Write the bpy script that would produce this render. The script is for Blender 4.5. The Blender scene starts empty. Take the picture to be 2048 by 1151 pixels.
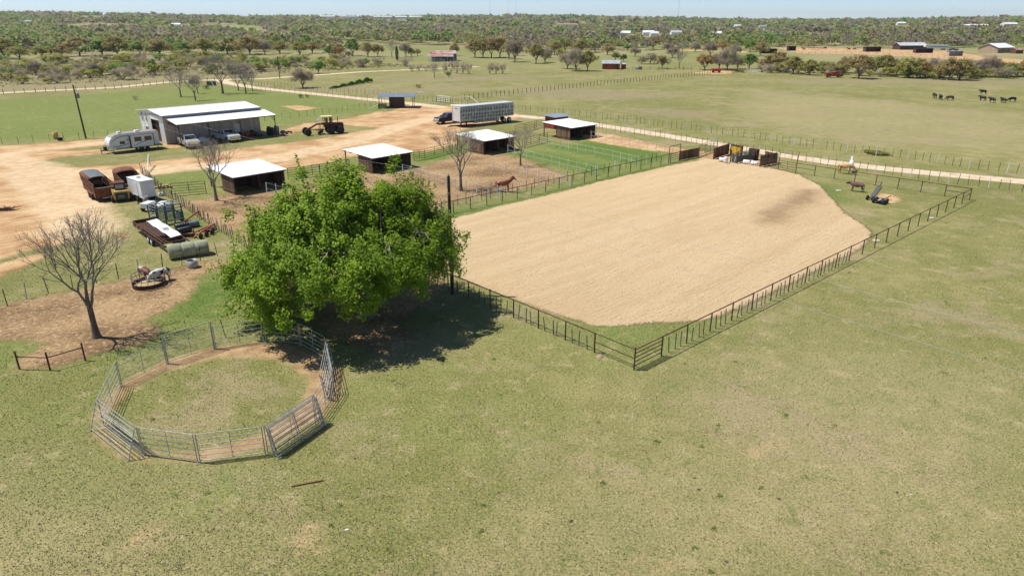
import bpy, bmesh, math, random
import numpy as np
from mathutils import Vector, Matrix

# ------------------------------------------------------------------ camera, sky, sun, exposure
scene = bpy.context.scene
COL = scene.collection
R = math.radians
CAM_H, FOC, PITCH = 18.5, 1365.0, math.atan((575.5 - 42.0) / 1365.0)
cam_d = bpy.data.cameras.new('camera'); cam = bpy.data.objects.new('camera', cam_d); COL.objects.link(cam)
cam_d.sensor_width = 36.0; cam_d.lens = 36.0 * FOC / 2048.0
cam_d.clip_start = 0.5; cam_d.clip_end = 30000
cam.location = (0, 0, CAM_H); cam.rotation_euler = (math.pi / 2 - PITCH, 0, 0)
scene.camera = cam

SUN_EL, SUN_AZ_TO_CAM = R(62), R(8)
sun_dir = Vector((-math.cos(SUN_EL) * math.cos(SUN_AZ_TO_CAM), math.cos(SUN_EL) * math.sin(SUN_AZ_TO_CAM), math.sin(SUN_EL)))
world = bpy.data.worlds.new('World'); scene.world = world; world.use_nodes = True
wn = world.node_tree.nodes; wl = world.node_tree.links
sky = wn.new('ShaderNodeTexSky'); sky.sky_type = 'NISHITA'; sky.sun_disc = False
sky.sun_elevation = SUN_EL
sky.sun_rotation = math.atan2(sun_dir.x, sun_dir.y)
sky.altitude = 200; sky.air_density = 0.6; sky.dust_density = 0.12; sky.ozone_density = 4.2
bg = wn['Background']; bg.inputs['Strength'].default_value = 0.116
wl.new(sky.outputs[0], bg.inputs['Color'])
sl = bpy.data.lights.new('sun', 'SUN'); sl.energy = 4.9; sl.angle = R(0.53); sl.color = (1.0, 0.955, 0.88)
so = bpy.data.objects.new('sun', sl); COL.objects.link(so)
so.rotation_euler = sun_dir.to_track_quat('Z', 'Y').to_euler()
scene.view_settings.view_transform = 'Standard'; scene.view_settings.look = 'None'
scene.view_settings.exposure = 0.24; scene.view_settings.gamma = 1.0
scene.cycles.max_bounces = 6; scene.cycles.diffuse_bounces = 3; scene.cycles.transparent_max_bounces = 8

rng = np.random.default_rng(7)
random.seed(7)

# ------------------------------------------------------------------ small helpers
def tag(o, label=None, cat=None, group=None, kind=None):
    if label: o['label'] = label
    if cat: o['category'] = cat
    if group: o['group'] = group
    if kind: o['kind'] = kind
    return o

def empty(name, loc, rz=0.0, label=None, cat=None, group=None):
    o = bpy.data.objects.new(name, None); COL.objects.link(o)
    o.empty_display_size = 0.3
    o.location = (loc[0], loc[1], loc[2] if len(loc) > 2 else 0.0); o.rotation_euler = (0, 0, rz)
    return tag(o, label, cat, group)

def link(name, mesh, parent=None, loc=(0, 0, 0), rot=(0, 0, 0), scale=None):
    o = bpy.data.objects.new(name, mesh); COL.objects.link(o)
    o.location = loc; o.rotation_euler = rot
    if scale is not None: o.scale = scale if hasattr(scale, '__len__') else (scale,) * 3
    if parent is not None: o.parent = parent
    return o

def copy_tree(o, parent=None):
    c = o.copy(); COL.objects.link(c); c.parent = parent
    for ch in list(o.children): copy_tree(ch, c)
    return c

def ordw(i):
    return ['first', 'second', 'third', 'fourth', 'fifth', 'sixth', 'seventh', 'eighth', 'ninth', 'tenth', 'eleventh',
            'twelfth', 'thirteenth', 'fourteenth', 'fifteenth', 'sixteenth', 'seventeenth', 'eighteenth', 'nineteenth', 'twentieth'][i]

class MB:
    """collects shapes and links them as one mesh"""
    def __init__(s): s.v = []; s.f = []; s.sm = []
    def add(s, vs, fs, smooth=False):
        b = len(s.v); s.v += [tuple(q) for q in vs]
        for q in fs: s.f.append(tuple(b + i for i in q)); s.sm.append(smooth)
        return s
    def box(s, x0, y0, z0, x1, y1, z1):
        return s.add([(x0, y0, z0), (x1, y0, z0), (x1, y1, z0), (x0, y1, z0), (x0, y0, z1), (x1, y0, z1), (x1, y1, z1), (x0, y1, z1)],
                     [(0, 3, 2, 1), (4, 5, 6, 7), (0, 1, 5, 4), (1, 2, 6, 5), (2, 3, 7, 6), (3, 0, 4, 7)])
    def cbox(s, c, d, M=None):
        x, y, z = (q / 2 for q in d)
        vs = [Vector(q) for q in [(-x, -y, -z), (x, -y, -z), (x, y, -z), (-x, y, -z), (-x, -y, z), (x, -y, z), (x, y, z), (-x, y, z)]]
        if M is not None: vs = [M @ q for q in vs]
        c = Vector(c)
        return s.add([q + c for q in vs], [(0, 3, 2, 1), (4, 5, 6, 7), (0, 1, 5, 4), (1, 2, 6, 5), (2, 3, 7, 6), (3, 0, 4, 7)])
    def tube(s, p0, p1, r0, r1=None, n=6, caps=True):
        r1 = r0 if r1 is None else r1
        p0, p1 = Vector(p0), Vector(p1); d = p1 - p0
        if d.length < 1e-6: return s
        d.normalize(); a = d.orthogonal().normalized(); b = d.cross(a)
        vs = []
        for p, r in ((p0, r0), (p1, r1)):
            for i in range(n):
                t = 2 * math.pi * i / n
                vs.append(p + (a * math.cos(t) + b * math.sin(t)) * r)
        fs = [(i, (i + 1) % n, n + (i + 1) % n, n + i) for i in range(n)]
        s.add(vs, fs, n > 5)
        if caps:
            s.add(vs[:n], [tuple(reversed(range(n)))]); s.add(vs[n:], [tuple(range(n))])
        return s
    def path(s, pts, r, n=6):
        for i in range(len(pts) - 1): s.tube(pts[i], pts[i + 1], r, r, n)
        return s
    def prism(s, pts, y0, y1, axis='y'):
        """extrude an (a,z) outline along y (or along x / z)"""
        n = len(pts)
        if axis == 'y': vs = [(a, y0, b) for a, b in pts] + [(a, y1, b) for a, b in pts]
        elif axis == 'x': vs = [(y0, a, b) for a, b in pts] + [(y1, a, b) for a, b in pts]
        else: vs = [(a, b, y0) for a, b in pts] + [(a, b, y1) for a, b in pts]
        fs = [tuple(range(n)), tuple(reversed(range(n, 2 * n)))] + [(i, n + i, n + (i + 1) % n, (i + 1) % n) for i in range(n)]
        return s.add(vs, fs)
    def lathe(s, prof, c=(0, 0, 0), n=16, axis='z'):
        vs = []; m = len(prof)
        for r, h in prof:
            for i in range(n):
                t = 2 * math.pi * i / n; a, b = r * math.cos(t), r * math.sin(t)
                q = (a, b, h) if axis == 'z' else ((a, h, b) if axis == 'y' else (h, a, b))
                vs.append((q[0] + c[0], q[1] + c[1], q[2] + c[2]))
        fs = [(j * n + i, j * n + (i + 1) % n, (j + 1) * n + (i + 1) % n, (j + 1) * n + i) for j in range(m - 1) for i in range(n)]
        s.add(vs, fs, True)
        s.add(vs[:n], [tuple(reversed(range(n)))]); s.add(vs[-n:], [tuple(range(n))])
        return s
    def mesh(s, name, mat, bevel=0.0):
        me = bpy.data.meshes.new(name); me.from_pydata(s.v, [], s.f)
        bm = bmesh.new(); bm.from_mesh(me)
        bmesh.ops.recalc_face_normals(bm, faces=bm.faces)
        if bevel > 0:
            bmesh.ops.remove_doubles(bm, verts=bm.verts, dist=1e-5)
            ed = [e for e in bm.edges if len(e.link_faces) == 2 and e.calc_face_angle(0) > 0.5]
            bmesh.ops.bevel(bm, geom=ed, offset=bevel, segments=2, affect='EDGES', profile=0.6, clamp_overlap=True)
        bm.to_mesh(me); bm.free()
        if bevel <= 0 and any(s.sm): me.polygons.foreach_set('use_smooth', s.sm)
        if mat is not None: me.materials.append(mat)
        me.update()
        return me
    def build(s, name, mat, parent=None, loc=(0, 0, 0), rot=(0, 0, 0), bevel=0.0):
        return link(name, s.mesh(name, mat, bevel), parent, loc, rot)

def quads_mesh(name, verts, mat, attrs=None, k=4, normals_up=False):
    """verts (n,k,3) -> one mesh of n faces with k corners; attrs: name -> per-face float"""
    n = verts.shape[0]
    me = bpy.data.meshes.new(name)
    me.vertices.add(n * k); me.vertices.foreach_set('co', verts.reshape(-1).astype(np.float32))
    me.loops.add(n * k); me.loops.foreach_set('vertex_index', np.arange(n * k, dtype=np.int32))
    me.polygons.add(n); me.polygons.foreach_set('loop_start', np.arange(0, n * k, k, dtype=np.int32))
    me.update(calc_edges=True)
    for an, arr in (attrs or {}).items():
        a = me.attributes.new(an, 'FLOAT', 'FACE'); a.data.foreach_set('value', arr.astype(np.float32))
    if mat is not None: me.materials.append(mat)
    return me

def join_np(*ms):
    return np.concatenate(ms, axis=0)

# ------------------------------------------------------------------ materials
def nd(t, typ, **kw):
    n = t.nodes.new(typ)
    for a, b in kw.items(): setattr(n, a, b)
    return n

def new_mat(name, rough=0.7, metal=0.0, spec=0.5):
    m = bpy.data.materials.new(name); m.use_nodes = True
    b = m.node_tree.nodes['Principled BSDF']
    b.inputs['Roughness'].default_value = rough; b.inputs['Metallic'].default_value = metal
    b.inputs['Specular IOR Level'].default_value = spec
    return m, m.node_tree, b

def c4(c): return (c[0], c[1], c[2], 1.0)

def wear(name, a, b, scale=3.0, rough=0.7, metal=0.0, lo=0.35, hi=0.65, rand=0.25, bump=0.0, stretch=None, spec=0.4, detail=6.0, third=None):
    """two-tone weathered surface, mixed by noise in object space, with a brightness shift per object"""
    m, t, p = new_mat(name, rough, metal, spec)
    tc = nd(t, 'ShaderNodeTexCoord'); src = tc.outputs['Object']
    oi = nd(t, 'ShaderNodeObjectInfo')
    mp = nd(t, 'ShaderNodeMapping'); t.links.new(src, mp.inputs[0])
    if stretch: mp.inputs['Scale'].default_value = stretch
    add = nd(t, 'ShaderNodeVectorMath', operation='ADD'); t.links.new(mp.outputs[0], add.inputs[0])
    sc = nd(t, 'ShaderNodeVectorMath', operation='SCALE'); sc.inputs[0].default_value = (37, 19, 53)
    t.links.new(oi.outputs['Random'], sc.inputs['Scale']); t.links.new(sc.outputs[0], add.inputs[1])
    nz = nd(t, 'ShaderNodeTexNoise'); nz.inputs['Scale'].default_value = scale; nz.inputs['Detail'].default_value = detail
    nz.inputs['Roughness'].default_value = 0.65
    t.links.new(add.outputs[0], nz.inputs['Vector'])
    cr = nd(t, 'ShaderNodeValToRGB'); t.links.new(nz.outputs['Fac'], cr.inputs[0])
    cr.color_ramp.elements[0].position = lo; cr.color_ramp.elements[0].color = c4(a)
    cr.color_ramp.elements[1].position = hi; cr.color_ramp.elements[1].color = c4(b)
    if third:
        e = cr.color_ramp.elements.new(min(0.99, hi + 0.12)); e.color = c4(third)
    hsv = nd(t, 'ShaderNodeHueSaturation'); t.links.new(cr.outputs[0], hsv.inputs['Color'])
    mr = nd(t, 'ShaderNodeMapRange'); mr.inputs['To Min'].default_value = 1 - rand; mr.inputs['To Max'].default_value = 1 + rand
    t.links.new(oi.outputs['Random'], mr.inputs['Value']); t.links.new(mr.outputs[0], hsv.inputs['Value'])
    t.links.new(hsv.outputs[0], p.inputs['Base Color'])
    if bump > 0:
        bp = nd(t, 'ShaderNodeBump'); bp.inputs['Strength'].default_value = 0.6; bp.inputs['Distance'].default_value = bump
        t.links.new(nz.outputs['Fac'], bp.inputs['Height']); t.links.new(bp.outputs[0], p.inputs['Normal'])
    return m

def glass(name, col=(0.02, 0.025, 0.03)):
    m, t, p = new_mat(name, 0.06, 0.0, 0.6)
    p.inputs['Base Color'].default_value = c4(col)
    return m

M = {}
M['galv'] = wear('galvanised_steel', (0.27, 0.265, 0.25), (0.50, 0.49, 0.465), 5, 0.45, 0.2, rand=0.15, third=(0.36, 0.30, 0.24))
M['rust_pipe'] = wear('rusty_pipe', (0.055, 0.030, 0.022), (0.14, 0.066, 0.040), 4, 0.8, 0.1, rand=0.25)
M['dark_post'] = wear('dark_steel_post', (0.030, 0.026, 0.022), (0.075, 0.058, 0.045), 5, 0.8, 0.1, rand=0.3)
M['wood_stake'] = wear('weathered_stake', (0.10, 0.085, 0.07), (0.20, 0.17, 0.14), 5, 0.9, 0, rand=0.3, stretch=(1, 1, 0.2))
M['white_post'] = wear('white_post', (0.62, 0.62, 0.60), (0.78, 0.78, 0.76), 3, 0.55, 0, rand=0.1)
M['pale_post'] = wear('pale_post', (0.36, 0.36, 0.33), (0.56, 0.55, 0.51), 3, 0.7, 0, rand=0.2)
M['wire'] = wear('fence_wire', (0.22, 0.22, 0.21), (0.33, 0.33, 0.32), 8, 0.5, 0.5)
M['white_wire'] = wear('white_wire', (0.7, 0.7, 0.68), (0.78, 0.78, 0.76), 8, 0.5)
M['power_wire'] = wear('aluminium_wire', (0.38, 0.38, 0.36), (0.5, 0.5, 0.47), 2, 0.35, 0.3)
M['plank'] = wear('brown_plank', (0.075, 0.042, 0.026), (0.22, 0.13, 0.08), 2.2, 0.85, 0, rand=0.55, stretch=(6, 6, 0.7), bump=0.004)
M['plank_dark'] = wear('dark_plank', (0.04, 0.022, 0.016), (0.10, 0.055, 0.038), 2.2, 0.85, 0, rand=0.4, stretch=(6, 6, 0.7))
M['white_roof'] = wear('white_sheet_roof', (0.70, 0.70, 0.69), (0.86, 0.86, 0.86), 0.8, 0.35, 0.0, rand=0.03, lo=0.3, hi=0.55, stretch=(2.5, 0.35, 1))
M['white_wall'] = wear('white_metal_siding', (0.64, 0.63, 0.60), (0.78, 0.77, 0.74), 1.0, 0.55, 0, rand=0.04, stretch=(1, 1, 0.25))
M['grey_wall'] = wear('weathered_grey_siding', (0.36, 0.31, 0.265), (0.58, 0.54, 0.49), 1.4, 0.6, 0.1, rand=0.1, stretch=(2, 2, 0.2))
M['trim_grey'] = wear('grey_trim', (0.10, 0.11, 0.13), (0.17, 0.18, 0.20), 3, 0.5)
M['rust'] = wear('rust', (0.075, 0.028, 0.016), (0.22, 0.085, 0.042), 4, 0.85, 0.1, rand=0.15, bump=0.006, third=(0.13, 0.075, 0.05))
M['rust_dark'] = wear('dark_rust', (0.035, 0.018, 0.013), (0.11, 0.045, 0.026), 3, 0.85, 0.1, rand=0.2)
M['tarp'] = wear('grey_tarp', (0.10, 0.115, 0.115), (0.16, 0.175, 0.17), 2, 0.6, rand=0.05)
M['tyre'] = wear('tyre', (0.014, 0.013, 0.013), (0.045, 0.04, 0.036), 5, 0.9, rand=0.1)
M['black'] = wear('black_paint', (0.012, 0.012, 0.013), (0.03, 0.03, 0.03), 4, 0.5, rand=0.1)
M['black_poly'] = wear('black_plastic', (0.015, 0.016, 0.018), (0.035, 0.036, 0.04), 2, 0.4)
M['grey_poly'] = wear('grey_culvert', (0.13, 0.14, 0.15), (0.20, 0.21, 0.22), 2, 0.5, 0.2)
M['white_paint'] = wear('white_paint', (0.66, 0.66, 0.65), (0.78, 0.78, 0.77), 1.0, 0.35, rand=0.03)
M['rv_white'] = wear('camper_white', (0.60, 0.61, 0.61), (0.72, 0.72, 0.71), 0.8, 0.35, rand=0.03)
M['rv_tan'] = wear('camper_tan', (0.24, 0.205, 0.165), (0.32, 0.28, 0.23), 1, 0.5)
M['truck_white'] = wear('truck_white', (0.55, 0.56, 0.57), (0.66, 0.67, 0.68), 0.8, 0.25, rand=0.03, spec=0.6)
M['truck_silver'] = wear('truck_silver', (0.40, 0.39, 0.36), (0.54, 0.52, 0.49), 1.5, 0.35, 0.3, rand=0.03)
M['suv_dark'] = wear('suv_dark', (0.022, 0.018, 0.024), (0.04, 0.033, 0.04), 1, 0.25, 0.2)
M['red_paint'] = wear('red_paint', (0.34, 0.018, 0.014), (0.46, 0.03, 0.022), 1.5, 0.4)
M['red_wall'] = wear('red_siding', (0.22, 0.032, 0.022), (0.32, 0.055, 0.038), 1.0, 0.7, stretch=(1, 1, 0.3))
M['orange_impl'] = wear('faded_red_implement', (0.26, 0.06, 0.03), (0.40, 0.11, 0.06), 4, 0.7)
M['yellow'] = wear('faded_yellow', (0.42, 0.27, 0.06), (0.58, 0.40, 0.13), 3, 0.6, rand=0.05)
M['yellow_bright'] = wear('yellow_panel', (0.55, 0.34, 0.03), (0.68, 0.46, 0.06), 2, 0.5)
M['yellow_pale'] = wear('pale_yellow', (0.62, 0.52, 0.24), (0.72, 0.62, 0.34), 2, 0.6)
M['green_steel'] = wear('green_steel', (0.05, 0.085, 0.085), (0.12, 0.165, 0.165), 4, 0.5, 0.2)
M['grey_steel'] = wear('grey_steel', (0.16, 0.17, 0.17), (0.28, 0.29, 0.29), 4, 0.5, 0.4)
M['alu'] = wear('aluminium_sheet', (0.34, 0.34, 0.345), (0.52, 0.52, 0.52), 2.5, 0.34, 0.7, rand=0.03)
M['alu_end'] = wear('bright_aluminium', (0.60, 0.60, 0.60), (0.74, 0.74, 0.74), 1.5, 0.4, 0.3, rand=0.03)
M['slot'] = wear('dark_slot', (0.010, 0.011, 0.013), (0.03, 0.032, 0.036), 4, 0.8)
M['chrome'] = wear('chrome', (0.5, 0.5, 0.5), (0.65, 0.65, 0.65), 4, 0.18, 0.9)
M['lamp'] = wear('headlamp', (0.55, 0.56, 0.56), (0.72, 0.73, 0.73), 4, 0.15)
M['amber'] = wear('amber_lamp', (0.5, 0.12, 0.02), (0.6, 0.18, 0.03), 4, 0.3)
M['glass'] = glass('dark_glass')
M['glass_brown'] = glass('brown_glass', (0.045, 0.028, 0.02))
M['blue_roof'] = wear('blue_grey_roof', (0.11, 0.16, 0.20), (0.17, 0.22, 0.27), 1, 0.5)
M['blue_wall'] = wear('blue_grey_siding', (0.075, 0.115, 0.125), (0.12, 0.165, 0.175), 1, 0.6, stretch=(1, 1, 0.3))
M['rust_roof'] = wear('rusted_roof', (0.40, 0.34, 0.30), (0.32, 0.12, 0.065), 0.35, 0.7, lo=0.42, hi=0.6)
M['grey_roof'] = wear('galvanised_roof', (0.40, 0.41, 0.42), (0.55, 0.56, 0.57), 0.6, 0.45, 0.2)
M['tan_wall'] = wear('tan_wall', (0.36, 0.25, 0.17), (0.45, 0.33, 0.23), 0.8, 0.8)
M['bale_net'] = wear('bale_net_wrap', (0.17, 0.19, 0.115), (0.38, 0.40, 0.27), 2.2, 0.8, rand=0.12, stretch=(0.4, 3, 3), bump=0.01)
M['hay'] = wear('hay', (0.30, 0.21, 0.10), (0.50, 0.38, 0.20), 14, 0.95, bump=0.02)
M['creosote'] = wear('creosote_pole', (0.035, 0.024, 0.018), (0.085, 0.058, 0.042), 3, 0.9, stretch=(4, 4, 0.3))
M['barrel'] = wear('white_barrel', (0.70, 0.69, 0.66), (0.80, 0.79, 0.77), 2, 0.45, rand=0.04)
M['bark'] = wear('bark', (0.10, 0.072, 0.052), (0.24, 0.185, 0.145), 6, 0.95, bump=0.02, stretch=(2, 2, 0.5))
M['bark_grey'] = wear('grey_bark', (0.20, 0.165, 0.135), (0.37, 0.315, 0.265), 5, 0.95, stretch=(2, 2, 0.6))
M['chestnut'] = wear('chestnut_coat', (0.17, 0.045, 0.019), (0.26, 0.075, 0.032), 1.5, 0.5, rand=0.02)
M['buckskin'] = wear('golden_coat', (0.42, 0.23, 0.085), (0.52, 0.31, 0.13), 1.5, 0.55, rand=0.02)
M['white_coat'] = wear('white_coat', (0.58, 0.55, 0.52), (0.72, 0.70, 0.67), 1.5, 0.6, rand=0.02)
M['black_coat'] = wear('black_coat', (0.008, 0.007, 0.007), (0.018, 0.015, 0.014), 2, 0.55, rand=0.05)
M['dark_coat'] = wear('dark_brown_coat', (0.02, 0.013, 0.010), (0.05, 0.03, 0.02), 2, 0.55)
M['brown_coat'] = wear('brown_white_coat', (0.17, 0.055, 0.025), (0.60, 0.55, 0.48), 1.6, 0.6, lo=0.50, hi=0.56, detail=1)
M['pied_coat'] = wear('black_white_coat', (0.02, 0.018, 0.017), (0.66, 0.63, 0.58), 1.7, 0.6, lo=0.47, hi=0.51, detail=1)
M['dun'] = wear('pinkish_brown', (0.15, 0.075, 0.06), (0.24, 0.13, 0.11), 3, 0.7)
M['dung'] = wear('dung', (0.05, 0.032, 0.02), (0.11, 0.07, 0.045), 5, 0.95)
M['stone'] = wear('pale_stone', (0.40, 0.34, 0.27), (0.58, 0.52, 0.44), 3, 0.9, rand=0.2)
M['red_plastic'] = wear('red_plastic', (0.5, 0.03, 0.02), (0.6, 0.05, 0.03), 3, 0.4)
M['steel_mast'] = wear('mast', (0.30, 0.32, 0.35), (0.40, 0.42, 0.45), 3, 0.6)


# ------------------------------------------------------------------ terrain and ground zones
def smooth01(a, b, x):
    t = np.clip((x - a) / (b - a), 0, 1); return t * t * (3 - 2 * t)

def hills(x, y):
    x = np.asarray(x, float); y = np.asarray(y, float)
    r = np.hypot(x, y)
    az = np.where(y > 50, x / np.maximum(y, 50) , np.sign(x) * 1.2)
    az = np.clip(az, -1.2, 1.2)
    ridge = np.interp(az, [-1.2, -0.70, -0.5, -0.36, -0.22, 0.0, 0.13, 0.26, 0.40, 0.55, 0.70, 1.2], [38, 36, 33, 28, 27, 28, 25, 19.5, 15, 17, 22, 26])
    u = 2.2 * np.sin(x / 310.0 + 1.3) * np.cos(y / 420.0) + 1.6 * np.sin(x / 130.0 + y / 190.0)
    k = smooth01(620, 3000, r)
    fall = 1 - 0.55 * smooth01(3300, 6500, r)
    return (ridge * k + u * smooth01(650, 1300, r) * (0.4 + 0.6 * k)) * fall

def seg_dist(P, a, b):
    a = np.array(a, float); b = np.array(b, float); d = b - a
    t = np.clip(((P - a) @ d) / max(d @ d, 1e-9), 0, 1)
    return np.hypot(P[:, 0] - a[0] - t * d[0], P[:, 1] - a[1] - t * d[1])

def poly_sd(P, poly, far=8.0):
    """signed distance, positive inside"""
    poly = np.array(poly, float); out = np.full(len(P), -far)
    lo, hi = poly.min(0) - far, poly.max(0) + far
    idx = np.where((P[:, 0] > lo[0]) & (P[:, 0] < hi[0]) & (P[:, 1] > lo[1]) & (P[:, 1] < hi[1]))[0]
    if len(idx) == 0: return out
    Q = P[idx]; d = np.full(len(Q), 1e9); ins = np.zeros(len(Q), bool); n = len(poly)
    for i in range(n):
        a, b = poly[i], poly[(i + 1) % n]
        d = np.minimum(d, seg_dist(Q, a, b))
        if a[1] != b[1]:
            c = ((a[1] > Q[:, 1]) != (b[1] > Q[:, 1])) & (Q[:, 0] < (b[0] - a[0]) * (Q[:, 1] - a[1]) / (b[1] - a[1]) + a[0])
            ins ^= c
    out[idx] = np.clip(np.where(ins, d, -d), -far, far)
    return out

def line_sd(P, pts, w, far=8.0):
    pts = np.array(pts, float); out = np.full(len(P), -far)
    for i in range(len(pts) - 1):
        lo = np.minimum(pts[i], pts[i + 1]) - far - w; hi = np.maximum(pts[i], pts[i + 1]) + far + w
        idx = np.where((P[:, 0] > lo[0]) & (P[:, 0] < hi[0]) & (P[:, 1] > lo[1]) & (P[:, 1] < hi[1]))[0]
        if len(idx): out[idx] = np.maximum(out[idx], np.clip(w - seg_dist(P[idx], pts[i], pts[i + 1]), -far, far))
    return out

PEN_C, PEN_R = (-15.3, 31.9), 6.25
SAND = [[(-8.74, 62.41), (-6.9, 65.54), (-5.28, 67.22), (-1.29, 71.45), (4.35, 76.66), (10.89, 83.45), (18.4, 90.45), (24.28, 95.63), (28.6, 98.62), (32.7, 97.86), (35.1, 92.46), (37.15, 87.28), (37.3, 81.52), (35.86, 74.77), (34.54, 68.77), (34.4, 65.0), (33.73, 61.43), (32.14, 58.93), (28.88, 55.37), (25.38, 52.18), (21.04, 48.22), (16.76, 44.38), (14.0, 42.11), (11.77, 41.21), (9.09, 41.04), (5.72, 40.41), (3.24, 42.19), (0.92, 44.38), (-1.62, 46.78), (-3.6, 48.86), (-5.74, 51.22), (-8.23, 54.97)]]
DAMP = [[(25.72, 68.77), (29.33, 72.96), (34.05, 79.41), (36.2, 78.89), (33.27, 72.96), (30.14, 70.81), (26.66, 65.0), (24.51, 64.47)]]
ROAD_N = [(0.63, 146.79), (12.45, 137.6), (20.78, 127.54), (27.91, 118.24), (33.98, 109.68), (39.28, 102.21), (44.25, 96.36), (49.22, 92.12), (54.15, 88.84), (58.95, 86.07), (63.36, 83.45), (73.25, 76.9)]
ROAD_W = [(-16.63, 162.01), (-21.88, 167.08), (-35.93, 178.18), (-51.89, 190.8), (-66.3, 202.19), (-78.85, 213.3), (-89.62, 225.65), (-98.3, 239.46)]
ROAD_FAR = [(-161.34, 171.36), (-141.25, 194.92), (-130.12, 203.71), (-118.58, 211.64), (-111.36, 231.38), (-99.14, 241.57), (-86.3, 243.72), (-73.62, 259.83), (-59.2, 278.16), (-39.73, 292.87), (-13.97, 312.66)]
DIRT = [
    [(-13.82, 163.0), (1.71, 149.27), (1.64, 142.82), (-9.39, 125.09), (-9.04, 111.1), (-12.53, 104.73), (-17.61, 103.03), (-22.36, 100.58), (-28.26, 92.8), (-30.93, 90.45), (-39.73, 92.46), (-43.82, 89.48), (-47.03, 86.67), (-48.04, 83.74), (-48.09, 80.98), (-44.89, 74.08), (-41.93, 67.8), (-40.85, 64.12), (-42.42, 60.78), (-41.81, 56.33), (-42.55, 53.67), (-48.82, 51.22), (-87.45, 97.48), (-81.36, 109.21), (-77.52, 110.62), (-73.38, 113.06), (-67.23, 117.17), (-63.59, 115.08), (-65.47, 109.21), (-69.83, 104.73), (-63.3, 106.04), (-61.1, 103.45), (-66.26, 99.01), (-66.03, 93.15), (-59.45, 92.46), (-54.76, 93.85), (-48.51, 98.24), (-44.43, 100.58), (-43.15, 106.93), (-37.46, 111.1), (-32.32, 116.12), (-28.73, 122.72), (-24.5, 128.8), (-31.9, 132.72), (-32.83, 141.29), (-28.19, 149.27), (-23.21, 168.13)],
    [(-41.89, 125.09), (-40.11, 134.77), (-33.85, 141.29), (-29.13, 154.49), (-26.55, 145.98), (-32.85, 132.72), (-38.28, 125.09), (-39.56, 117.71), (-42.1, 121.57)],
    [(-42.02, 50.64), (-41.32, 54.31), (-39.64, 56.33), (-39.24, 52.42), (-39.65, 48.43)],
    [(-43.72, 59.23), (-40.56, 60.78), (-40.08, 57.75), (-41.81, 56.33)],
    [(-37.08, 60.78), (-36.37, 62.08), (-35.36, 60.78), (-35.62, 58.93)],
    [(-57.08, 111.59), (-54.87, 112.07), (-51.8, 109.21), (-53.07, 106.48)],
    [(11.95, 121.57), (15.68, 123.31), (19.27, 117.71), (24.31, 109.21), (29.91, 103.45), (27.66, 100.58), (23.87, 103.45), (19.16, 106.93), (15.08, 111.59), (12.91, 114.06)],
    [(-54.21, 164.0), (-49.83, 165.02), (-43.84, 160.07), (-47.05, 155.4)],
    [(193.48, 531.84), (215.87, 542.02), (256.47, 503.47), (285.24, 469.98), (265.59, 408.63), (260.76, 365.97), (236.51, 331.26), (228.95, 375.8), (220.19, 408.63), (203.44, 433.83), (176.02, 440.62)],
    [(69.62, 275.39), (78.66, 283.87), (87.71, 280.99), (81.7, 267.39), (70.46, 267.39)],
    [(42.62, 77.64), (43.47, 75.94), (42.82, 73.63), (39.4, 72.3)],
    [(26.32, 96.73), (29.91, 103.45), (34.34, 105.6), (36.97, 93.85), (33.41, 95.63)],
    [(112.08, 512.59), (155.0, 469.98), (147.73, 447.61), (106.38, 486.16)],
]
SCRAPE = [
    [(-14.67, 21.09), (-13.98, 22.08), (-13.55, 21.79), (-13.85, 20.81), (-14.53, 20.28)],
    [(-14.03, 20.41), (-13.22, 20.68), (-13.28, 20.41), (-14.02, 20.03)],
    [(3.78, 19.04), (4.98, 20.41), (5.12, 20.34), (4.0, 18.69)],
    [(4.91, 19.04), (5.91, 19.77), (6.05, 19.72), (5.09, 18.69)],
    [(-8.55, 21.65), (-7.6, 21.79), (-7.02, 20.28), (-7.92, 20.15)],
    [(10.5, 26.5), (12.7, 27.51), (12.79, 27.1), (10.83, 26.11)],
]
BROWN = [
    [(-37.15, 72.96), (-34.62, 74.08), (-32.08, 77.64), (-26.79, 77.39), (-23.84, 83.74), (-21.24, 88.84), (-14.54, 87.9), (-10.22, 96.73), (-6.72, 103.45), (-1.8, 102.62), (2.55, 96.73), (6.15, 86.67), (4.66, 82.62), (-1.39, 77.64), (-6.79, 72.96), (-8.68, 65.91), (-15.04, 60.78), (-23.76, 59.23), (-28.09, 63.25), (-31.94, 67.8)],
    [(-37.33, 41.45), (-35.68, 43.84), (-34.5, 45.22), (-32.95, 46.18), (-31.0, 47.9), (-29.14, 49.4), (-27.39, 51.46), (-25.1, 53.67), (-23.02, 53.67), (-23.58, 51.94), (-24.5, 49.85), (-23.59, 46.88), (-23.43, 44.47), (-23.86, 42.45), (-24.55, 41.45), (-22.13, 39.49), (-22.81, 37.69), (-25.17, 35.96), (-25.91, 34.78), (-28.37, 34.59), (-28.75, 36.02), (-28.32, 37.69), (-30.01, 38.4), (-31.68, 38.11), (-34.45, 37.69)],
    [(-14.72, 48.97), (-10.97, 53.67), (-5.69, 50.64), (-4.99, 47.38), (-5.79, 44.47), (-7.44, 41.45), (-6.04, 38.4), (-7.91, 36.68), (-10.24, 37.69), (-12.54, 40.65)],
    [(1.12, 95.63), (5.1, 91.11), (7.36, 85.77), (4.72, 83.74), (1.68, 87.28)],
]
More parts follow.
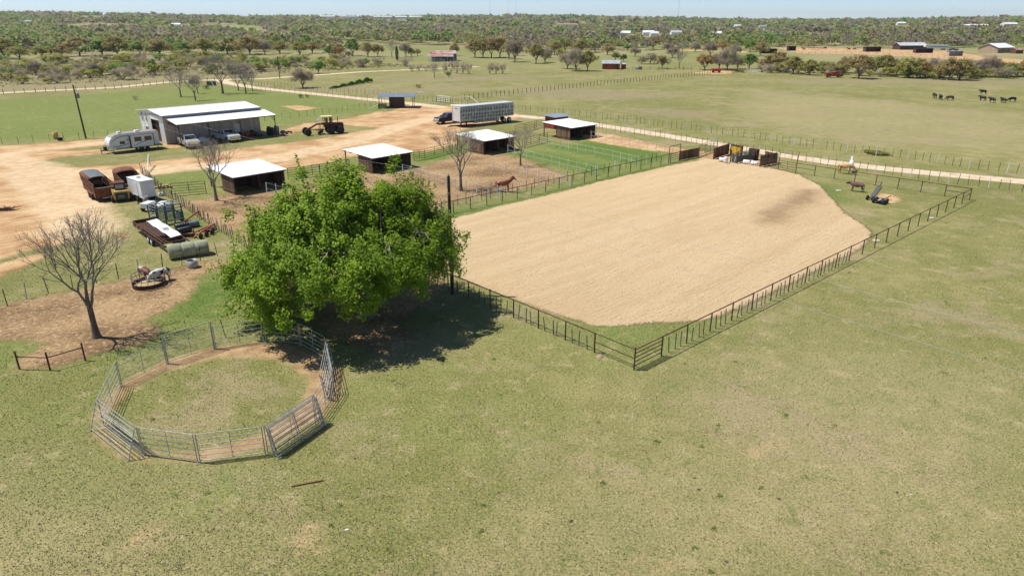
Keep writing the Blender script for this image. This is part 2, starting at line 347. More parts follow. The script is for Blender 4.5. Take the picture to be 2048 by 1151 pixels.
LUSH = [
    [(-129.05, 161.04), (-128.73, 177.01), (-115.73, 186.84), (-103.46, 202.19), (-92.29, 216.69), (-80.64, 210.01), (-56.9, 189.46), (-34.4, 170.27), (-25.87, 162.01), (-31.34, 154.49), (-39.32, 142.82), (-45.74, 132.72), (-49.12, 125.09), (-64.51, 121.57), (-74.83, 118.24), (-84.4, 113.56), (-90.02, 110.15)],
    [(-7.88, 67.8), (-4.91, 69.37), (-1.31, 72.52), (4.43, 78.14), (11.1, 85.18), (18.77, 92.46), (23.84, 96.73), (23.17, 93.85), (18.33, 90.13), (10.86, 83.17), (4.34, 76.42), (-1.28, 71.23), (-4.76, 67.03), (-7.57, 64.82)],
    [(4.99, 112.56), (9.22, 109.21), (12.08, 114.06), (16.02, 112.56), (21.41, 106.48), (23.98, 100.58), (19.04, 93.85), (16.0, 92.12), (11.28, 86.67), (8.4, 90.45), (2.59, 98.24), (-1.06, 103.45)],
    [(-26.61, 48.97), (-24.64, 50.64), (-22.1, 51.22), (-16.26, 48.97), (-13.2, 43.13), (-15.16, 40.65), (-19.41, 40.65), (-23.05, 41.45), (-23.28, 44.94)],
    [(4.08, 40.26), (7.38, 40.65), (12.06, 41.04), (12.94, 40.65), (9.0, 37.35), (7.26, 36.02), (5.39, 37.69)],
    [(-46.58, 85.77), (-43.53, 88.84), (-39.86, 91.11), (-37.02, 87.28), (-34.67, 76.9), (-39.04, 76.42), (-43.84, 81.52)],
    [(-30.42, 88.84), (-25.79, 93.85), (-21.72, 97.48), (-20.4, 91.11), (-24.28, 87.9), (-27.73, 84.31)],
    [(-15.12, 101.39), (-11.86, 105.6), (-7.68, 112.56), (-6.85, 105.6), (-10.36, 98.24), (-13.62, 95.63)],
    [(-35.67, 41.45), (-31.39, 37.69), (-29.7, 37.01), (-28.49, 34.78), (-29.99, 33.31)],
    [(-25.04, 41.45), (-20.73, 41.45), (-15.16, 40.65), (-11.77, 37.69), (-16.2, 39.87), (-19.1, 39.12), (-21.27, 37.69), (-23.62, 34.78), (-24.73, 35.7)],
]
LUSH_WEAK = [
    [(-25.81, 29.71), (-21.59, 31.17), (-18.73, 26.7), (-16.1, 25.37), (-13.29, 25.01), (-11.27, 25.55), (-12.94, 23.16), (-17.83, 24.48), (-22.9, 25.55)],
    [(-9.5, 34.47), (-0.66, 33.31), (1.94, 30.19), (-0.57, 27.51), (-4.28, 28.8), (-8.49, 31.17)],
    [(-1.92, 44.94), (1.18, 40.65), (5.23, 36.35), (4.5, 35.08), (0.8, 37.69), (-2.13, 41.45)],
    [(39.05, 92.12), (40.75, 86.67), (39.73, 78.89), (36.4, 74.08), (37.3, 81.52)],
    [(-5.75, 60.78), (-5.52, 60.78), (-5.5, 60.47)],
]
VIVID = [
    [(5.35, 111.59), (9.22, 109.21), (12.45, 113.56), (16.5, 110.15), (21.0, 104.3), (23.36, 99.4), (19.04, 93.85), (15.75, 94.91), (11.56, 101.39), (6.67, 106.48)],
    [(-1.05, 102.21), (3.88, 104.3), (7.8, 100.58), (12.22, 94.55), (13.73, 90.45), (11.03, 87.28), (8.46, 91.11), (3.29, 97.48)],
    [(-7.37, 67.8), (-1.3, 72.3), (4.41, 77.89), (11.06, 84.89), (18.71, 92.12), (22.45, 95.27), (22.06, 93.5), (18.33, 90.13), (10.86, 83.17), (4.34, 76.42), (-1.28, 71.23), (-7.19, 65.91)],
    [(-14.64, 100.58), (-10.92, 103.88), (-7.87, 109.21), (-7.62, 105.6), (-10.44, 99.01), (-13.76, 96.73)],
    [(-25.3, 47.38), (-22.39, 48.97), (-20.27, 46.38), (-20.4, 42.28), (-22.91, 41.86)],
    [(-35.53, 67.8), (-33.84, 69.78), (-27.1, 60.78), (-26.94, 59.23)],
    [(37.27, 82.89), (38.58, 80.98), (36.95, 74.08), (35.35, 72.96)],
]
SCRUB = [
    [(-153.87, 177.01), (-319.9, 375.8), (-260.76, 365.97), (-233.81, 408.63), (-182.27, 420.86), (-118.16, 365.97), (-85.34, 262.31), (-102.6, 245.9), (-113.92, 233.35), (-121.91, 214.98), (-143.24, 197.77)],
    [(-42.82, 199.22), (-33.2, 210.01), (-21.83, 214.98), (-10.09, 223.8), (-9.56, 211.64), (-20.14, 197.77), (-30.27, 190.8), (-38.12, 189.46)],
    [(-47.81, 239.46), (-35.86, 250.38), (-22.39, 257.41), (-4.33, 257.41), (13.98, 262.31), (4.45, 243.72), (-20.52, 235.35), (-39.08, 227.53)],
    [(-3.45, 203.71), (11.61, 216.69), (32.06, 200.7), (50.46, 189.46), (28.41, 177.01), (7.22, 181.8)],
    [(-67.77, 206.81), (-52.56, 216.69), (-41.62, 223.8), (-45.97, 200.7), (-59.31, 197.77)],
    [(90.22, 239.46), (126.03, 243.72), (178.1, 235.35), (164.4, 216.69), (122.33, 223.8), (90.8, 223.8)],
    [(24.8, 161.04), (43.7, 154.49), (39.73, 139.79), (28.85, 145.98)],
]
STRAW = [
    [(10.4, 33.31), (20.41, 37.01), (28.33, 33.31), (18.34, 19.02), (12.69, 20.28), (4.94, 19.02), (0.47, 19.02), (3.81, 24.48), (11.02, 26.7)],
    [(-22.16, 24.48), (-16.05, 23.16), (-11.34, 20.28), (-12.42, 17.91), (-19.28, 17.91)],
    [(68.51, 203.71), (108.19, 147.61), (78.84, 105.6), (56.42, 115.08), (47.75, 139.79)],
    [(-18.84, 365.97), (7.38, 408.63), (21.26, 402.77), (-5.81, 347.77)],
    [(6.62, 599.23), (175.09, 531.84), (165.87, 503.47), (6.11, 552.58)],
]
def zones(P):
    def mx(polys, far): 
        o = np.full(len(P), -far)
        for q in polys: o = np.maximum(o, poly_sd(P, q, far))
        return o
    z = {}
    z['sand'] = mx(SAND, 6.0); z['damp'] = mx(DAMP, 4.0)
    z['road'] = np.maximum(np.maximum(line_sd(P, ROAD_N, 1.7), line_sd(P, ROAD_W, 1.9)), line_sd(P, ROAD_FAR, 2.0))
    z['vivid'] = mx(VIVID, 5.0); z['scrape'] = mx(SCRAPE, 3.0); z['dirt'] = mx(DIRT, 6.0); z['brown'] = mx(BROWN, 6.0); z['lush'] = np.maximum(mx(LUSH, 8.0), np.minimum(mx(LUSH_WEAK, 8.0), -1.2)); z['scrub'] = mx(SCRUB, 8.0); z['straw'] = mx(STRAW, 8.0)
    rr = np.hypot(P[:, 0] - PEN_C[0], P[:, 1] - PEN_C[1]); an = np.arctan2(P[:, 1] - PEN_C[1], P[:, 0] - PEN_C[0])
    wd = 1.45 + 0.75 * np.cos(an - 0.9)
    z['pen'] = np.clip(np.minimum(rr - (PEN_R - wd), PEN_R - 0.15 - rr), -3, 3)
    z['track'] = np.maximum(line_sd(P, [(-76.02, 97.48), (-74.22, 105.6), (-69.44, 109.21), (-65.55, 114.06)], 1.6, 4.0),
                 np.maximum(line_sd(P, [(-15.05, 145.98), (-21.19, 131.39), (-26.48, 112.56), (-33.76, 99.4), (-41.66, 93.85), (-50.24, 87.9), (-59.26, 88.84), (-72.25, 98.24), (-80.34, 101.39)], 2.6, 5.0),
                            line_sd(P, [(-63.19, 88.84), (-53.71, 78.89), (-45.93, 69.78), (-40.34, 62.41)], 3.3, 6.0)))
    return z

def axis(fine0, fine1, step, lo, hi, g):
    a = list(np.arange(fine0, fine1 + step / 2, step))
    s, v = step, a[-1]
    while v < hi: s *= g; v += s; a.append(v)
    s, v, b = step, a[0], []
    while v > lo: s *= g; v -= s; b.append(v)
    return np.array(b[::-1] + a)
gx = axis(-72, 72, 0.8, -9000, 9000, 1.035)
gy = axis(16, 150, 0.7, -300, 11000, 1.03)
XX, YY = np.meshgrid(gx, gy); GP = np.stack([XX.ravel(), YY.ravel()], 1)
GZ = hills(GP[:, 0], GP[:, 1])
nx, ny = len(gx), len(gy)
gq = np.array([[j * nx + i, j * nx + i + 1, (j + 1) * nx + i + 1, (j + 1) * nx + i] for j in range(ny - 1) for i in range(nx - 1)], dtype=np.int32)
gm = bpy.data.meshes.new('ground')
gm.vertices.add(len(GP)); gm.vertices.foreach_set('co', np.column_stack([GP, GZ]).astype(np.float32).ravel())
gm.loops.add(gq.size); gm.loops.foreach_set('vertex_index', gq.ravel())
gm.polygons.add(len(gq)); gm.polygons.foreach_set('loop_start', np.arange(0, gq.size, 4, dtype=np.int32))
gm.update(calc_edges=True); gm.polygons.foreach_set('use_smooth', np.ones(len(gq), bool))
for k_, v_ in zones(GP).items():
    a_ = gm.attributes.new('z_' + k_, 'FLOAT', 'POINT'); a_.data.foreach_set('value', v_.astype(np.float32))

def noise(t, vec, scale, detail=4.0, rough=0.6, dist=0.0):
    n = nd(t, 'ShaderNodeTexNoise'); n.inputs['Scale'].default_value = scale; n.inputs['Detail'].default_value = detail
    n.inputs['Roughness'].default_value = rough; n.inputs['Distortion'].default_value = dist
    t.links.new(vec, n.inputs['Vector']); return n.outputs['Fac']
def math_(t, op, a, b=None, c=None):
    n = nd(t, 'ShaderNodeMath', operation=op)
    for i, q in enumerate((a, b, c)):
        if q is None: continue
        if isinstance(q, (int, float)): n.inputs[i].default_value = q
        else: t.links.new(q, n.inputs[i])
    return n.outputs[0]
def rangef(t, v, a, b, c=0.0, d=1.0, smooth=True):
    n = nd(t, 'ShaderNodeMapRange'); n.interpolation_type = 'SMOOTHSTEP' if smooth else 'LINEAR'
    n.inputs['From Min'].default_value = a; n.inputs['From Max'].default_value = b
    n.inputs['To Min'].default_value = c; n.inputs['To Max'].default_value = d
    t.links.new(v, n.inputs['Value']); return n.outputs[0]
def mixc(t, f, a, b):
    n = nd(t, 'ShaderNodeMix', data_type='RGBA')
    if isinstance(f, (int, float)): n.inputs[0].default_value = f
    else: t.links.new(f, n.inputs[0])
    for i, q in ((6, a), (7, b)):
        if isinstance(q, tuple): n.inputs[i].default_value = c4(q)
        else: t.links.new(q, n.inputs[i])
    return n.outputs[2]
def attr(t, name):
    n = nd(t, 'ShaderNodeAttribute'); n.attribute_name = name; return n.outputs['Fac']
def zone_f(t, name, nz, amp, w):
    s = math_(t, 'ADD', attr(t, 'z_' + name), math_(t, 'MULTIPLY', math_(t, 'SUBTRACT', nz, 0.5), amp))
    return rangef(t, s, -w, w)

def grass_colour(t, pos, lush, scrub, straw):
    big = noise(t, pos, 0.045, 4, 0.55); mid = noise(t, pos, 0.35, 5, 0.6); fine = noise(t, pos, 9.0, 4, 0.75); clump = noise(t, pos, 1.6, 4, 0.7)
    huge = noise(t, pos, 0.012, 3, 0.5)
    green, dry, pale, dark = (0.165, 0.168, 0.048), (0.305, 0.262, 0.112), (0.47, 0.41, 0.215), (0.115, 0.122, 0.042)
    f1 = rangef(t, math_(t, 'ADD', math_(t, 'MULTIPLY', big, 0.5), math_(t, 'MULTIPLY', mid, 0.5)), 0.40, 0.70)
    c = mixc(t, f1, green, dry)
    c = mixc(t, rangef(t, straw, -8, 6, 0.0, 0.5), c, (0.36, 0.30, 0.165))
    c = mixc(t, rangef(t, noise(t, pos, 0.11, 5, 0.65, 0.5), 0.52, 0.64, 0.0, 0.65), c, (0.31, 0.245, 0.145))
    c = mixc(t, math_(t, 'MULTIPLY', rangef(t, math_(t, 'ADD', lush, math_(t, 'MULTIPLY', math_(t, 'SUBTRACT', mid, 0.5), 9)), -3, 2.5), rangef(t, clump, 0.3, 0.62, 0.45, 0.95)), c, (0.135, 0.188, 0.036))
    c = mixc(t, rangef(t, math_(t, 'ADD', scrub, math_(t, 'MULTIPLY', math_(t, 'SUBTRACT', mid, 0.5), 12)), -4, 4, 0.0, 0.7), c, mixc(t, clump, (0.21, 0.165, 0.095), (0.30, 0.25, 0.15)))
    patchy = noise(t, pos, 0.75, 6, 0.72, 0.4)
    c = mixc(t, rangef(t, patchy, 0.54, 0.68, 0.0, 0.6), c, (0.40, 0.335, 0.185))
    c = mixc(t, rangef(t, patchy, 0.46, 0.34, 0.0, 0.6), c, (0.135, 0.165, 0.042))
    c = mixc(t, rangef(t, fine, 0.50, 0.70, 0.0, 0.75), c, pale)
    c = mixc(t, rangef(t, fine, 0.50, 0.31, 0.0, 0.6), c, dark)
    c = mixc(t, rangef(t, clump, 0.62, 0.78, 0.0, 0.5), c, (0.36, 0.30, 0.16))
    c = mixc(t, rangef(t, clump, 0.34, 0.22, 0.0, 0.5), c, (0.105, 0.145, 0.034))
    return c, fine, mid, clump, huge, big

gmat, t, pb = new_mat('ground_surface', 0.95, 0, 0.12)
geo = nd(t, 'ShaderNodeNewGeometry'); pos = geo.outputs['Position']
gc, fine, mid, clump, huge, big = grass_colour(t, pos, attr(t, 'z_lush'), attr(t, 'z_scrub'), attr(t, 'z_straw'))
# far country: patchwork of pasture, bare and grey-brown ground
sep = nd(t, 'ShaderNodeSeparateXYZ'); t.links.new(pos, sep.inputs[0])
farf = rangef(t, sep.outputs['Y'], 260, 420)
patch = noise(t, pos, 0.006, 4, 0.6)
fc = mixc(t, rangef(t, patch, 0.40, 0.60), (0.19, 0.215, 0.068), (0.30, 0.26, 0.14))
fc = mixc(t, rangef(t, noise(t, pos, 0.011, 2, 0.5), 0.60, 0.68, 0, 0.7), fc, (0.40, 0.31, 0.19))
gc = mixc(t, math_(t, 'MULTIPLY', farf, 0.75), gc, fc)
gc = mixc(t, math_(t, 'MULTIPLY', zone_f(t, 'vivid', mid, 6.0, 1.6), rangef(t, clump, 0.3, 0.6, 0.35, 0.9)), gc, mixc(t, fine, (0.055, 0.115, 0.014), (0.115, 0.185, 0.032)))
ragged = noise(t, pos, 0.9, 6, 0.68); ragged2 = noise(t, pos, 0.22, 5, 0.62)
edge = math_(t, 'ADD', math_(t, 'ADD', math_(t, 'MULTIPLY', ragged, 0.45), math_(t, 'MULTIPLY', ragged2, 0.3)), math_(t, 'MULTIPLY', noise(t, pos, 4.5, 4, 0.7), 0.25))
gc = mixc(t, math_(t, 'MULTIPLY', zone_f(t, 'scrape', noise(t, pos, 2.2, 5, 0.75), 1.6, 0.35), 0.75), gc, mixc(t, rangef(t, noise(t, pos, 6, 4, 0.7), 0.3, 0.7), (0.34, 0.235, 0.12), (0.52, 0.385, 0.21)))
# brown trampled soil
soil = mixc(t, rangef(t, ragged2, 0.3, 0.7), (0.19, 0.112, 0.058), (0.40, 0.27, 0.14))
soil = mixc(t, rangef(t, noise(t, pos, 3.4, 5, 0.75), 0.50, 0.66, 0, 0.85), soil, (0.58, 0.43, 0.235))
soil = mixc(t, rangef(t, noise(t, pos, 2.6, 6, 0.78, 0.6), 0.47, 0.33, 0, 0.9), soil, (0.085, 0.048, 0.026))
fb = zone_f(t, 'brown', edge, 5.5, 0.5)
gc = mixc(t, fb, gc, soil)
# tan yard dirt
dirt = mixc(t, rangef(t, ragged2, 0.32, 0.66), (0.38, 0.21, 0.095), (0.58, 0.40, 0.215))
dirt = mixc(t, rangef(t, noise(t, pos, 0.5, 5, 0.7, 0.8), 0.60, 0.72, 0, 0.6), dirt, (0.28, 0.145, 0.06))
dirt = mixc(t, rangef(t, noise(t, pos, 7, 4, 0.7), 0.5, 0.75, 0, 0.35), dirt, (0.63, 0.47, 0.29))
mq0 = nd(t, 'ShaderNodeMapping'); mq0.inputs['Rotation'].default_value = (0, 0, -0.87); t.links.new(pos, mq0.inputs[0])
mq = nd(t, 'ShaderNodeMapping'); mq.inputs['Scale'].default_value = (0.07, 1.0, 1.0); t.links.new(mq0.outputs[0], mq.inputs[0])
ruts = noise(t, mq.outputs[0], 1.5, 5, 0.7, 0.3)
dirt = mixc(t, rangef(t, ruts, 0.52, 0.66, 0, 0.75), dirt, (0.27, 0.145, 0.062))
dirt = mixc(t, rangef(t, ruts, 0.44, 0.30, 0, 0.6), dirt, (0.66, 0.49, 0.29))
fd = zone_f(t, 'dirt', edge, 5.5, 0.4)
gc = mixc(t, fd, gc, dirt)
pale_dirt = mixc(t, rangef(t, noise(t, pos, 0.8, 5, 0.7), 0.35, 0.65), (0.55, 0.39, 0.22), (0.69, 0.54, 0.35))
ft = zone_f(t, 'track', edge, 5.0, 1.0)
pale_dirt = mixc(t, rangef(t, ruts, 0.54, 0.66, 0, 0.6), pale_dirt, (0.40, 0.25, 0.12))
gc = mixc(t, math_(t, 'MULTIPLY', ft, 0.75), gc, pale_dirt)
# round pen ring
fp = zone_f(t, 'pen', noise(t, pos, 1.1, 5, 0.7), 1.5, 0.45)
gc = mixc(t, math_(t, 'MULTIPLY', fp, 0.92), gc, mixc(t, rangef(t, ragged, 0.3, 0.7), (0.28, 0.165, 0.085), (0.47, 0.32, 0.18)))
# gravel road with two wheel paths
fr = zone_f(t, 'road', edge, 1.6, 0.25)
gc = mixc(t, fr, gc, mixc(t, rangef(t, noise(t, pos, 0.6, 5, 0.7), 0.3, 0.7), (0.50, 0.37, 0.235), (0.68, 0.57, 0.42)))
# arena sand, harrowed along its length
mp0 = nd(t, 'ShaderNodeMapping'); mp0.inputs['Rotation'].default_value = (0, 0, -0.735); t.links.new(pos, mp0.inputs[0])
mp = nd(t, 'ShaderNodeMapping'); mp.inputs['Scale'].default_value = (0.10, 1.0, 1.0)
t.links.new(mp0.outputs[0], mp.inputs[0]); stre = noise(t, mp.outputs[0], 5.0, 4, 0.7)
streb = noise(t, mp.outputs[0], 0.5, 3, 0.6)
clod = noise(t, pos, 5.5, 5, 0.82)
sand = mixc(t, rangef(t, streb, 0.32, 0.68), (0.65, 0.47, 0.262), (0.72, 0.535, 0.31))
sand = mixc(t, rangef(t, stre, 0.52, 0.72, 0, 0.6), sand, (0.80, 0.63, 0.40))
sand = mixc(t, rangef(t, stre, 0.46, 0.30, 0, 0.5), sand, (0.44, 0.285, 0.14))
sand = mixc(t, rangef(t, clod, 0.47, 0.32, 0, 0.85), sand, (0.27, 0.165, 0.08))
fdm = zone_f(t, 'damp', noise(t, pos, 0.6, 5, 0.7), 4.0, 1.8)
sand = mixc(t, math_(t, 'MULTIPLY', fdm, 0.8), sand, mixc(t, rangef(t, clod, 0.35, 0.6), (0.20, 0.12, 0.06), (0.40, 0.26, 0.14)))
fs = zone_f(t, 'sand', edge, 2.6, 0.22)
gc = mixc(t, fs, gc, sand)
t.links.new(gc, pb.inputs['Base Color'])
h1 = math_(t, 'MULTIPLY', fine, 0.03)
h2 = math_(t, 'MULTIPLY', math_(t, 'ADD', math_(t, 'MULTIPLY', stre, 0.20), math_(t, 'MULTIPLY', clod, 0.22)), fs)
h3 = math_(t, 'MULTIPLY', noise(t, pos, 2.4, 5, 0.7), math_(t, 'ADD', math_(t, 'MULTIPLY', fb, 0.13), math_(t, 'ADD', math_(t, 'MULTIPLY', fd, 0.08), 0.05)))
hh = math_(t, 'ADD', math_(t, 'ADD', h1, h2), h3)
bp = nd(t, 'ShaderNodeBump'); bp.inputs['Strength'].default_value = 0.9; bp.inputs['Distance'].default_value = 1.0
t.links.new(hh, bp.inputs['Height']); t.links.new(bp.outputs[0], pb.inputs['Normal'])
gm.materials.append(gmat)
ground = link('ground', gm); tag(ground, 'pasture, yard dirt, arena sand and gravel roads of the ranch', 'ground', kind='structure')

# grass tufts standing out of the near pasture
gtm, t, pb = new_mat('grass_tufts', 0.9, 0, 0.15)
geo = nd(t, 'ShaderNodeNewGeometry')
tc_, *_r = grass_colour(t, geo.outputs['Position'], attr(t, 'lush'), attr(t, 'scrub'), attr(t, 'straw'))
tv = attr(t, 'tint')
tc_ = mixc(t, rangef(t, tv, 0.3, 1.0, 0, 0.7), tc_, (0.50, 0.44, 0.24)); tc_ = mixc(t, rangef(t, tv, 0.5, 0.0, 0, 0.6), tc_, (0.19, 0.215, 0.07))
t.links.new(tc_, pb.inputs['Base Color'])
NT = 420000
yy = 17 + (85 - 17) * rng.random(NT) ** 1.5
xx = (rng.random(NT) * 2 - 1) * (0.80 * yy + 3)
TP = np.stack([xx, yy], 1); zt = zones(TP)
bare = np.maximum.reduce([zt['sand'] + 0.5, zt['dirt'] + 0.3, zt['brown'] + 0.6, zt['pen'] + 0.15, zt['road']])
keep = (bare < 0) | ((bare < 1.2) & (rng.random(NT) < 0.25))
keep &= zt['sand'] < 0.3
TP = TP[keep]; n = len(TP)
lushk = zt['lush'][keep]; scrk = zt['scrub'][keep]; strk = zt['straw'][keep]
an = rng.random(n) * 2 * np.pi; hgt_ = (0.02 + 0.06 * rng.random(n) ** 2) * np.where(lushk > 0, 1.35, 1.0); wid = 0.012 + 0.022 * rng.random(n)
lean = (rng.random((n, 2)) - 0.5) * 0.13
base = np.column_stack([TP, np.full(n, -0.01)])
dx = np.column_stack([np.cos(an) * wid, np.sin(an) * wid, np.zeros(n)])
tip = base + np.column_stack([lean, hgt_ + 0.01])
tri = np.stack([base - dx, base + dx, tip], 1)
tm = quads_mesh('grass', tri, gtm, {'tint': rng.random(n), 'lush': lushk, 'scrub': scrk, 'straw': strk}, k=3)
tag(link('grass', tm), 'short olive and straw coloured grass of the pasture', 'grass', kind='stuff')


# ------------------------------------------------------------------ vegetation
def foliage_mat(name, dark, mid, light, trans=0.35, rough=0.6, objvar=0.12):
    m = bpy.data.materials.new(name); m.use_nodes = True; t = m.node_tree
    p = t.nodes['Principled BSDF']; out = t.nodes['Material Output']
    p.inputs['Roughness'].default_value = rough; p.inputs['Specular IOR Level'].default_value = 0.25
    cr = nd(t, 'ShaderNodeValToRGB'); t.links.new(attr(t, 'tint'), cr.inputs[0])
    e = cr.color_ramp.elements; e[0].position = 0.0; e[0].color = c4(dark); e[1].position = 1.0; e[1].color = c4(light)
    q = e.new(0.5); q.color = c4(mid)
    oi = nd(t, 'ShaderNodeObjectInfo'); hs = nd(t, 'ShaderNodeHueSaturation'); t.links.new(cr.outputs[0], hs.inputs['Color'])
    t.links.new(rangef(t, oi.outputs['Random'], 0, 1, 1 - objvar, 1 + objvar, False), hs.inputs['Value'])
    t.links.new(rangef(t, oi.outputs['Random'], 0, 1, 0.49, 0.51, False), hs.inputs['Hue'])
    t.links.new(hs.outputs[0], p.inputs['Base Color'])
    if trans > 0:
        tr = nd(t, 'ShaderNodeBsdfTranslucent'); t.links.new(hs.outputs[0], tr.inputs['Color'])
        mx = nd(t, 'ShaderNodeMixShader'); mx.inputs[0].default_value = trans
        t.links.new(p.outputs[0], mx.inputs[1]); t.links.new(tr.outputs[0], mx.inputs[2]); t.links.new(mx.outputs[0], out.inputs['Surface'])
    return m
FM = {
    'elm': foliage_mat('bright_green_leaves', (0.105, 0.180, 0.010), (0.215, 0.320, 0.018), (0.36, 0.465, 0.040), 0.45),
    'green': foliage_mat('spring_green_leaves', (0.112, 0.194, 0.035), (0.194, 0.299, 0.058), (0.299, 0.411, 0.09), 0.5),
    'olive': foliage_mat('olive_bud_leaves', (0.218, 0.209, 0.06), (0.351, 0.325, 0.098), (0.499, 0.451, 0.151), 0.5),
    'tan': foliage_mat('tan_bud_leaves', (0.227, 0.17, 0.066), (0.365, 0.285, 0.115), (0.52, 0.415, 0.179), 0.5),
    'grey': foliage_mat('leafless_grey_twigs', (0.228, 0.19, 0.138), (0.369, 0.308, 0.224), (0.527, 0.448, 0.337), 0.5),
    'yellow': foliage_mat('yellow_green_leaves', (0.235, 0.241, 0.054), (0.373, 0.375, 0.084), (0.524, 0.517, 0.144), 0.5),
    'cedar': foliage_mat('dark_evergreen', (0.035, 0.055, 0.02), (0.065, 0.095, 0.032), (0.105, 0.14, 0.05), 0.25),
    'orange': foliage_mat('orange_tan_bud_leaves', (0.211, 0.126, 0.039), (0.365, 0.227, 0.075), (0.503, 0.332, 0.127), 0.5),
}

def leaf_quads(c, size, rg, up=0.4, asp=1.0, out=None):
    """diamond leaves at centres c (n,3), size (n,)"""
    n = len(c)
    nr = rg.normal(size=(n, 3)); nr[:, 2] = np.abs(nr[:, 2]) + up
    if out is not None:                     # leaves face outwards from the crown's centre
        o = c - np.array(out); o /= np.linalg.norm(o, axis=1)[:, None] + 1e-9
        nr = rg.normal(size=(n, 3)) * 0.5 + o * 0.9 + np.array([0, 0, up])
    nr /= np.linalg.norm(nr, axis=1)[:, None]
    a = np.cross(nr, rg.normal(size=(n, 3))); a /= np.linalg.norm(a, axis=1)[:, None] + 1e-9
    b = np.cross(nr, a); s = size[:, None]
    return np.stack([c - a * s, c - b * s * 0.55 * asp, c + a * s, c + b * s * 0.55 * asp], 1)

def clump_points(centres, rad, per, rg, zs=1.0):
    k = len(centres); d = rg.normal(size=(k, per, 3)); d /= np.linalg.norm(d, axis=2)[:, :, None]
    r = rg.random((k, per, 1)) ** 0.45
    q = d * r * rad[:, None, None]; q[:, :, 2] *= zs
    return (centres[:, None, :] + q).reshape(-1, 3)

def branch_path(mb, p0, p1, r0, r1, rg, n=5, sag=0.0, wob=0.12, sides=6):
    p0 = np.array(p0); p1 = np.array(p1); L = np.linalg.norm(p1 - p0); pts = []
    for i in range(n + 1):
        s = i / n; q = p0 + (p1 - p0) * s
        q = q + rg.normal(size=3) * L * wob * 0.3 * math.sin(math.pi * s); q[2] += sag * L * math.sin(math.pi * s)
        pts.append(q)
    for i in range(n):
        a, b = r0 + (r1 - r0) * i / n, r0 + (r1 - r0) * (i + 1) / n
        mb.tube(pts[i], pts[i + 1], a, b, sides, caps=(i == n - 1))
    return pts

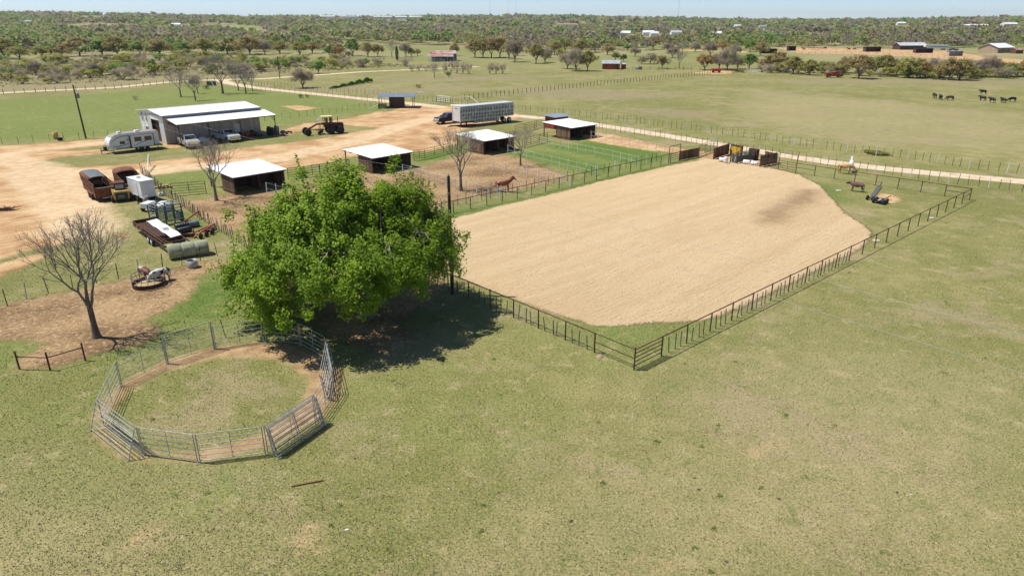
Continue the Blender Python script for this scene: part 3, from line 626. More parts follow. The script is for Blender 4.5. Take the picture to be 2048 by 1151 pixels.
# ---- the big green tree
def big_tree(loc):
    rg = np.random.default_rng(11)
    root = empty('shade_tree', (loc[0], loc[1], 0), 0, 'big bright green shade tree in full leaf between round pen and arena', 'tree')
    Rx, Ry, Ht = 7.8, 7.1, 9.3
    lob = rg.random(7) * 6.28
    def shell(az, el):     # radius factor of the crown outline
        f = 1 + 0.07 * np.sin(3 * az + lob[0]) + 0.06 * np.sin(5 * az + lob[1] + 2 * el) + 0.07 * np.sin(4 * el + lob[2] + 2 * az) + 0.05 * np.sin(9 * az + lob[3] + 5 * el)
        return f
    def pts(n, inner):
        az = rg.random(n) * 2 * np.pi
        s = rg.random(n) * 1.22 - 0.22
        el = np.arcsin(np.clip(s, -0.22, 1))
        f = shell(az, el)
        rr = f * (1 - inner * rg.random(n))
        cz = 3.1
        prof_ = np.where(s > 0, np.cos(el) ** 0.95 * (1 - 0.24 * np.sin(el)), np.cos(el))
        x = Rx * rr * prof_ * np.cos(az) + 1.3 * np.clip(np.sin(el), 0, 1) ** 3; y = Ry * rr * prof_ * np.sin(az)
        z = cz + np.where(s > 0, (Ht - cz) * rr * np.abs(np.sin(el)) ** 1.1, (cz - 0.2) * 2.8 * np.sin(el) * rr)
        # the right side rides higher and lets the trunk show
        z = z + np.clip(1 - s / 0.45, 0, 1) * 1.9 * np.clip(np.cos(az + 0.45), 0, 1)
        return np.stack([x, y, np.maximum(z, 0.7)], 1)
    bough = pts(88, 0.28)
    bc = (bough[:, None, :] + rg.normal(size=(88, 12, 3)) * np.array([0.75, 0.75, 0.6])).reshape(-1, 3); bc[:, 2] = np.maximum(bc[:, 2], 0.8)
    C = np.concatenate([bc, pts(210, 0.14), pts(90, 0.75)])
    C = C[(C[:, 0] / (Rx * 1.06)) ** 2 + (C[:, 1] / (Ry * 1.06)) ** 2 < 1]
    rad = 0.34 + 0.40 * rg.random(len(C))
    per = 125
    Lp = clump_points(C, rad, per, rg, 1.15)
    # upright sprigs that roughen the top
    top = C[(C[:, 2] > 5.0)]; top = top[rg.permutation(len(top))[:170]]
    sp = []
    for q in top:
        d = np.array([q[0] * 0.05, q[1] * 0.05, 1.0]) + rg.normal(size=3) * 0.28; L = 0.5 + 0.6 * rg.random(); m = 60
        s = rg.random((m, 1)); sp.append(q + d * s * L + rg.normal(size=(m, 3)) * 0.11 * (1.25 - s))
    sp = np.concatenate(sp)
    tint = np.concatenate([np.repeat(rg.random(len(C)) * 0.5, per) + rg.random(len(Lp)) * 0.5, 0.35 + 0.6 * rg.random(len(sp))])
    allp = np.concatenate([Lp, sp]); size = 0.065 + 0.055 * rg.random(len(allp))
    cm = quads_mesh('crown', leaf_quads(allp, size, rg, 0.55, 1.15, (0.5, 0, 3.2)), FM['elm'], {'tint': tint})
    link('crown', cm, root)
    tb = MB()
    tx = (1.6, -0.2)
    prof = [(0.75, -0.05), (0.60, 0.25), (0.50, 0.8), (0.48, 1.4), (0.42, 2.0)]
    tb.lathe(prof, (tx[0], tx[1], 0), 12)
    tb.build('trunk', M['bark'], root)
    lb = MB(); anchors = []
    for i in range(11):
        az = i * 2 * math.pi / 11 + rg.random() * 0.4; rr = 3.0 + 1.7 * rg.random()
        e = (tx[0] + rr * math.cos(az), tx[1] + rr * math.sin(az), 3.6 + 3.2 * rg.random())
        ps = branch_path(lb, (tx[0], tx[1], 1.7), e, 0.26, 0.11, rg, 6, 0.03)
        anchors += ps[3:]
    for q in (0, 1, 2):
        ps = branch_path(lb, (tx[0], tx[1], 1.8), (tx[0] + rg.normal() * 1.2, tx[1] + rg.normal() * 1.2, 7.3), 0.27, 0.10, rg, 6); anchors += ps[2:]
    A = np.array(anchors)
    for q in C[rg.permutation(len(C))[:420]]:
        a = A[np.argmin(np.linalg.norm(A - q, axis=1) + rg.random(len(A)) * 0.8)]
        branch_path(lb, a, q, 0.055, 0.014, rg, 3, 0.04, 0.2, 4)
    lb.build('limbs', M['bark_grey'], root)
    return root
big_tree((-11.3, 42.4))

# ---- leafless trees
def bare_mesh(name, h, seed, spread=0.55, levels=7, rmin=0.0065, trunk_r=None, fork=0.28, upb=0.25, mat='bark_grey'):
    rg = random.Random(seed); tb, lb = MB(), MB()
    tr = trunk_r or h * 0.0215
    def grow(p, d, L, r, lev):
        n = 3 if lev < 3 else 2
        q = p; dd = d.copy()
        for i in range(n):
            nd_ = (dd + Vector((rg.gauss(0, 0.11), rg.gauss(0, 0.11), rg.gauss(0, 0.07) + upb * 0.12))).normalized()
            e = q + nd_ * (L / n); r1 = max(rmin, r * (1 - 0.28 * (i + 1) / n)); r0 = max(rmin, r * (1 - 0.28 * i / n))
            lb.tube(q, e, r0, r1, 6 if r > 0.06 else (4 if r > 0.025 else 3), caps=False)
            q = e; dd = nd_
            if lev >= 2 and lev < levels and rg.random() < 0.75:      # side twig
                sd = (dd + Vector((rg.gauss(0, 1), rg.gauss(0, 1), rg.gauss(0, 0.6))) * 0.75).normalized()
                grow(q, sd, L * 0.55, max(rmin, r * 0.42), max(lev + 2, levels - 1))
        if lev >= levels: return
        k = 2 if rg.random() < 0.72 else 3
        base = rg.random() * 6.28
        ax = dd.orthogonal().normalized(); bx = dd.cross(ax)
        for i in range(k):
            a = base + i * 2 * math.pi / k + rg.gauss(0, 0.3); s = spread * (0.65 + 0.6 * rg.random())
            nd_ = (dd + (ax * math.cos(a) + bx * math.sin(a)) * s + Vector((0, 0, upb * 0.5))).normalized()
            grow(q, nd_, L * (0.70 + 0.18 * rg.random()), r * (0.60 + 0.12 * rg.random()), lev + 1)
    th = h * fork
    tb.lathe([(tr * 1.9, -0.03), (tr * 1.35, th * 0.12), (tr * 1.05, th * 0.4), (tr * 0.95, th)], (0, 0, 0), 8)
    k = 4
    for i in range(k):
        a = i * 2 * math.pi / k + rg.random(); s = spread * (0.7 + 0.5 * rg.random())
        grow(Vector((0, 0, th * (0.88 + 0.1 * (i % 2)))), Vector((math.cos(a) * s, math.sin(a) * s, 1)).normalized(), h * 0.225, tr * 0.66, 1)
    zmax = max(q[2] for q in lb.v); k_ = (h - th) / (zmax - th)
    lb.v = [(x * k_ ** 0.5, y * k_ ** 0.5, th + (z - th) * k_) if z > th else (x, y, z) for x, y, z in lb.v]
    return tb.mesh('trunk', M['bark']), lb.mesh('crown', M[mat])

def put_bare(loc, meshes, rz, label, s=1.0, group=None, name='leafless_tree'):
    e = empty(name, (loc[0], loc[1], 0), rz, label, 'tree', group)
    e.scale = (s, s, s)
    link('trunk', meshes[0], e); link('crown', meshes[1], e)
    return e
B1 = bare_mesh('bare_a', 7.9, 5, 0.42, 7, upb=0.32); B2 = bare_mesh('bare_b', 6.9, 9, 0.40, 7, upb=0.3); B3 = bare_mesh('bare_c', 6.4, 15, 0.45, 7, upb=0.3)
put_bare((-26.09, 38.83), B1, 0.4, 'large leafless pecan tree in the dirt beside the round pen')
put_bare((-32.7, 73.86), B3, 1.9, 'leafless tree beside the horse shelter nearest the scrap yard', 1.05)
put_bare((-5.98, 78.64), B2, 0.0, 'tall leafless tree in the dirt paddock left of the chestnut horse', 1.06)
put_bare((1.16, 93.15), B3, 4.1, 'small leafless tree at the edge of the green paddock right of the chestnut horse', 0.80)
F1 = bare_mesh('bare_far_a', 11, 21, 0.6, 7, 0.016); F2 = bare_mesh('bare_far_b', 8, 25, 0.55, 6, 0.016)
put_bare((-79.18, 193.53), F1, 0.3, 'tallest leafless tree in the field behind the white barn', 0.98)
put_bare((-86.51, 184.28), F2, 1.3, 'leafless tree behind the white barn, leftmost of its clump', 0.90)
put_bare((-79.08, 175.85), F2, 2.9, 'leafless tree just behind the ridge of the white barn', 0.84)
put_bare((-72.88, 193.53), F2, 4.0, 'broad leafless tree beside the dirt lane, right of the tallest one', 0.95)
put_bare((-78.17, 202.19), F2, 5.2, 'thin leafless tree between the tallest bare tree and the lane', 0.72)
put_bare((-73.63, 200.7), F2, 0.9, 'rightmost leafless tree of the clump behind the barn', 0.68)
put_bare((-86.03, 193.53), F2, 3.4, 'small leafless tree half hidden behind another bare tree, behind the barn', 0.62)
put_bare((-27.25, 250.38), F2, 2.2, 'small leafless tree alone in the pasture before the blue-grey barn', 0.66)
put_bare((-64.86, 388.82), F1, 2.2, 'bare spreading tree left of the thin cypress', 0.86)
put_bare((69.83, 299.19), F1, 0.7, 'pale leafless tree between the tan oaks behind the big pasture', 0.68)
put_bare((103.9, 440.62), F2, 1.7, 'lone leafless tree in the far field beyond the hedgerow', 0.98)

# ---- leafy trees of the middle distance, a few shared shapes per kind
def leafy_meshes(kind, seed, ncl, per, leaf, flat=0.8, lowcut=0.25, twiggy=False):
    rg = np.random.default_rng(seed)          # unit tree: height 1, radius ~0.42
    az = rg.random(ncl) * 6.283; s = rg.random(ncl) * 1.5 - 0.5; rr = 0.72 + 0.28 * rg.random(ncl)
    rr[: ncl // 4] *= 0.6
    wob = 1 + 0.18 * np.sin(2 * az + seed) + 0.12 * np.sin(5 * az + 2 * seed)
    el = np.arcsin(np.clip(s, -0.6, 1))
    C = np.stack([0.44 * rr * wob * np.cos(el) * np.cos(az), 0.44 * rr * wob * np.cos(el) * np.sin(az), 0.50 + lowcut * 0.35 + (0.42 - 0.3 * lowcut) * rr * np.sin(el)], 1)
    C[:, 2] = np.clip(C[:, 2], lowcut * 0.8, 0.93)
    rad = 0.075 + 0.075 * rg.random(ncl)
    P = clump_points(C, rad, per, rg, 0.9)
    size = leaf * (0.7 + 0.6 * rg.random(len(P)))
    tint = np.repeat(rg.random(ncl) * 0.55, per) + 0.45 * rg.random(len(P))
    if twiggy:
        q = leaf_quads(P, size * 1.8, rg, 0.4, 0.12, (0, 0, 0.45))
        q[:, :, 2] += 0
    else: q = leaf_quads(P, size, rg, 0.55, 1.2, (0, 0, 0.45))
    cm = quads_mesh('crown', q, FM[kind], {'tint': tint})
    mb = MB(); fk = max(0.14, lowcut * 0.75)
    mb.lathe([(0.042, -0.005), (0.028, 0.03), (0.024, fk)], (0, 0, 0), 7)
    for i in range(6):
        a = i * 6.283 / 6 + rg.random(); e = (0.26 * math.cos(a), 0.26 * math.sin(a), 0.55 + 0.25 * rg.random())
        branch_path(mb, (0, 0, fk * 0.9), e, 0.016, 0.005, rg, 3, 0.02, 0.2, 4)
    return mb.mesh('trunk', M['bark']), cm
LV = {}
for kd_, args in {'tan': (70, 34, 0.031), 'olive': (70, 34, 0.031), 'green': (66, 34, 0.034), 'orange': (66, 34, 0.031), 'yellow': (56, 28, 0.034), 'cedar': (50, 30, 0.036)}.items():
    LV[kd_] = [leafy_meshes(kd_, 100 + 7 * i + len(kd_) * 31, *args, lowcut=(0.18, 0.10, 0.04)[i]) for i in range(3)]
LV['grey'] = [leafy_meshes('grey', 300 + i, 80, 60, 0.036, lowcut=(0.2, 0.1, 0.05)[i], twiggy=True) for i in range(3)]
_kn = {'tan': 'tan-budding oak', 'olive': 'olive-leaved oak', 'green': 'fresh green tree', 'orange': 'rust-tan oak', 'grey': 'grey leafless tree', 'yellow': 'yellow-green tree', 'cedar': 'dark evergreen tree'}
def grove(place, group, lst, nm='oak_tree'):
    """lst: (ground point, height m, kind, width factor, shape index)"""
    cnt = {}; tot = {}
    for q in lst: tot[q[2]] = tot.get(q[2], 0) + 1
    for loc, h, kd, w, ix in sorted(lst, key=lambda q: q[0][0] / q[0][1]):
        i = cnt.get(kd, 0); cnt[kd] = i + 1
        lab = (('only ' if tot[kd] == 1 else ordw(i) + ' ') + _kn[kd] + ('' if tot[kd] == 1 else ' from the left') + ' ' + place)
        e = empty({'grey': 'grey_tree', 'green': 'green_tree', 'cedar': 'evergreen_tree', 'yellow': 'yellow_tree'}.get(kd, 'oak_tree'), (loc[0], loc[1], float(hills(loc[0], loc[1]))), random.random() * 6.28, lab, 'tree', group)
        if 'black cows' in place and ix == 0 and h < 8: ix = 1
        e.scale = (h * w * 1.15, h * w * 1.15, h)
        t_, c_ = LV[kd][ix]
        link('trunk', t_, e); link('crown', c_, e)
grove('in the hedgerow behind the black cows', 'trees of the hedgerow behind the cow pasture', [
    ((105.07, 283.87),7.7,'tan',1.15,1),((103.13, 286.81),6.27,'tan',1.2,2),((105.31, 267.39),6.57,'olive',1.15,1),((109.25, 262.31),5.59,'olive',1.2,0),
    ((119.18, 272.67),4.72,'yellow',1.1,1),((124.63, 278.16),4.07,'grey',1.2,1),((127.2, 272.67),6.16,'tan',1.2,2),((119.7, 245.9),8.18,'tan',1.1,0),((134.58, 264.83),6.86,'green',1.0,2),
    ((136.83, 262.31),7.31,'olive',1.1,1),((141.43, 262.31),5.93,'tan',1.1,2),((137.82, 248.12),7.59,'olive',1.0,2),((143.43, 250.38),6.5,'orange',1.0,2),((147.91, 252.68),6.73,'grey',1.1,1),
    ((148.8, 248.12),6.61,'grey',1.0,2),((146.95, 239.46),7.66,'tan',1.0,2),((150.49, 239.46),7.5,'olive',1.0,2),((163.34, 252.68),6.06,'grey',1.1,1),((169.64, 255.02),7.63,'grey',1.0,0),
    ((177.49, 259.83),5.02,'tan',1.2,2),((178.59, 255.02),5.27,'olive',1.2,2),((184.54, 257.41),5.49,'tan',1.2,2),((188.07, 255.02),5.95,'grey',1.2,2)])
grove('behind the red cabin and big pasture', 'trees behind the red cabin', [
    ((1.45, 347.77),10.47,'grey',0.85,0),((11.22, 335.24),9.02,'olive',0.9,1),((24.83, 420.86),8.24,'tan',1.1,0),((25.42, 283.87),9.18,'grey',0.9,2),((22.97, 296.0),7.43,'grey',1.0,1),((29.99, 283.87),8.25,'olive',0.85,1),
    ((52.05, 361.25),4.28,'green',0.9,2),((53.77, 347.77),4.13,'cedar',0.9,2),((98.27, 503.47),9.15,'tan',1.3,1),((63.75, 331.26),5.24,'grey',1.3,2),((62.72, 299.19),5.35,'tan',1.1,1),((59.82, 331.26),3.5,'grey',1.4,2),
    ((78.03, 289.81),6.33,'orange',1.15,0),((87.15, 289.81),9.18,'grey',0.9,2),((85.66, 296.0),6.65,'grey',1.1,2),((98.07, 296.0),6.27,'green',1.15,1),((93.31, 296.0),5.1,'grey',1.1,2),((15.79, 343.49),6.78,'grey',1.0,1),((25.21, 365.97),6.01,'yellow',1.0,1)])
grove('near the rusty-roofed blue-grey barn', 'trees around the far barn', [
    ((-98.37, 388.82),6.5,'green',1.0,1),((-92.6, 386.15),7.08,'orange',1.05,2),((-88.7, 391.54),3.6,'grey',1.3,2),((-79.45, 397.08),8.3,'tan',1.05,0),((-74.98, 402.77),6.85,'tan',1.0,0),
    ((-58.48, 397.08),7.79,'grey',0.9,0),((-55.45, 397.08),4.69,'olive',1.0,1),((-53.63, 408.63),4.02,'tan',1.1,1),((-32.63, 408.63),7.21,'tan',0.8,0),
    ((-20.13, 391.54),9.97,'tan',0.95,0),((-15.57, 386.15),10.58,'olive',0.9,0),((-11.01, 386.15),10.83,'tan',0.9,0),((-6.53, 391.54),10.98,'tan',0.95,0),((-1.57, 375.8),9.34,'olive',0.9,1),((-90.23, 408.63),9.6,'green',1.0,1),((-144.3, 420.86),8.24,'grey',1.0,0)])
grove('in the brushy field beyond the far road', 'trees in the brushy field', [
    ((-131.68, 262.31),5.76,'green',0.75,1),((-73.21, 270.01),5.03,'green',1.0,2),((-61.96, 210.01),5.93,'grey',1.05,1),((-151.32, 257.41),4.81,'grey',1.1,0),((-150.63, 262.31),4.2,'olive',1.1,2),((-142.79, 267.39),3.57,'grey',1.2,1),((-169.94, 262.31),4.2,'yellow',1.4,2),((-175.09, 262.31),5.24,'grey',1.0,1),((-140.66, 289.81),3.66,'grey',1.3,1)])

_rb = np.random.default_rng(58)
BELT = [(3.12, 408.63), (11.53, 462.29), (19.06, 386.15), (34.52, 469.98), (38.59, 408.63), (53.18, 462.29), (55.79, 420.86), (75.22, 469.98), (68.82, 402.77), (96.52, 447.61), (86.16, 386.15), (117.25, 462.29), (112.37, 408.63), (137.09, 469.98), (126.55, 408.63), (152.5, 462.29), (140.74, 408.63)]
grove('in the loose belt before the far woods', 'loose tree belt before the far woods', [(q, 4.5 + 4.5 * _rb.random(), ['grey', 'tan', 'olive', 'green', 'grey'][int(_rb.random() * 5)], 1.1, 1 + int(_rb.random() * 2)) for q in BELT])
EDGE = [(-268.55, 380.9), (-253.83, 370.82), (-252.04, 386.15), (-248.01, 397.08), (-245.16, 408.63), (-235.76, 414.65), (-223.88, 408.63), (-217.32, 420.86), (-199.76, 408.63), (-193.88, 427.25), (-176.75, 414.65), (-171.24, 433.83), (-153.06, 420.86), (-139.64, 433.83), (-123.85, 420.86), (-121.93, 440.62)]
grove('along the near edge of the left woods', 'trees along the left wood edge', [(q, 6.0 + 5.0 * _rb.random(), ['green', 'tan', 'olive', 'green', 'olive'][int(_rb.random() * 5)], 1.4, 1 + int(_rb.random() * 2)) for q in EDGE])
# cypress by the far barn
cy = empty('cypress_tree', (-56.98, 356.64), 0, 'thin dark cypress left of the rusty-roofed barn', 'tree')
rg_ = np.random.default_rng(4); nz_ = rg_.random(900); P_ = np.stack([np.zeros(900), np.zeros(900), 0.6 + 6.4 * nz_], 1)
a_ = rg_.random(900) * 6.28; r_ = 0.85 * np.sqrt(rg_.random(900)) * np.sin(np.pi * np.clip(nz_ * 0.9 + 0.12, 0, 1)) ** 0.6
P_[:, 0] += r_ * np.cos(a_); P_[:, 1] += r_ * np.sin(a_)
link('crown', quads_mesh('crown', leaf_quads(P_, 0.18 + 0.1 * rg_.random(900), rg_, 0.3), FM['cedar'], {'tint': rg_.random(900)}), cy)
MB().tube((0, 0, 0), (0, 0, 1.2), 0.14, 0.1, 7).build('trunk', M['bark'], cy)

# shrubs of the brushy field
def shrub_mesh(kind, seed, n, leaf, twiggy=False):
    rg = np.random.default_rng(seed); k = 16
    az = rg.random(k) * 6.283; C = np.stack([0.42 * np.sqrt(rg.random(k)) * np.cos(az), 0.42 * np.sqrt(rg.random(k)) * np.sin(az), 0.35 + 0.5 * rg.random(k)], 1)
    P = clump_points(C, 0.12 + 0.12 * rg.random(k), n // k, rg)
    P[:, 2] = np.maximum(P[:, 2], 0.03)
    q = leaf_quads(P, leaf * (0.7 + 0.6 * rg.random(len(P))) * (1.7 if twiggy else 1), rg, 0.4, 0.14 if twiggy else 1.2, (0, 0, 0.25))
    cm = quads_mesh('foliage', q, FM[kind], {'tint': np.repeat(rg.random(k) * 0.5, n // k) + 0.5 * rg.random(len(P))})
    mb = MB()
    for i in range(6): branch_path(mb, (0, 0, -0.01), (0.3 * math.cos(i * 1.05), 0.3 * math.sin(i * 1.05), 0.6), 0.02, 0.006, rg, 2, 0, 0.2, 3)
    return mb.mesh('stems', M['bark_grey']), cm
SH = {'yellow': [shrub_mesh('yellow', 40 + i, 960, 0.040) for i in range(3)], 'grey': [shrub_mesh('grey', 50 + i, 1600, 0.040, True) for i in range(3)],
      'green': [shrub_mesh('green', 60 + i, 960, 0.042) for i in range(2)], 'olive': [shrub_mesh('olive', 70 + i, 960, 0.040) for i in range(2)], 'cedar': [shrub_mesh('cedar', 80, 700, 0.04)]}
def along_pts(pts, f):
    L = [math.dist(pts[i], pts[i + 1]) for i in range(len(pts) - 1)]; s = f * sum(L)
    for i, d in enumerate(L):
        if s <= d: return (pts[i][0] + (pts[i + 1][0] - pts[i][0]) * s / d, pts[i][1] + (pts[i + 1][1] - pts[i][1]) * s / d)
        s -= d
    return pts[-1]
def put_shrub(loc, h, w, kd, label, group=None, i=0):
    e = empty('shrub', (loc[0], loc[1], 0), random.random() * 6.28, label, 'shrub', group); e.scale = (w, w, h)
    s_, c_ = SH[kd][i % len(SH[kd])]; link('stems', s_, e); link('foliage', c_, e)
_sl = {'yellow': 'low yellow-green shrub in the brushy field beyond the far dirt road', 'grey': 'low grey leafless shrub in the brushy field beyond the far dirt road',
       'green': 'low green shrub in the brushy field beyond the far dirt road', 'olive': 'low olive shrub in the brushy field beyond the far dirt road'}
SHRUB_BAND = [(-160.68, 210.01), (-156.46, 216.69), (-134.16, 231.38), (-120.92, 248.12), (-109.25, 262.31), (-88.62, 272.67), (-76.27, 283.87), (-60.01, 302.45), (-42.82, 316.21), (-93.02, 347.77), (-115.2, 356.64), (-163.87, 397.08), (-189.22, 375.8), (-217.0, 356.64), (-248.04, 347.77), (-256.32, 339.32)]
rs = np.random.default_rng(33); cand = np.array(SHRUB_BAND); lo_, hi_ = cand.min(0), cand.max(0)
pts_ = lo_ + rs.random((9000, 2)) * (hi_ - lo_); pts_ = pts_[poly_sd(pts_, SHRUB_BAND) > 0]
pts_ = pts_[(rs.random(len(pts_)) < np.clip(1.2 - np.abs(pts_[:, 0] + 130) / 260, 0.15, 1))][:250]
for i, q in enumerate(pts_):
    kd = ['yellow', 'grey', 'yellow', 'olive', 'grey', 'green', 'grey'][int(rs.random() * 7)]
    h = 1.7 + 3.2 * rs.random() ** 1.6; put_shrub(q, h, h * (1.3 + 0.7 * rs.random()), kd, _sl[kd].replace('beyond the far dirt road', 'left of the pole behind the camper' if q[0] / q[1] < -0.62 else ('above the white barn' if q[0] / q[1] < -0.44 else ('left of the far pole' if q[0] / q[1] < -0.33 else 'right of the far pole'))), 'shrubs of the brushy field, ' + kd, i)
for i, (px_, h, kd) in enumerate([((-39.33, 280.99),2.6,'grey'),((-36.94, 283.87),2.9,'grey'),((-33.83, 280.99),2.7,'grey'),((-31.3, 286.81),2.4,'grey'),((-25.35, 270.01),4.6,'grey'),((-23.3, 272.67),5.0,'grey'),((-20.81, 270.01),5.2,'grey'),((-18.54, 270.01),5.0,'grey'),((-16.12, 267.39),4.6,'grey'),((-8.24, 267.39),4.2,'grey'),((-6.0, 267.39),4.6,'grey'),((-3.56, 267.39),4.4,'grey')]):
    put_shrub(px_, h, 3.2, kd, 'upright grey brush along the lane before the far barn', 'brush along the lane', i)
put_shrub((-22.32, 250.38), 2.6, 2.0, 'green', 'small round green shrub alone in the pasture before the far barn')
put_shrub((-27.57, 210.01), 1.2, 2.2, 'olive', 'low dark clump of brush in the middle pasture')
put_shrub((-54.56, 181.8), 1.1, 1.7, 'yellow', 'left one of two small yellow-green shrubs beside the lane')
put_shrub((-53.1, 183.03), 0.9, 1.3, 'olive', 'right one of two small shrubs beside the lane')
put_shrub((-95.39, 178.18), 1.1, 2.0, 'grey', 'grey twiggy clump in the green field behind the barn')
put_shrub((-89.38, 206.81), 1.3, 2.6, 'yellow', 'yellow-flowering shrub between the bare trees behind the barn')
for i, px_ in enumerate([(54.02, 103.03), (54.36, 102.21), (54.9, 101.8)]): put_shrub(px_, 0.45, 3.0, 'yellow', 'low green shrub growing in the roadside fence', 'green shrubs in the roadside fence', i)
# understorey of the hedgerow behind the cows
hq_ = [(95.65, 275.39), (102.37, 272.67), (115.43, 267.39), (128.12, 255.02), (136.4, 250.38), (141.93, 241.57), (152.51, 239.46), (170.05, 248.12), (184.12, 245.9)]
for i in range(46):
    q = along_pts(hq_, (i + rs.random()) / 46); kd = ['grey', 'olive', 'grey', 'yellow', 'grey', 'green'][int(rs.random() * 6)]
    h = 1.8 + 2.4 * rs.random(); put_shrub((q[0], q[1] + rs.normal() * 2.5 + 4), h, h * 1.7, kd, 'low ' + {'grey': 'grey twiggy', 'olive': 'olive', 'yellow': 'yellow-green', 'green': 'green'}[kd] + ' bush filling the hedgerow behind the black cows', 'bushes of the hedgerow, ' + kd, i)
# low brush and dead grass between the shrubs, uncountable
nb_ = 2600; pb_ = lo_ + rs.random((nb_ * 4, 2)) * (hi_ - lo_); pb_ = pb_[poly_sd(pb_, SHRUB_BAND) > -4][:nb_]; nb_ = len(pb_)
hb_ = 0.5 + 0.9 * rs.random(nb_) ** 2
cb_ = clump_points(np.column_stack([pb_, hb_ * 0.45]), hb_ * 0.9, 26, rs, 0.5); cb_[:, 2] = np.maximum(cb_[:, 2], 0.02)
brm = foliage_mat('low_brush', (0.26, 0.205, 0.135), (0.34, 0.31, 0.15), (0.36, 0.355, 0.12), 0.35)
tag(link('low_brush', quads_mesh('low_brush', leaf_quads(cb_, 0.13 + 0.12 * rs.random(len(cb_)), rs, 0.3, 0.7), brm, {'tint': np.clip(np.repeat(rs.random(nb_), 26) + 0.1 * rs.normal(size=len(cb_)), 0, 1)})), 'low tan and olive brush covering the field beyond the far road', 'brush', kind='stuff')
# clipped evergreen row in the middle pasture
hd = MB(); P_ = []
for a, b in [((-52.58, 206.81), (-45.59, 231.38))]:
    a, b = np.array(a), np.array(b); u = rs.random(5200)
    w = 1.1 + 0.5 * np.sin(u * 23) + 0.3 * np.sin(u * 61); hh_ = (0.7 + 1.1 * u) * (0.8 + 0.25 * np.sin(u * 31))
    off = (rs.random(5200) - 0.5) * 2 * w
    P_ = np.column_stack([a[0] + (b[0] - a[0]) * u + off * 0.4, a[1] + (b[1] - a[1]) * u + off, hh_ * np.sqrt(1 - (off / w / 1.05) ** 2) * rs.random(5200) ** 0.3])
hg = empty('evergreen_hedge', tuple((np.array((-52.58, 206.81)) + np.array((-45.59, 231.38))) / 2), 0, 'long dark green hedge row in the middle pasture', 'hedge')
P_[:, 0] -= hg.location.x; P_[:, 1] -= hg.location.y
link('foliage', quads_mesh('foliage', leaf_quads(P_, 0.14 + 0.1 * rs.random(5200), rs, 0.3), FM['green'], {'tint': 0.3 + 0.7 * rs.random(5200)}), hg)

# where the far buildings stand: (bearing, distance, roof, length)
far_h = [(30, 1500, 'white_roof', 26), (95, 1900, 'grey_roof', 30), (185, 1300, 'blue_roof', 14), (440, 1250, 'white_roof', 14), (705, 2350, 'white_roof', 46), (745, 2500, 'grey_roof', 70), (800, 2450, 'white_roof', 60), (845, 2450, 'white_roof', 90), (890, 2600, 'white_roof', 30), (1205, 900, 'grey_roof', 16), (1222, 905, 'white_roof', 12), (1262, 930, 'white_roof', 14), (1272, 880, 'white_roof', 10), (1310, 930, 'grey_roof', 14), (1380, 880, 'white_roof', 15), (1240, 2500, 'tan_wall', 50), (1416, 1500, 'white_roof', 16), (1700, 1600, 'white_roof', 18), (1830, 1250, 'white_roof', 36), (1888, 1300, 'white_roof', 26), (1990, 1000, 'white_roof', 10), (1120, 1500, 'tan_wall', 40), (1460, 1450, 'grey_roof', 14)]
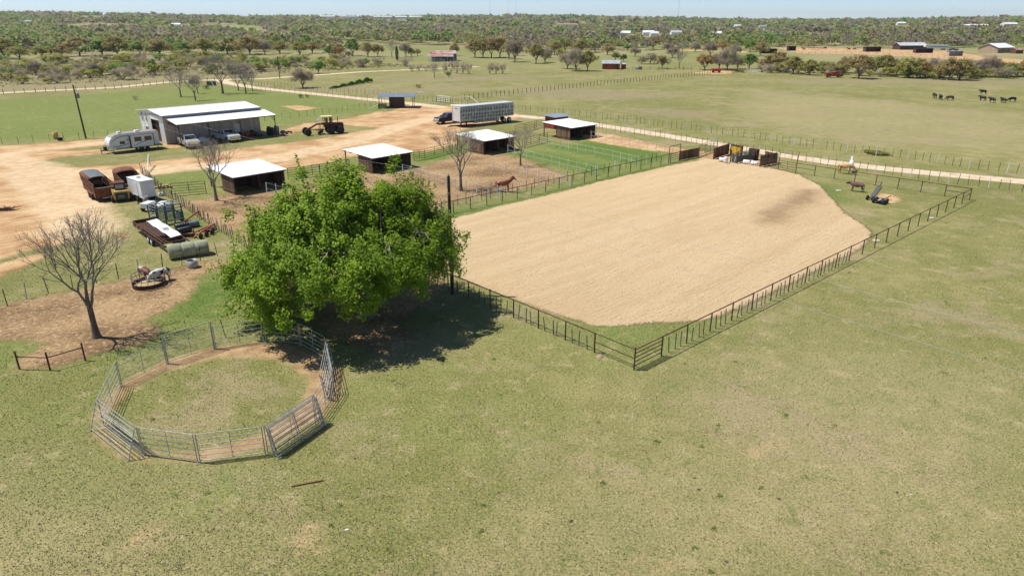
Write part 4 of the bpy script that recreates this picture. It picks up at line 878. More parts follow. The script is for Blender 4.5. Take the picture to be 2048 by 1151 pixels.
# ---- far woods, one mass
def far_woods():
    rg = np.random.default_rng(77)
    pal = foliage_mat('far_wood_foliage', (0.27, 0.245, 0.18), (0.30, 0.305, 0.125), (0.21, 0.30, 0.085), 0.45, objvar=0.0)
    pal.node_tree.nodes['Color Ramp'].color_ramp.elements.new(0.25).color = c4((0.36, 0.30, 0.185))
    pal.node_tree.nodes['Color Ramp'].color_ramp.elements.new(0.75).color = c4((0.31, 0.34, 0.12))
    start_px = [-400, 0, 200, 400, 560, 640, 800, 950, 1100, 1300, 1500, 1700, 2048, 2500]
    start_r = [405, 395, 425, 440, 455, 470, 500, 480, 475, 500, 530, 545, 585, 600]
    V, T = [], []
    def emit(x, y, h, w, nq, kind):
        z0 = hills(x, y); n = len(x)
        d = rg.normal(size=(n, nq, 3)); d /= np.linalg.norm(d, axis=2)[:, :, None]; d[:, :, 2] = np.abs(d[:, :, 2]) * 1.3 - 0.35
        r = 0.65 + 0.35 * rg.random((n, nq, 1))
        c = np.stack([x, y, z0 + h * 0.52], 1)[:, None, :] + d * r * np.stack([w, w, h * 0.48], 1)[:, None, :]
        c = c.reshape(-1, 3); s = np.repeat(np.maximum(w, h * 0.4) * (1.9 / math.sqrt(nq)), nq) * (0.7 + 0.6 * rg.random(n * nq))
        V.append(leaf_quads(c, s, rg, 0.35, 1.3)); T.append(np.clip(np.repeat(kind, nq) + rg.normal(size=n * nq) * 0.06, 0, 1))
    def fieldmask(x, y, thr):
        v = np.sin(x / 97 + 1.7) * np.cos(y / 143 + 0.4) + 0.7 * np.sin(x / 41 + y / 77) + 0.5 * np.cos(x / 211 - y / 173)
        return v > thr
    for r0, r1, n, nq, hm, thr in [(-35, 60, 900, 80, 8.5, -1.1), (40, 170, 1500, 60, 10.0, -0.75), (170, 420, 3000, 40, 10.0, -0.4), (420, 1100, 6500, 22, 8.5, -0.3), (1100, 2700, 8500, 12, 9.5, -0.6)]:
        px = rg.random(n) * 2650 - 300; az = (px - 1024) / 1365 / 0.9315
        st = np.interp(px, start_px, start_r); y = st + r0 + (r1 - r0) * rg.random(n) ** 0.8
        x = az * y; k = fieldmask(x, y, thr)
        for px_, d_, _rf, L_ in far_h:                       # clearings in front of the far buildings
            bx_ = (px_ - 1024) / 1365 / 0.9315
            k &= ~((np.abs(x - bx_ * y) < L_ * 0.75 + 6) & (y > d_ * 0.80) & (y < d_ + 20))
        x, y = x[k], y[k]; h = hm * (0.4 + 0.85 * rg.random(len(x)) ** 1.3); w = h * (0.36 + 0.42 * rg.random(len(x))) * (1 + (r0 > 400) * 0.9)
        kind = np.clip(0.5 + 0.6 * (np.sin(x / 43 + 0.7) * np.cos(y / 61) * 0.7 + rg.normal(size=len(x)) * 0.5), 0, 1)
        emit(x, y, h, w, nq, kind)
    v = np.concatenate(V); tt = np.concatenate(T)
    o = link('far_woodland', quads_mesh('far_woodland', v, pal, {'tint': tt}))
    tag(o, 'mixed grey, tan and green woodland rolling away to the horizon', 'woodland', kind='stuff')
far_woods()

# weeds in the near pasture
def weeds():
    rg = np.random.default_rng(91); n = 110; y = 18 + 60 * rg.random(n) ** 1.4; x = (rg.random(n) * 2 - 1) * 0.78 * y
    z = zones(np.stack([x, y], 1)); k = (z['sand'] < -0.3) & (z['dirt'] < 0) & (z['road'] < -0.5); x, y = x[k], y[k]; n = len(x)
    c = clump_points(np.column_stack([x, y, np.full(n, 0.03)]), 0.14 + 0.34 * rg.random(n) ** 2, 26, rg, 0.06); c[:, 2] = np.maximum(c[:, 2], 0.008)
    wm = foliage_mat('weed_leaves', (0.15, 0.20, 0.045), (0.19, 0.245, 0.055), (0.25, 0.29, 0.07), 0.4)
    tag(link('weeds', quads_mesh('weeds', leaf_quads(c, 0.022 + 0.025 * rg.random(len(c)), rg, 0.5, 1.2), wm, {'tint': rg.random(len(c))})), 'small dark green weeds dotted through the pasture grass', 'weeds', kind='stuff')
weeds()


# ------------------------------------------------------------------ fences
def post_mesh(name, r, h, mat, n=5, cap=False):
    mb = MB(); mb.tube((0, 0, -0.05), (0, 0, h), r, r, n)
    return mb.mesh(name, M[mat])
PM = {
    'pipe': post_mesh('post', 0.045, 1.30, 'rust_pipe', 8), 'stake': post_mesh('stake', 0.035, 1.02, 'wood_stake', 5), 'rstake': post_mesh('stake', 0.03, 1.0, 'rust_pipe', 5),
    't': post_mesh('post', 0.032, 1.25, 'dark_post', 4), 'white': post_mesh('post', 0.046, 1.32, 'white_post', 6), 'pale': post_mesh('post', 0.05, 1.25, 'pale_post', 5),
    'tall': post_mesh('post', 0.06, 2.0, 'rust_pipe', 8), 'wood': post_mesh('post', 0.07, 1.25, 'wood_stake', 6), 'galv': post_mesh('post', 0.04, 1.2, 'galv', 5), 'far': post_mesh('post', 0.075, 1.35, 'dark_post', 4), 'farpale': post_mesh('post', 0.085, 1.35, 'pale_post', 4)}
def lerp(a, b, s): return (a[0] + (b[0] - a[0]) * s, a[1] + (b[1] - a[1]) * s)
def plen(pts): return sum(math.dist(pts[i], pts[i + 1]) for i in range(len(pts) - 1))
def along(pts, s):
    for i in range(len(pts) - 1):
        d = math.dist(pts[i], pts[i + 1])
        if s <= d or i == len(pts) - 2: return lerp(pts[i], pts[i + 1], s / d)
        s -= d
def put_post(root, p, kind, tilt=0.04, name='post', sc=1.0):
    o = link(name, PM[kind], root, (p[0] - root.location.x, p[1] - root.location.y, 0), (random.gauss(0, tilt), random.gauss(0, tilt), random.random() * 3), (1, 1, sc * (1 + random.gauss(0, 0.03))))
    return o
def wires(root, pts, hs, r, mat, name='wires'):
    mb = MB(); o = root.location
    for h in hs:
        for i in range(len(pts) - 1): mb.tube((pts[i][0] - o.x, pts[i][1] - o.y, h), (pts[i + 1][0] - o.x, pts[i + 1][1] - o.y, h), r, r, 3, False)
    w = mb.build(name, M[mat], root); w['kind'] = 'stuff'; return w
def post_fence(label, pts, spacing, pattern, hs=(0.4, 0.8, 1.15), wr=0.006, wmat='wire', group=None, name='wire_fence', tilt=0.04):
    """pattern: list of post kinds repeated along the line"""
    root = empty(name, pts[0], 0, label, 'fence', group)
    L = plen(pts); n = max(1, int(L / spacing))
    for i in range(n + 1):
        k = pattern[i % len(pattern)]
        if k: put_post(root, along(pts, L * i / n + (random.gauss(0, 0.06) if 0 < i < n else 0)), k, tilt)
    if hs: wires(root, pts, hs, wr, wmat)
    return root

# arena fence: rusty pipe posts, one top rail, stakes with net wire between them
AC, BC, WC, NC = (6.95, 34.53), (50.74, 74.08), (-15.99, 59.2), (27.3, 99.79)
CH = (23.81, 96.92)          # where the board panels of the roping chute begin
GN = (35.58, 90.78)            # north gate post
def pipe_side(label, a, b, n, stakes=0, s_from=0, s_to=99, low=False):
    root = empty('arena_fence', a, 0, label, 'fence', 'rusty pipe fences round the arena')
    o = root.location
    for i in range(n + 1):
        put_post(root, lerp(a, b, i / n), 'pipe', 0.012)
        if i < n:
            p, q = lerp(a, b, i / n), lerp(a, b, (i + 1) / n)
            MB().tube((p[0] - o.x, p[1] - o.y, 1.28), (q[0] - o.x, q[1] - o.y, 1.28), 0.038, n=8).build('rail', M['rust_pipe'], root)
            if s_from <= i < s_to:
                for k in range(stakes): put_post(root, lerp(p, q, (k + 1) / (stakes + 1) + random.gauss(0, 0.03)), 'stake' if random.random() < 0.8 else 'rstake', 0.05, 'stake')
    wires(root, [lerp(a, b, max(s_from, 0) / n), lerp(a, b, min(n, s_to) / n)] if stakes else [a, b], (0.15, 0.3, 0.45, 0.6, 0.75, 0.9), 0.0035, 'wire', 'net_wire')
    return root
E1 = lerp(AC, BC, 1 / 23)
east = pipe_side('long rusty pipe fence along the right side of the sand arena', E1, BC, 22, 3, 0, 10)
west = pipe_side('rusty pipe and stake fence along the near left side of the arena', lerp(AC, WC, 0.088), WC, 13, 3)
nw = pipe_side('rusty pipe fence between the arena and the horse paddocks', WC, CH, 24, 0)
north = pipe_side('rusty pipe fence at the far end of the arena by the road', (37.05, 88.53), BC, 8, 0)
def rail_bay(root, a, b, hs, r=0.032, mat='rust_pipe'):
    o = root.location
    for h in hs: MB().tube((a[0] - o.x, a[1] - o.y, h), (b[0] - o.x, b[1] - o.y, h), r, n=6).build('rail', M[mat], root)
put_post(east, AC, 'pipe', 0.0, sc=1.06); rail_bay(east, AC, E1, (0.25, 0.52, 0.78, 1.03, 1.28))
rail_bay(west, AC, lerp(AC, WC, 0.088), (0.72, 1.28))
rail_bay(east, lerp(E1, BC, 21 / 22), BC, (0.7,)); rail_bay(north, lerp((37.05, 88.53), BC, 7 / 8), BC, (0.7,)); rail_bay(north, (37.05, 88.53), lerp((37.05, 88.53), BC, 1 / 8), (0.75,))
# arena gate at the far end
ag = empty('arena_gate', GN, 0, 'tall rusty pipe gate frame in the far arena fence', 'gate')
g2 = (37.05, 88.53); d_ = (g2[0] - GN[0], g2[1] - GN[1])
for q in ((0, 0), d_): MB().tube((q[0], q[1], 0), (q[0], q[1], 2.25), 0.05, n=8).build('post', M['rust_pipe'], ag)
for h in (0.35, 0.65, 0.95, 1.25, 2.25): MB().tube((0, 0, h), (d_[0], d_[1], h), 0.03, n=6).build('rail', M['rust_pipe'], ag)
MB().tube((d_[0] / 2, d_[1] / 2, 0.3), (d_[0] / 2, d_[1] / 2, 1.25), 0.025, n=6).build('brace', M['rust_pipe'], ag)

# roping chute corner
def plank_wall(label, a, b, h, n, mat='plank', thick=0.05, cap=True, name='board_fence', dark=False):
    L = math.dist(a, b); ang = math.atan2(b[1] - a[1], b[0] - a[0])
    root = empty(name, a, ang, label, 'board fence')
    w = L / n; pm = MB().box(0.008, -thick / 2, 0.08, w - 0.008, thick / 2, h).mesh('plank', M[mat])
    for i in range(n): link('plank', pm, root, (i * w, random.gauss(0, 0.006), random.gauss(0, 0.01)))
    for x in (0, L): MB().tube((x, 0.09, 0), (x, 0.09, h + 0.06), 0.05, n=8).build('post', M['rust_pipe'], root)
    for z in (0.3, h): MB().tube((0, 0.06, z), (L, 0.06, z), 0.03, n=6).build('rail', M['rust_pipe'], root)
    return root
plank_wall('long brown board panel at the corner of arena and paddock fence', CH, (27.21, 99.67), 1.35, 22)
plank_wall('brown board wall left of the white barrels', (28.98, 98.01), (32.24, 101.88), 1.6, 18)
plank_wall('short board wall behind the green roping chute', (32.34, 101.71), (33.64, 100.19), 1.55, 10)
plank_wall('brown board wing right of the white barrels', (33.74, 92.46), (36.7, 94.73), 1.55, 18)
plank_wall('rust brown board panel behind the right wing of the chute', (35.95, 97.11), (36.93, 95.27), 1.3, 9)
yp = empty('yellow_sheet', (32.24, 100.9), math.atan2((32.95, 100.07)[1] - (32.24, 100.9)[1], (32.95, 100.07)[0] - (32.24, 100.9)[0]), 'yellow plastic sheet on the board wall behind the chute', 'panel')
MB().box(0, -0.02, 0.15, 0.85, 0.02, 1.4).build('sheet', M['yellow_bright'], yp); MB().box(0.9, -0.02, 0.15, 1.5, 0.02, 1.35).build('sheet', M['yellow_bright'], yp)
def pipe_panel(label, a, b, h, n, mat='rust_pipe', cat='gate', name='pipe_gate', group=None, mids=1, r=0.028, legs=True):
    root = empty(name, a, math.atan2(b[1] - a[1], b[0] - a[0]), label, cat, group); L = math.dist(a, b)
    for x in [0, L] + [L * (i + 1) / (mids + 1) for i in range(mids)]: MB().tube((x, 0, 0.0 if x in (0, L) else 0.25), (x, 0, h), r, n=6).build('upright', M[mat], root)
    for i in range(n): MB().tube((0, 0, 0.25 + (h - 0.27) * i / (n - 1)), (L, 0, 0.25 + (h - 0.27) * i / (n - 1)), r * 0.9, n=6).build('rail', M[mat], root)
    return root
pipe_panel('rusty pipe gate between two board walls of the chute', (27.36, 99.99), (28.96, 98.09), 1.3, 6)
pipe_panel('rusty pipe panel receding behind the pipe gate at the chute', (27.46, 100.39), (29.91, 103.45), 1.7, 6)
pipe_panel('rusty pipe panel running towards the road beside the chute', (29.91, 103.45), (30.52, 102.41), 1.75, 6)
pipe_panel('rusty pipe panel right of the chute wing at the arena edge', (33.75, 92.29), (35.56, 90.72), 1.25, 6)
tf = empty('gate_frame', (21.85, 95.09), 0, 'tall pipe arch over the gate in the paddock fence', 'gate')
q_ = (23.89, 97.29); d_ = (q_[0] - tf.location.x, q_[1] - tf.location.y)
for q in ((0, 0), d_): MB().tube((q[0], q[1], 0), (q[0], q[1], 2.3), 0.05, n=8).build('post', M['rust_pipe'], tf)
MB().tube((0, 0, 2.3), (d_[0], d_[1], 2.3), 0.04, n=8).build('crossbar', M['rust_pipe'], tf)
for h in (0.3, 0.6, 0.9, 1.2): MB().tube((0, 0, h), (d_[0], d_[1], h), 0.026, n=6).build('rail', M['rust_pipe'], tf)
# the green roping chute
a_, b_ = (31.11, 95.45), (34.84, 98.05)
rc = empty('roping_chute', a_, math.atan2(b_[1] - a_[1], b_[0] - a_[0]), 'dark green steel roping chute between the white barrels', 'chute'); L_ = math.dist(a_, b_)
for sy in (-0.42, 0.42):
    MB().box(0, sy - 0.02, 0.1, L_, sy + 0.02, 0.75).build('side_sheet', M['green_steel'], rc)
    for z in (0.9, 1.08, 1.26): MB().tube((0, sy, z), (L_, sy, z), 0.03, n=6).build('rail', M['green_steel'], rc)
    for i in range(6): MB().tube((L_ * i / 5, sy, 0), (L_ * i / 5, sy, 1.32), 0.04, n=6).build('post', M['green_steel'], rc)
for i in range(4): MB().tube((L_ * (i + 0.6) / 4.2, -0.42, 1.32), (L_ * (i + 0.6) / 4.2, 0.42, 1.32), 0.03, n=6).build('crossbar', M['green_steel'], rc)
MB().box(-0.06, -0.42, 0.1, 0, -0.05, 1.25).build('head_gate', M['green_steel'], rc); MB().box(-0.06, 0.05, 0.1, 0, 0.42, 1.25).build('head_gate', M['green_steel'], rc)
MB().box(-0.16, -0.62, 0, -0.04, -0.5, 1.7).build('post', M['rust_dark'], rc); MB().box(-0.16, 0.5, 0, -0.04, 0.62, 1.7).build('post', M['rust_dark'], rc)
MB().box(L_ * 0.86, -0.7, 0.0, L_ * 0.98, 0.7, 1.55).build('tail_gate', M['rust_dark'], rc)
MB().box(-0.1, -0.2, 0.25, -0.065, -0.12, 0.9).build('latch', M['white_paint'], rc)
def barrel(loc, rz, lying, label):
    root = empty('barrel', loc, rz, label, 'barrel', 'white plastic barrels by the chute')
    prof = [(0.26, 0), (0.29, 0.04), (0.29, 0.28), (0.305, 0.30), (0.29, 0.32), (0.29, 0.56), (0.305, 0.58), (0.29, 0.60), (0.29, 0.85), (0.26, 0.89)]
    if lying: MB().lathe(prof, (0, 0, 0.3), 18, 'x').build('drum', M['barrel'], root); MB().lathe([(0.05, 0.89), (0.05, 0.92)], (0, 0.12, 0.4), 8, 'x').build('bung', M['grey_poly'], root)
    else: MB().lathe(prof, (0, 0, 0), 18).build('drum', M['barrel'], root); MB().lathe([(0.05, 0.89), (0.05, 0.92)], (0.12, 0.1, 0), 8).build('bung', M['grey_poly'], root)
barrel((29.23, 96.25), -0.35, True, 'white barrel lying beside the standing one'); barrel((29.84, 95.2), 0, False, 'white barrel standing upright at the arena edge')
barrel((32.14, 94.73), -0.5, True, 'white barrel lying just right of the green chute'); barrel((32.99, 93.92), -0.5, True, 'rightmost white barrel, lying before the board wing')

# road fences, field fences
RN = [(-14.33, 169.19), (1.0, 155.4), (12.26, 147.61), (23.19, 136.17), (30.53, 127.54), (37.73, 119.89), (42.94, 113.56), (46.16, 109.21), (49.58, 105.6), (52.84, 101.39), (57.13, 98.62), (61.41, 91.45), (65.4, 88.53), (68.26, 84.89)]
post_fence('wire fence with white posts along the far side of the gravel road', RN, 1.05, ['white', 't', 't', 't'])
RS = [(15.52, 128.16), (16.69, 125.69), (23.97, 118.24), (29.31, 112.07), (34.2, 105.16), (39.15, 98.62), (42.43, 94.55), (45.74, 90.78), (49.21, 87.28), (52.6, 83.45), (56.25, 80.19), (59.18, 78.14), (61.63, 75.94)]
post_fence('wire fence with white posts along the near side of the gravel road', RS, 1.05, ['white', 't', 't', 't'])
post_fence('dark steel post fence of the green field behind the camper', [(-85.78, 108.75), (-81.94, 110.62), (-71.61, 116.38), (-63.07, 120.44)], 2.0, ['t'])
post_fence('dark steel post fence of the green field right of the barn', [(-48.82, 137.6), (-39.51, 148.86), (-31.69, 163.5)], 1.9, ['t'])
post_fence('pale post fence along the upper side of the dirt lane', [(-79.14, 218.43), (-54.48, 200.7), (-34.69, 186.84), (-18.51, 172.46)], 1.6, ['farpale', 't'])
post_fence('thin post fence along the lower side of the dirt lane', [(-82.12, 210.01), (-64.45, 196.34), (-42.8, 180.58), (-29.13, 169.19)], 2.2, ['t'])
post_fence('dark post fence crossing the big pasture towards the hedgerow', [(-11.82, 177.01), (-3.19, 187.49), (10.86, 202.19), (27.78, 220.19), (52.62, 244.8), (73.17, 263.56)], 1.7, ['far'])
post_fence('dark post fence along the far dirt road', [(-143.54, 186.84), (-138.36, 190.8), (-127.35, 199.22), (-115.96, 206.81), (-107.89, 225.65), (-98.32, 235.35)], 2.4, ['far'])
post_fence('short fence beside the white brace gate at the road junction', [(-18.51, 172.46), (-14.24, 168.13)], 0.8, ['wood', 't'])
post_fence('leaning stake fence between the cow pen and scrap yard', [(-36.06, 42.45), (-35.08, 43.93), (-34.93, 44.47), (-34.61, 45.89), (-34.0, 46.18), (-32.32, 47.59), (-30.69, 48.86), (-29.85, 49.74), (-28.64, 51.22), (-27.58, 51.7), (-26.62, 52.42), (-25.45, 53.92), (-23.87, 55.91)], 1.45, ['t', 't', 'galv', 't', 'rstake'], tilt=0.10)
post_fence('close-set post fence between the scrap yard and dirt paddock', [(-48.26, 88.21), (-45.76, 84.89), (-39.33, 75.94), (-34.83, 70.71), (-31.52, 66.56), (-27.71, 62.08), (-22.73, 56.33)], 0.62, ['rstake', 't', 'galv', 'rstake', 't'], tilt=0.05)
post_fence('few thin posts behind the round pen', [(-20.57, 36.22), (-18.97, 37.69), (-17.58, 39.27), (-15.41, 41.45)], 2.6, ['t'], tilt=0.06)
# white paddock fences
def paddock(label, pts):
    return post_fence(label, pts, 1.75, ['white'], (0.55, 1.2), 0.008, 'white_wire', 'white paddock fences', 'paddock_fence', 0.015)
paddock('white rail fence from the second shelter to the arena fence', [(-14.17, 88.06), (-11.03, 84.6), (-5.98, 78.64), (-1.33, 74.08)])
paddock('white rail fence behind the chestnut horse', [(-2.52, 89.8), (1.03, 87.28), (5.26, 82.34), (6.92, 80.19)])
paddock('white fence between dirt paddock and green paddock', [(-0.6, 102.62), (2.43, 97.67), (5.83, 93.32), (9.06, 89.0), (10.72, 86.82)])
paddock('white fence through the green paddocks from the fourth shelter', [(4.19, 110.86), (7.53, 106.48), (10.94, 102.62), (14.2, 98.43), (17.32, 93.5)])
paddock('white fence from the fourth shelter towards the chute', [(13.33, 116.38), (18.03, 109.68), (21.55, 105.16), (23.79, 101.39)])
paddock('short white rail before the first shelter', [(-28.29, 77.39), (-26.75, 76.18), (-25.12, 74.77)])
post_fence('line of white posts and stakes just outside the arena fence', [lerp(WC, CH, 0.22), lerp(WC, CH, 0.22)][:1] + [(q[0] - 1.35, q[1] + 1.45) for q in (lerp(WC, CH, 0.25), lerp(WC, CH, 0.6), lerp(WC, CH, 0.97))], 1.15, ['white', 't', 't'], (0.4, 0.8, 1.15), 0.006)
# pipe panels along the yard side of the paddocks
for i, (a, b, lb) in enumerate([((-38.53, 75.94), (-35.23, 77.27), 'rusty pipe panels left of the first shelter'), ((-28.01, 84.6), (-26.27, 85.77), 'dark pipe gate right of the first shelter'), ((-26.21, 85.77), (-24.68, 86.98), 'second dark pipe gate right of the first shelter'), ((-24.62, 86.98), (-21.6, 90.45), 'dark pipe panel running to the second shelter'),
                                ((-13.93, 96.92), (-12.5, 98.05), 'dark pipe panel right of the second shelter'), ((-12.5, 98.05), (-9.02, 103.88), 'long dark pipe panel behind the tall bare tree'), ((1.56, 107.38), (5.85, 113.56), 'dark pipe panel left of the fourth shelter'), ((0.53, 121.57), (6.43, 131.39), 'dark pipe panel between cattle trailer and blue roofed shed')]):
    pipe_panel(lb, a, b, 1.45, 5, 'rust_pipe', 'fence', 'pipe_fence', None, 2 if math.dist(a, b) > 4 else 1, 0.035)
post_fence('dark post fence from the cattle trailer along the paddocks', [(2.17, 125.09), (7.05, 128.8), (11.38, 125.09), (14.64, 120.44)], 2.2, ['t'], (0.5, 1.0))
pipe_panel('white slatted gate by the road behind the cattle trailer', (-18.45, 173.02), (-14.85, 169.73), 1.5, 4, 'white_post', 'gate', 'white_gate', None, 1, 0.07)
wb = empty('brace_post', (-12.31, 171.36), 0, 'white H-brace with slanting strut right of the slatted gate', 'fence brace')
MB().tube((0, 0, 0), (0, 0, 1.5), 0.07).build('post', M['white_post'], wb); MB().tube((0, 0, 1.45), (2.2, -0.6, 1.45), 0.06).build('rail', M['white_post'], wb); MB().tube((2.2, -0.6, 1.45), (4.4, -2.6, 0), 0.06).build('strut', M['white_post'], wb)
wb = empty('brace_post', (-24.76, 181.8), 0, 'white H-brace beside the blue roofed loading shed', 'fence brace')
MB().tube((0, 0, 0), (0, 0, 1.5), 0.07).build('post', M['white_post'], wb); MB().tube((0, 0, 1.45), (1.9, -0.2, 1.45), 0.06).build('rail', M['white_post'], wb); MB().tube((0, 0, 1.45), (-1.6, -1.2, 0), 0.06).build('strut', M['white_post'], wb)
wb = empty('brace_post', (-48.26, 88.21), 0, 'white leaning brace pole at the scrap yard gate', 'fence brace')
MB().tube((-1.5, 5.4, 0), (-1.5, 5.4, 1.5), 0.05).build('post', M['galv'], wb); MB().tube((-1.5, 5.4, 1.5), (1.3, -1.0, 0.05), 0.06).build('strut', M['white_post'], wb); MB().tube((0, 0, 0), (0, 0, 1.4), 0.05).build('post', M['galv'], wb); MB().tube((-1.5, 5.4, 1.3), (0, 0, 1.3), 0.035).build('rail', M['galv'], wb)
# three-post rail left of the pen
sr = empty('hitching_rail', (-28.1, 34.59), 0, 'short rusty three-post rail left of the round pen', 'fence'); o_ = sr.location
ps_ = [(-28.1, 34.59), (-26.27, 34.47), (-24.97, 35.67)]
for q in ps_: MB().tube((q[0] - o_.x, q[1] - o_.y, 0), (q[0] - o_.x, q[1] - o_.y, 1.15), 0.05, n=8).build('post', M['rust_pipe'], sr)
for i in range(2): MB().tube((ps_[i][0] - o_.x, ps_[i][1] - o_.y, 0.8 + 0.1 * i * 0), (ps_[i + 1][0] - o_.x, ps_[i + 1][1] - o_.y, 0.8 + 0.05 * i), 0.035, n=8).build('rail', M['rust_pipe'], sr)

# ------------------------------------------------------------------ round pen
pv = [(-21.28, 32.65),(-19.98, 35.27),(-18.01, 37.21),(-15.33, 38.25),(-12.94, 37.69),(-10.81, 35.7),(-9.45, 31.79),(-9.74, 29.2),(-11.24, 26.38),(-14.08, 25.74),(-16.89, 26.31),(-20.08, 28.8)]
round_pen = empty('round_pen', (*PEN_C, 0), 0, 'galvanised steel round pen of twelve panels in the near pasture', 'round pen')
def pen_panel(label, a, b, h=1.5, bow=False, n=6, name='panel', tilt=0.0, mat='galv', lift=0.12):
    L = math.dist(a, b)
    if name == 'spare_gate': root = empty(name, a, math.atan2(b[1] - a[1], b[0] - a[0]), label, 'livestock gate', 'spare gates leaning on the round pen')
    else:
        root = empty(name, (a[0] - PEN_C[0], a[1] - PEN_C[1], 0), math.atan2(b[1] - a[1], b[0] - a[0])); root.parent = round_pen
    root.rotation_euler = (tilt, 0, root.rotation_euler.z)
    e = 0.06
    for x in (e, L - e): MB().tube((x, 0, 0), (x, 0, h), 0.025, n=8).build('upright', M[mat], root)
    MB().tube((L / 2, 0, lift), (L / 2, 0, h), 0.016, n=6).build('stay', M[mat], root)
    for i in range(n):
        z = lift + (h - lift - 0.01) * i / (n - 1); MB().tube((e, 0, z), (L - e, 0, z), 0.019, n=8).build('rail', M[mat], root)
    for x in (e - 0.05, L - e - 0.03): MB().box(x, -0.06, 0, x + 0.08, 0.06, 0.03).build('foot', M[mat], root)
    return root
segs = [(11, 0, 'left panel of the round pen seen nearly edge on'), (0, 1, 'far left panel of the round pen'), (2, 3, 'round pen panel right of the gate'), (3, 4, 'round pen panel half in tree shadow'), (4, 5, 'round pen panel in the tree shadow'), (5, 6, 'right panel of the round pen, nearly edge on'), (6, 7, 'round pen panel casting a striped shadow on the right'), (7, 8, 'front right panel of the round pen'), (8, 9, 'front panel of the round pen, right of the front corner'), (9, 10, 'front panel of the round pen, left of the front corner'), (10, 11, 'left front panel of the round pen')]
for i, j, lb in segs: pen_panel(lb, pv[i], pv[j])
# gate with raised bow
gp = pen_panel('walk-through gate of the round pen with raised top bar', pv[1], pv[2], 1.5, name='gate'); L_ = math.dist(pv[1], pv[2])
for x in (0.02, L_ - 0.02): MB().tube((x, 0, 0), (x, 0, 1.82), 0.035, n=8).build('gate_post', M['galv'], gp)
MB().tube((0.02, 0, 1.80), (L_ - 0.02, 0, 1.80), 0.028, n=8).build('bow', M['galv'], gp)
# spare panels leaning on the outside
def off(p, q, d): 
    L = math.dist(p, q); return ((q[1] - p[1]) / L * d, -(q[0] - p[0]) / L * d)
def lean(label, i, j, d, sh, tilt, h=1.5, s0=0.0, s1=1.0, mat='galv', n=6):
    a, b = lerp(pv[i], pv[j], s0), lerp(pv[i], pv[j], s1); o = off(pv[i], pv[j], -d)
    return pen_panel(label, (a[0] + o[0], a[1] + o[1]), (b[0] + o[0], b[1] + o[1]), h, tilt=tilt, n=n, mat=mat, name='spare_gate')
lean('spare panel leaning outside the left front of the pen', 11, 10, -0.62, 0, -0.36)
lean('first spare panel stacked against the front right of the pen', 8, 7, -0.42, 0, -0.20, 1.5)
lean('second spare panel stacked against the front right of the pen', 8, 7, -0.58, 0, -0.25, 1.5, 0.02, 1.0, 'grey_steel')
lean('outermost spare panel stacked against the front right of the pen', 8, 7, -0.74, 0, -0.28, 1.55, -0.03, 0.98, 'galv', 7)
lean('spare panel doubled on the right side of the pen', 7, 5, -0.30, 0, -0.12, 1.55, 0.30, 0.92)
lean('second spare panel doubled on the right side of the pen', 7, 5, -0.46, 0, -0.16, 1.5, 0.28, 0.9, 'grey_steel')

# ------------------------------------------------------------------ horse shelters
def ribbed_roof(x0, y0, x1, y1, z00, z01, mat, name, parent, rib=0.3, along_y=True, th=0.04):
    """sheet sloping from z00 (at y0) to z01 (at y1) with raised ribs running down the slope"""
    mb = MB()
    mb.add([(x0, y0, z00), (x1, y0, z00), (x1, y1, z01), (x0, y1, z01), (x0, y0, z00 - th), (x1, y0, z00 - th), (x1, y1, z01 - th), (x0, y1, z01 - th)],
           [(0, 1, 2, 3), (7, 6, 5, 4), (0, 4, 5, 1), (1, 5, 6, 2), (2, 6, 7, 3), (3, 7, 4, 0)])
    n = max(2, int((x1 - x0) / rib))
    for i in range(n + 1):
        x = x0 + 0.03 + (x1 - x0 - 0.06) * i / n; w = 0.022
        mb.add([(x - w, y0, z00), (x + w, y0, z00), (x, y0, z00 + 0.03), (x - w, y1, z01), (x + w, y1, z01), (x, y1, z01 + 0.03)], [(0, 3, 5, 2), (1, 2, 5, 4), (0, 2, 1), (3, 4, 5)])
    return mb.build(name, M[mat], parent)
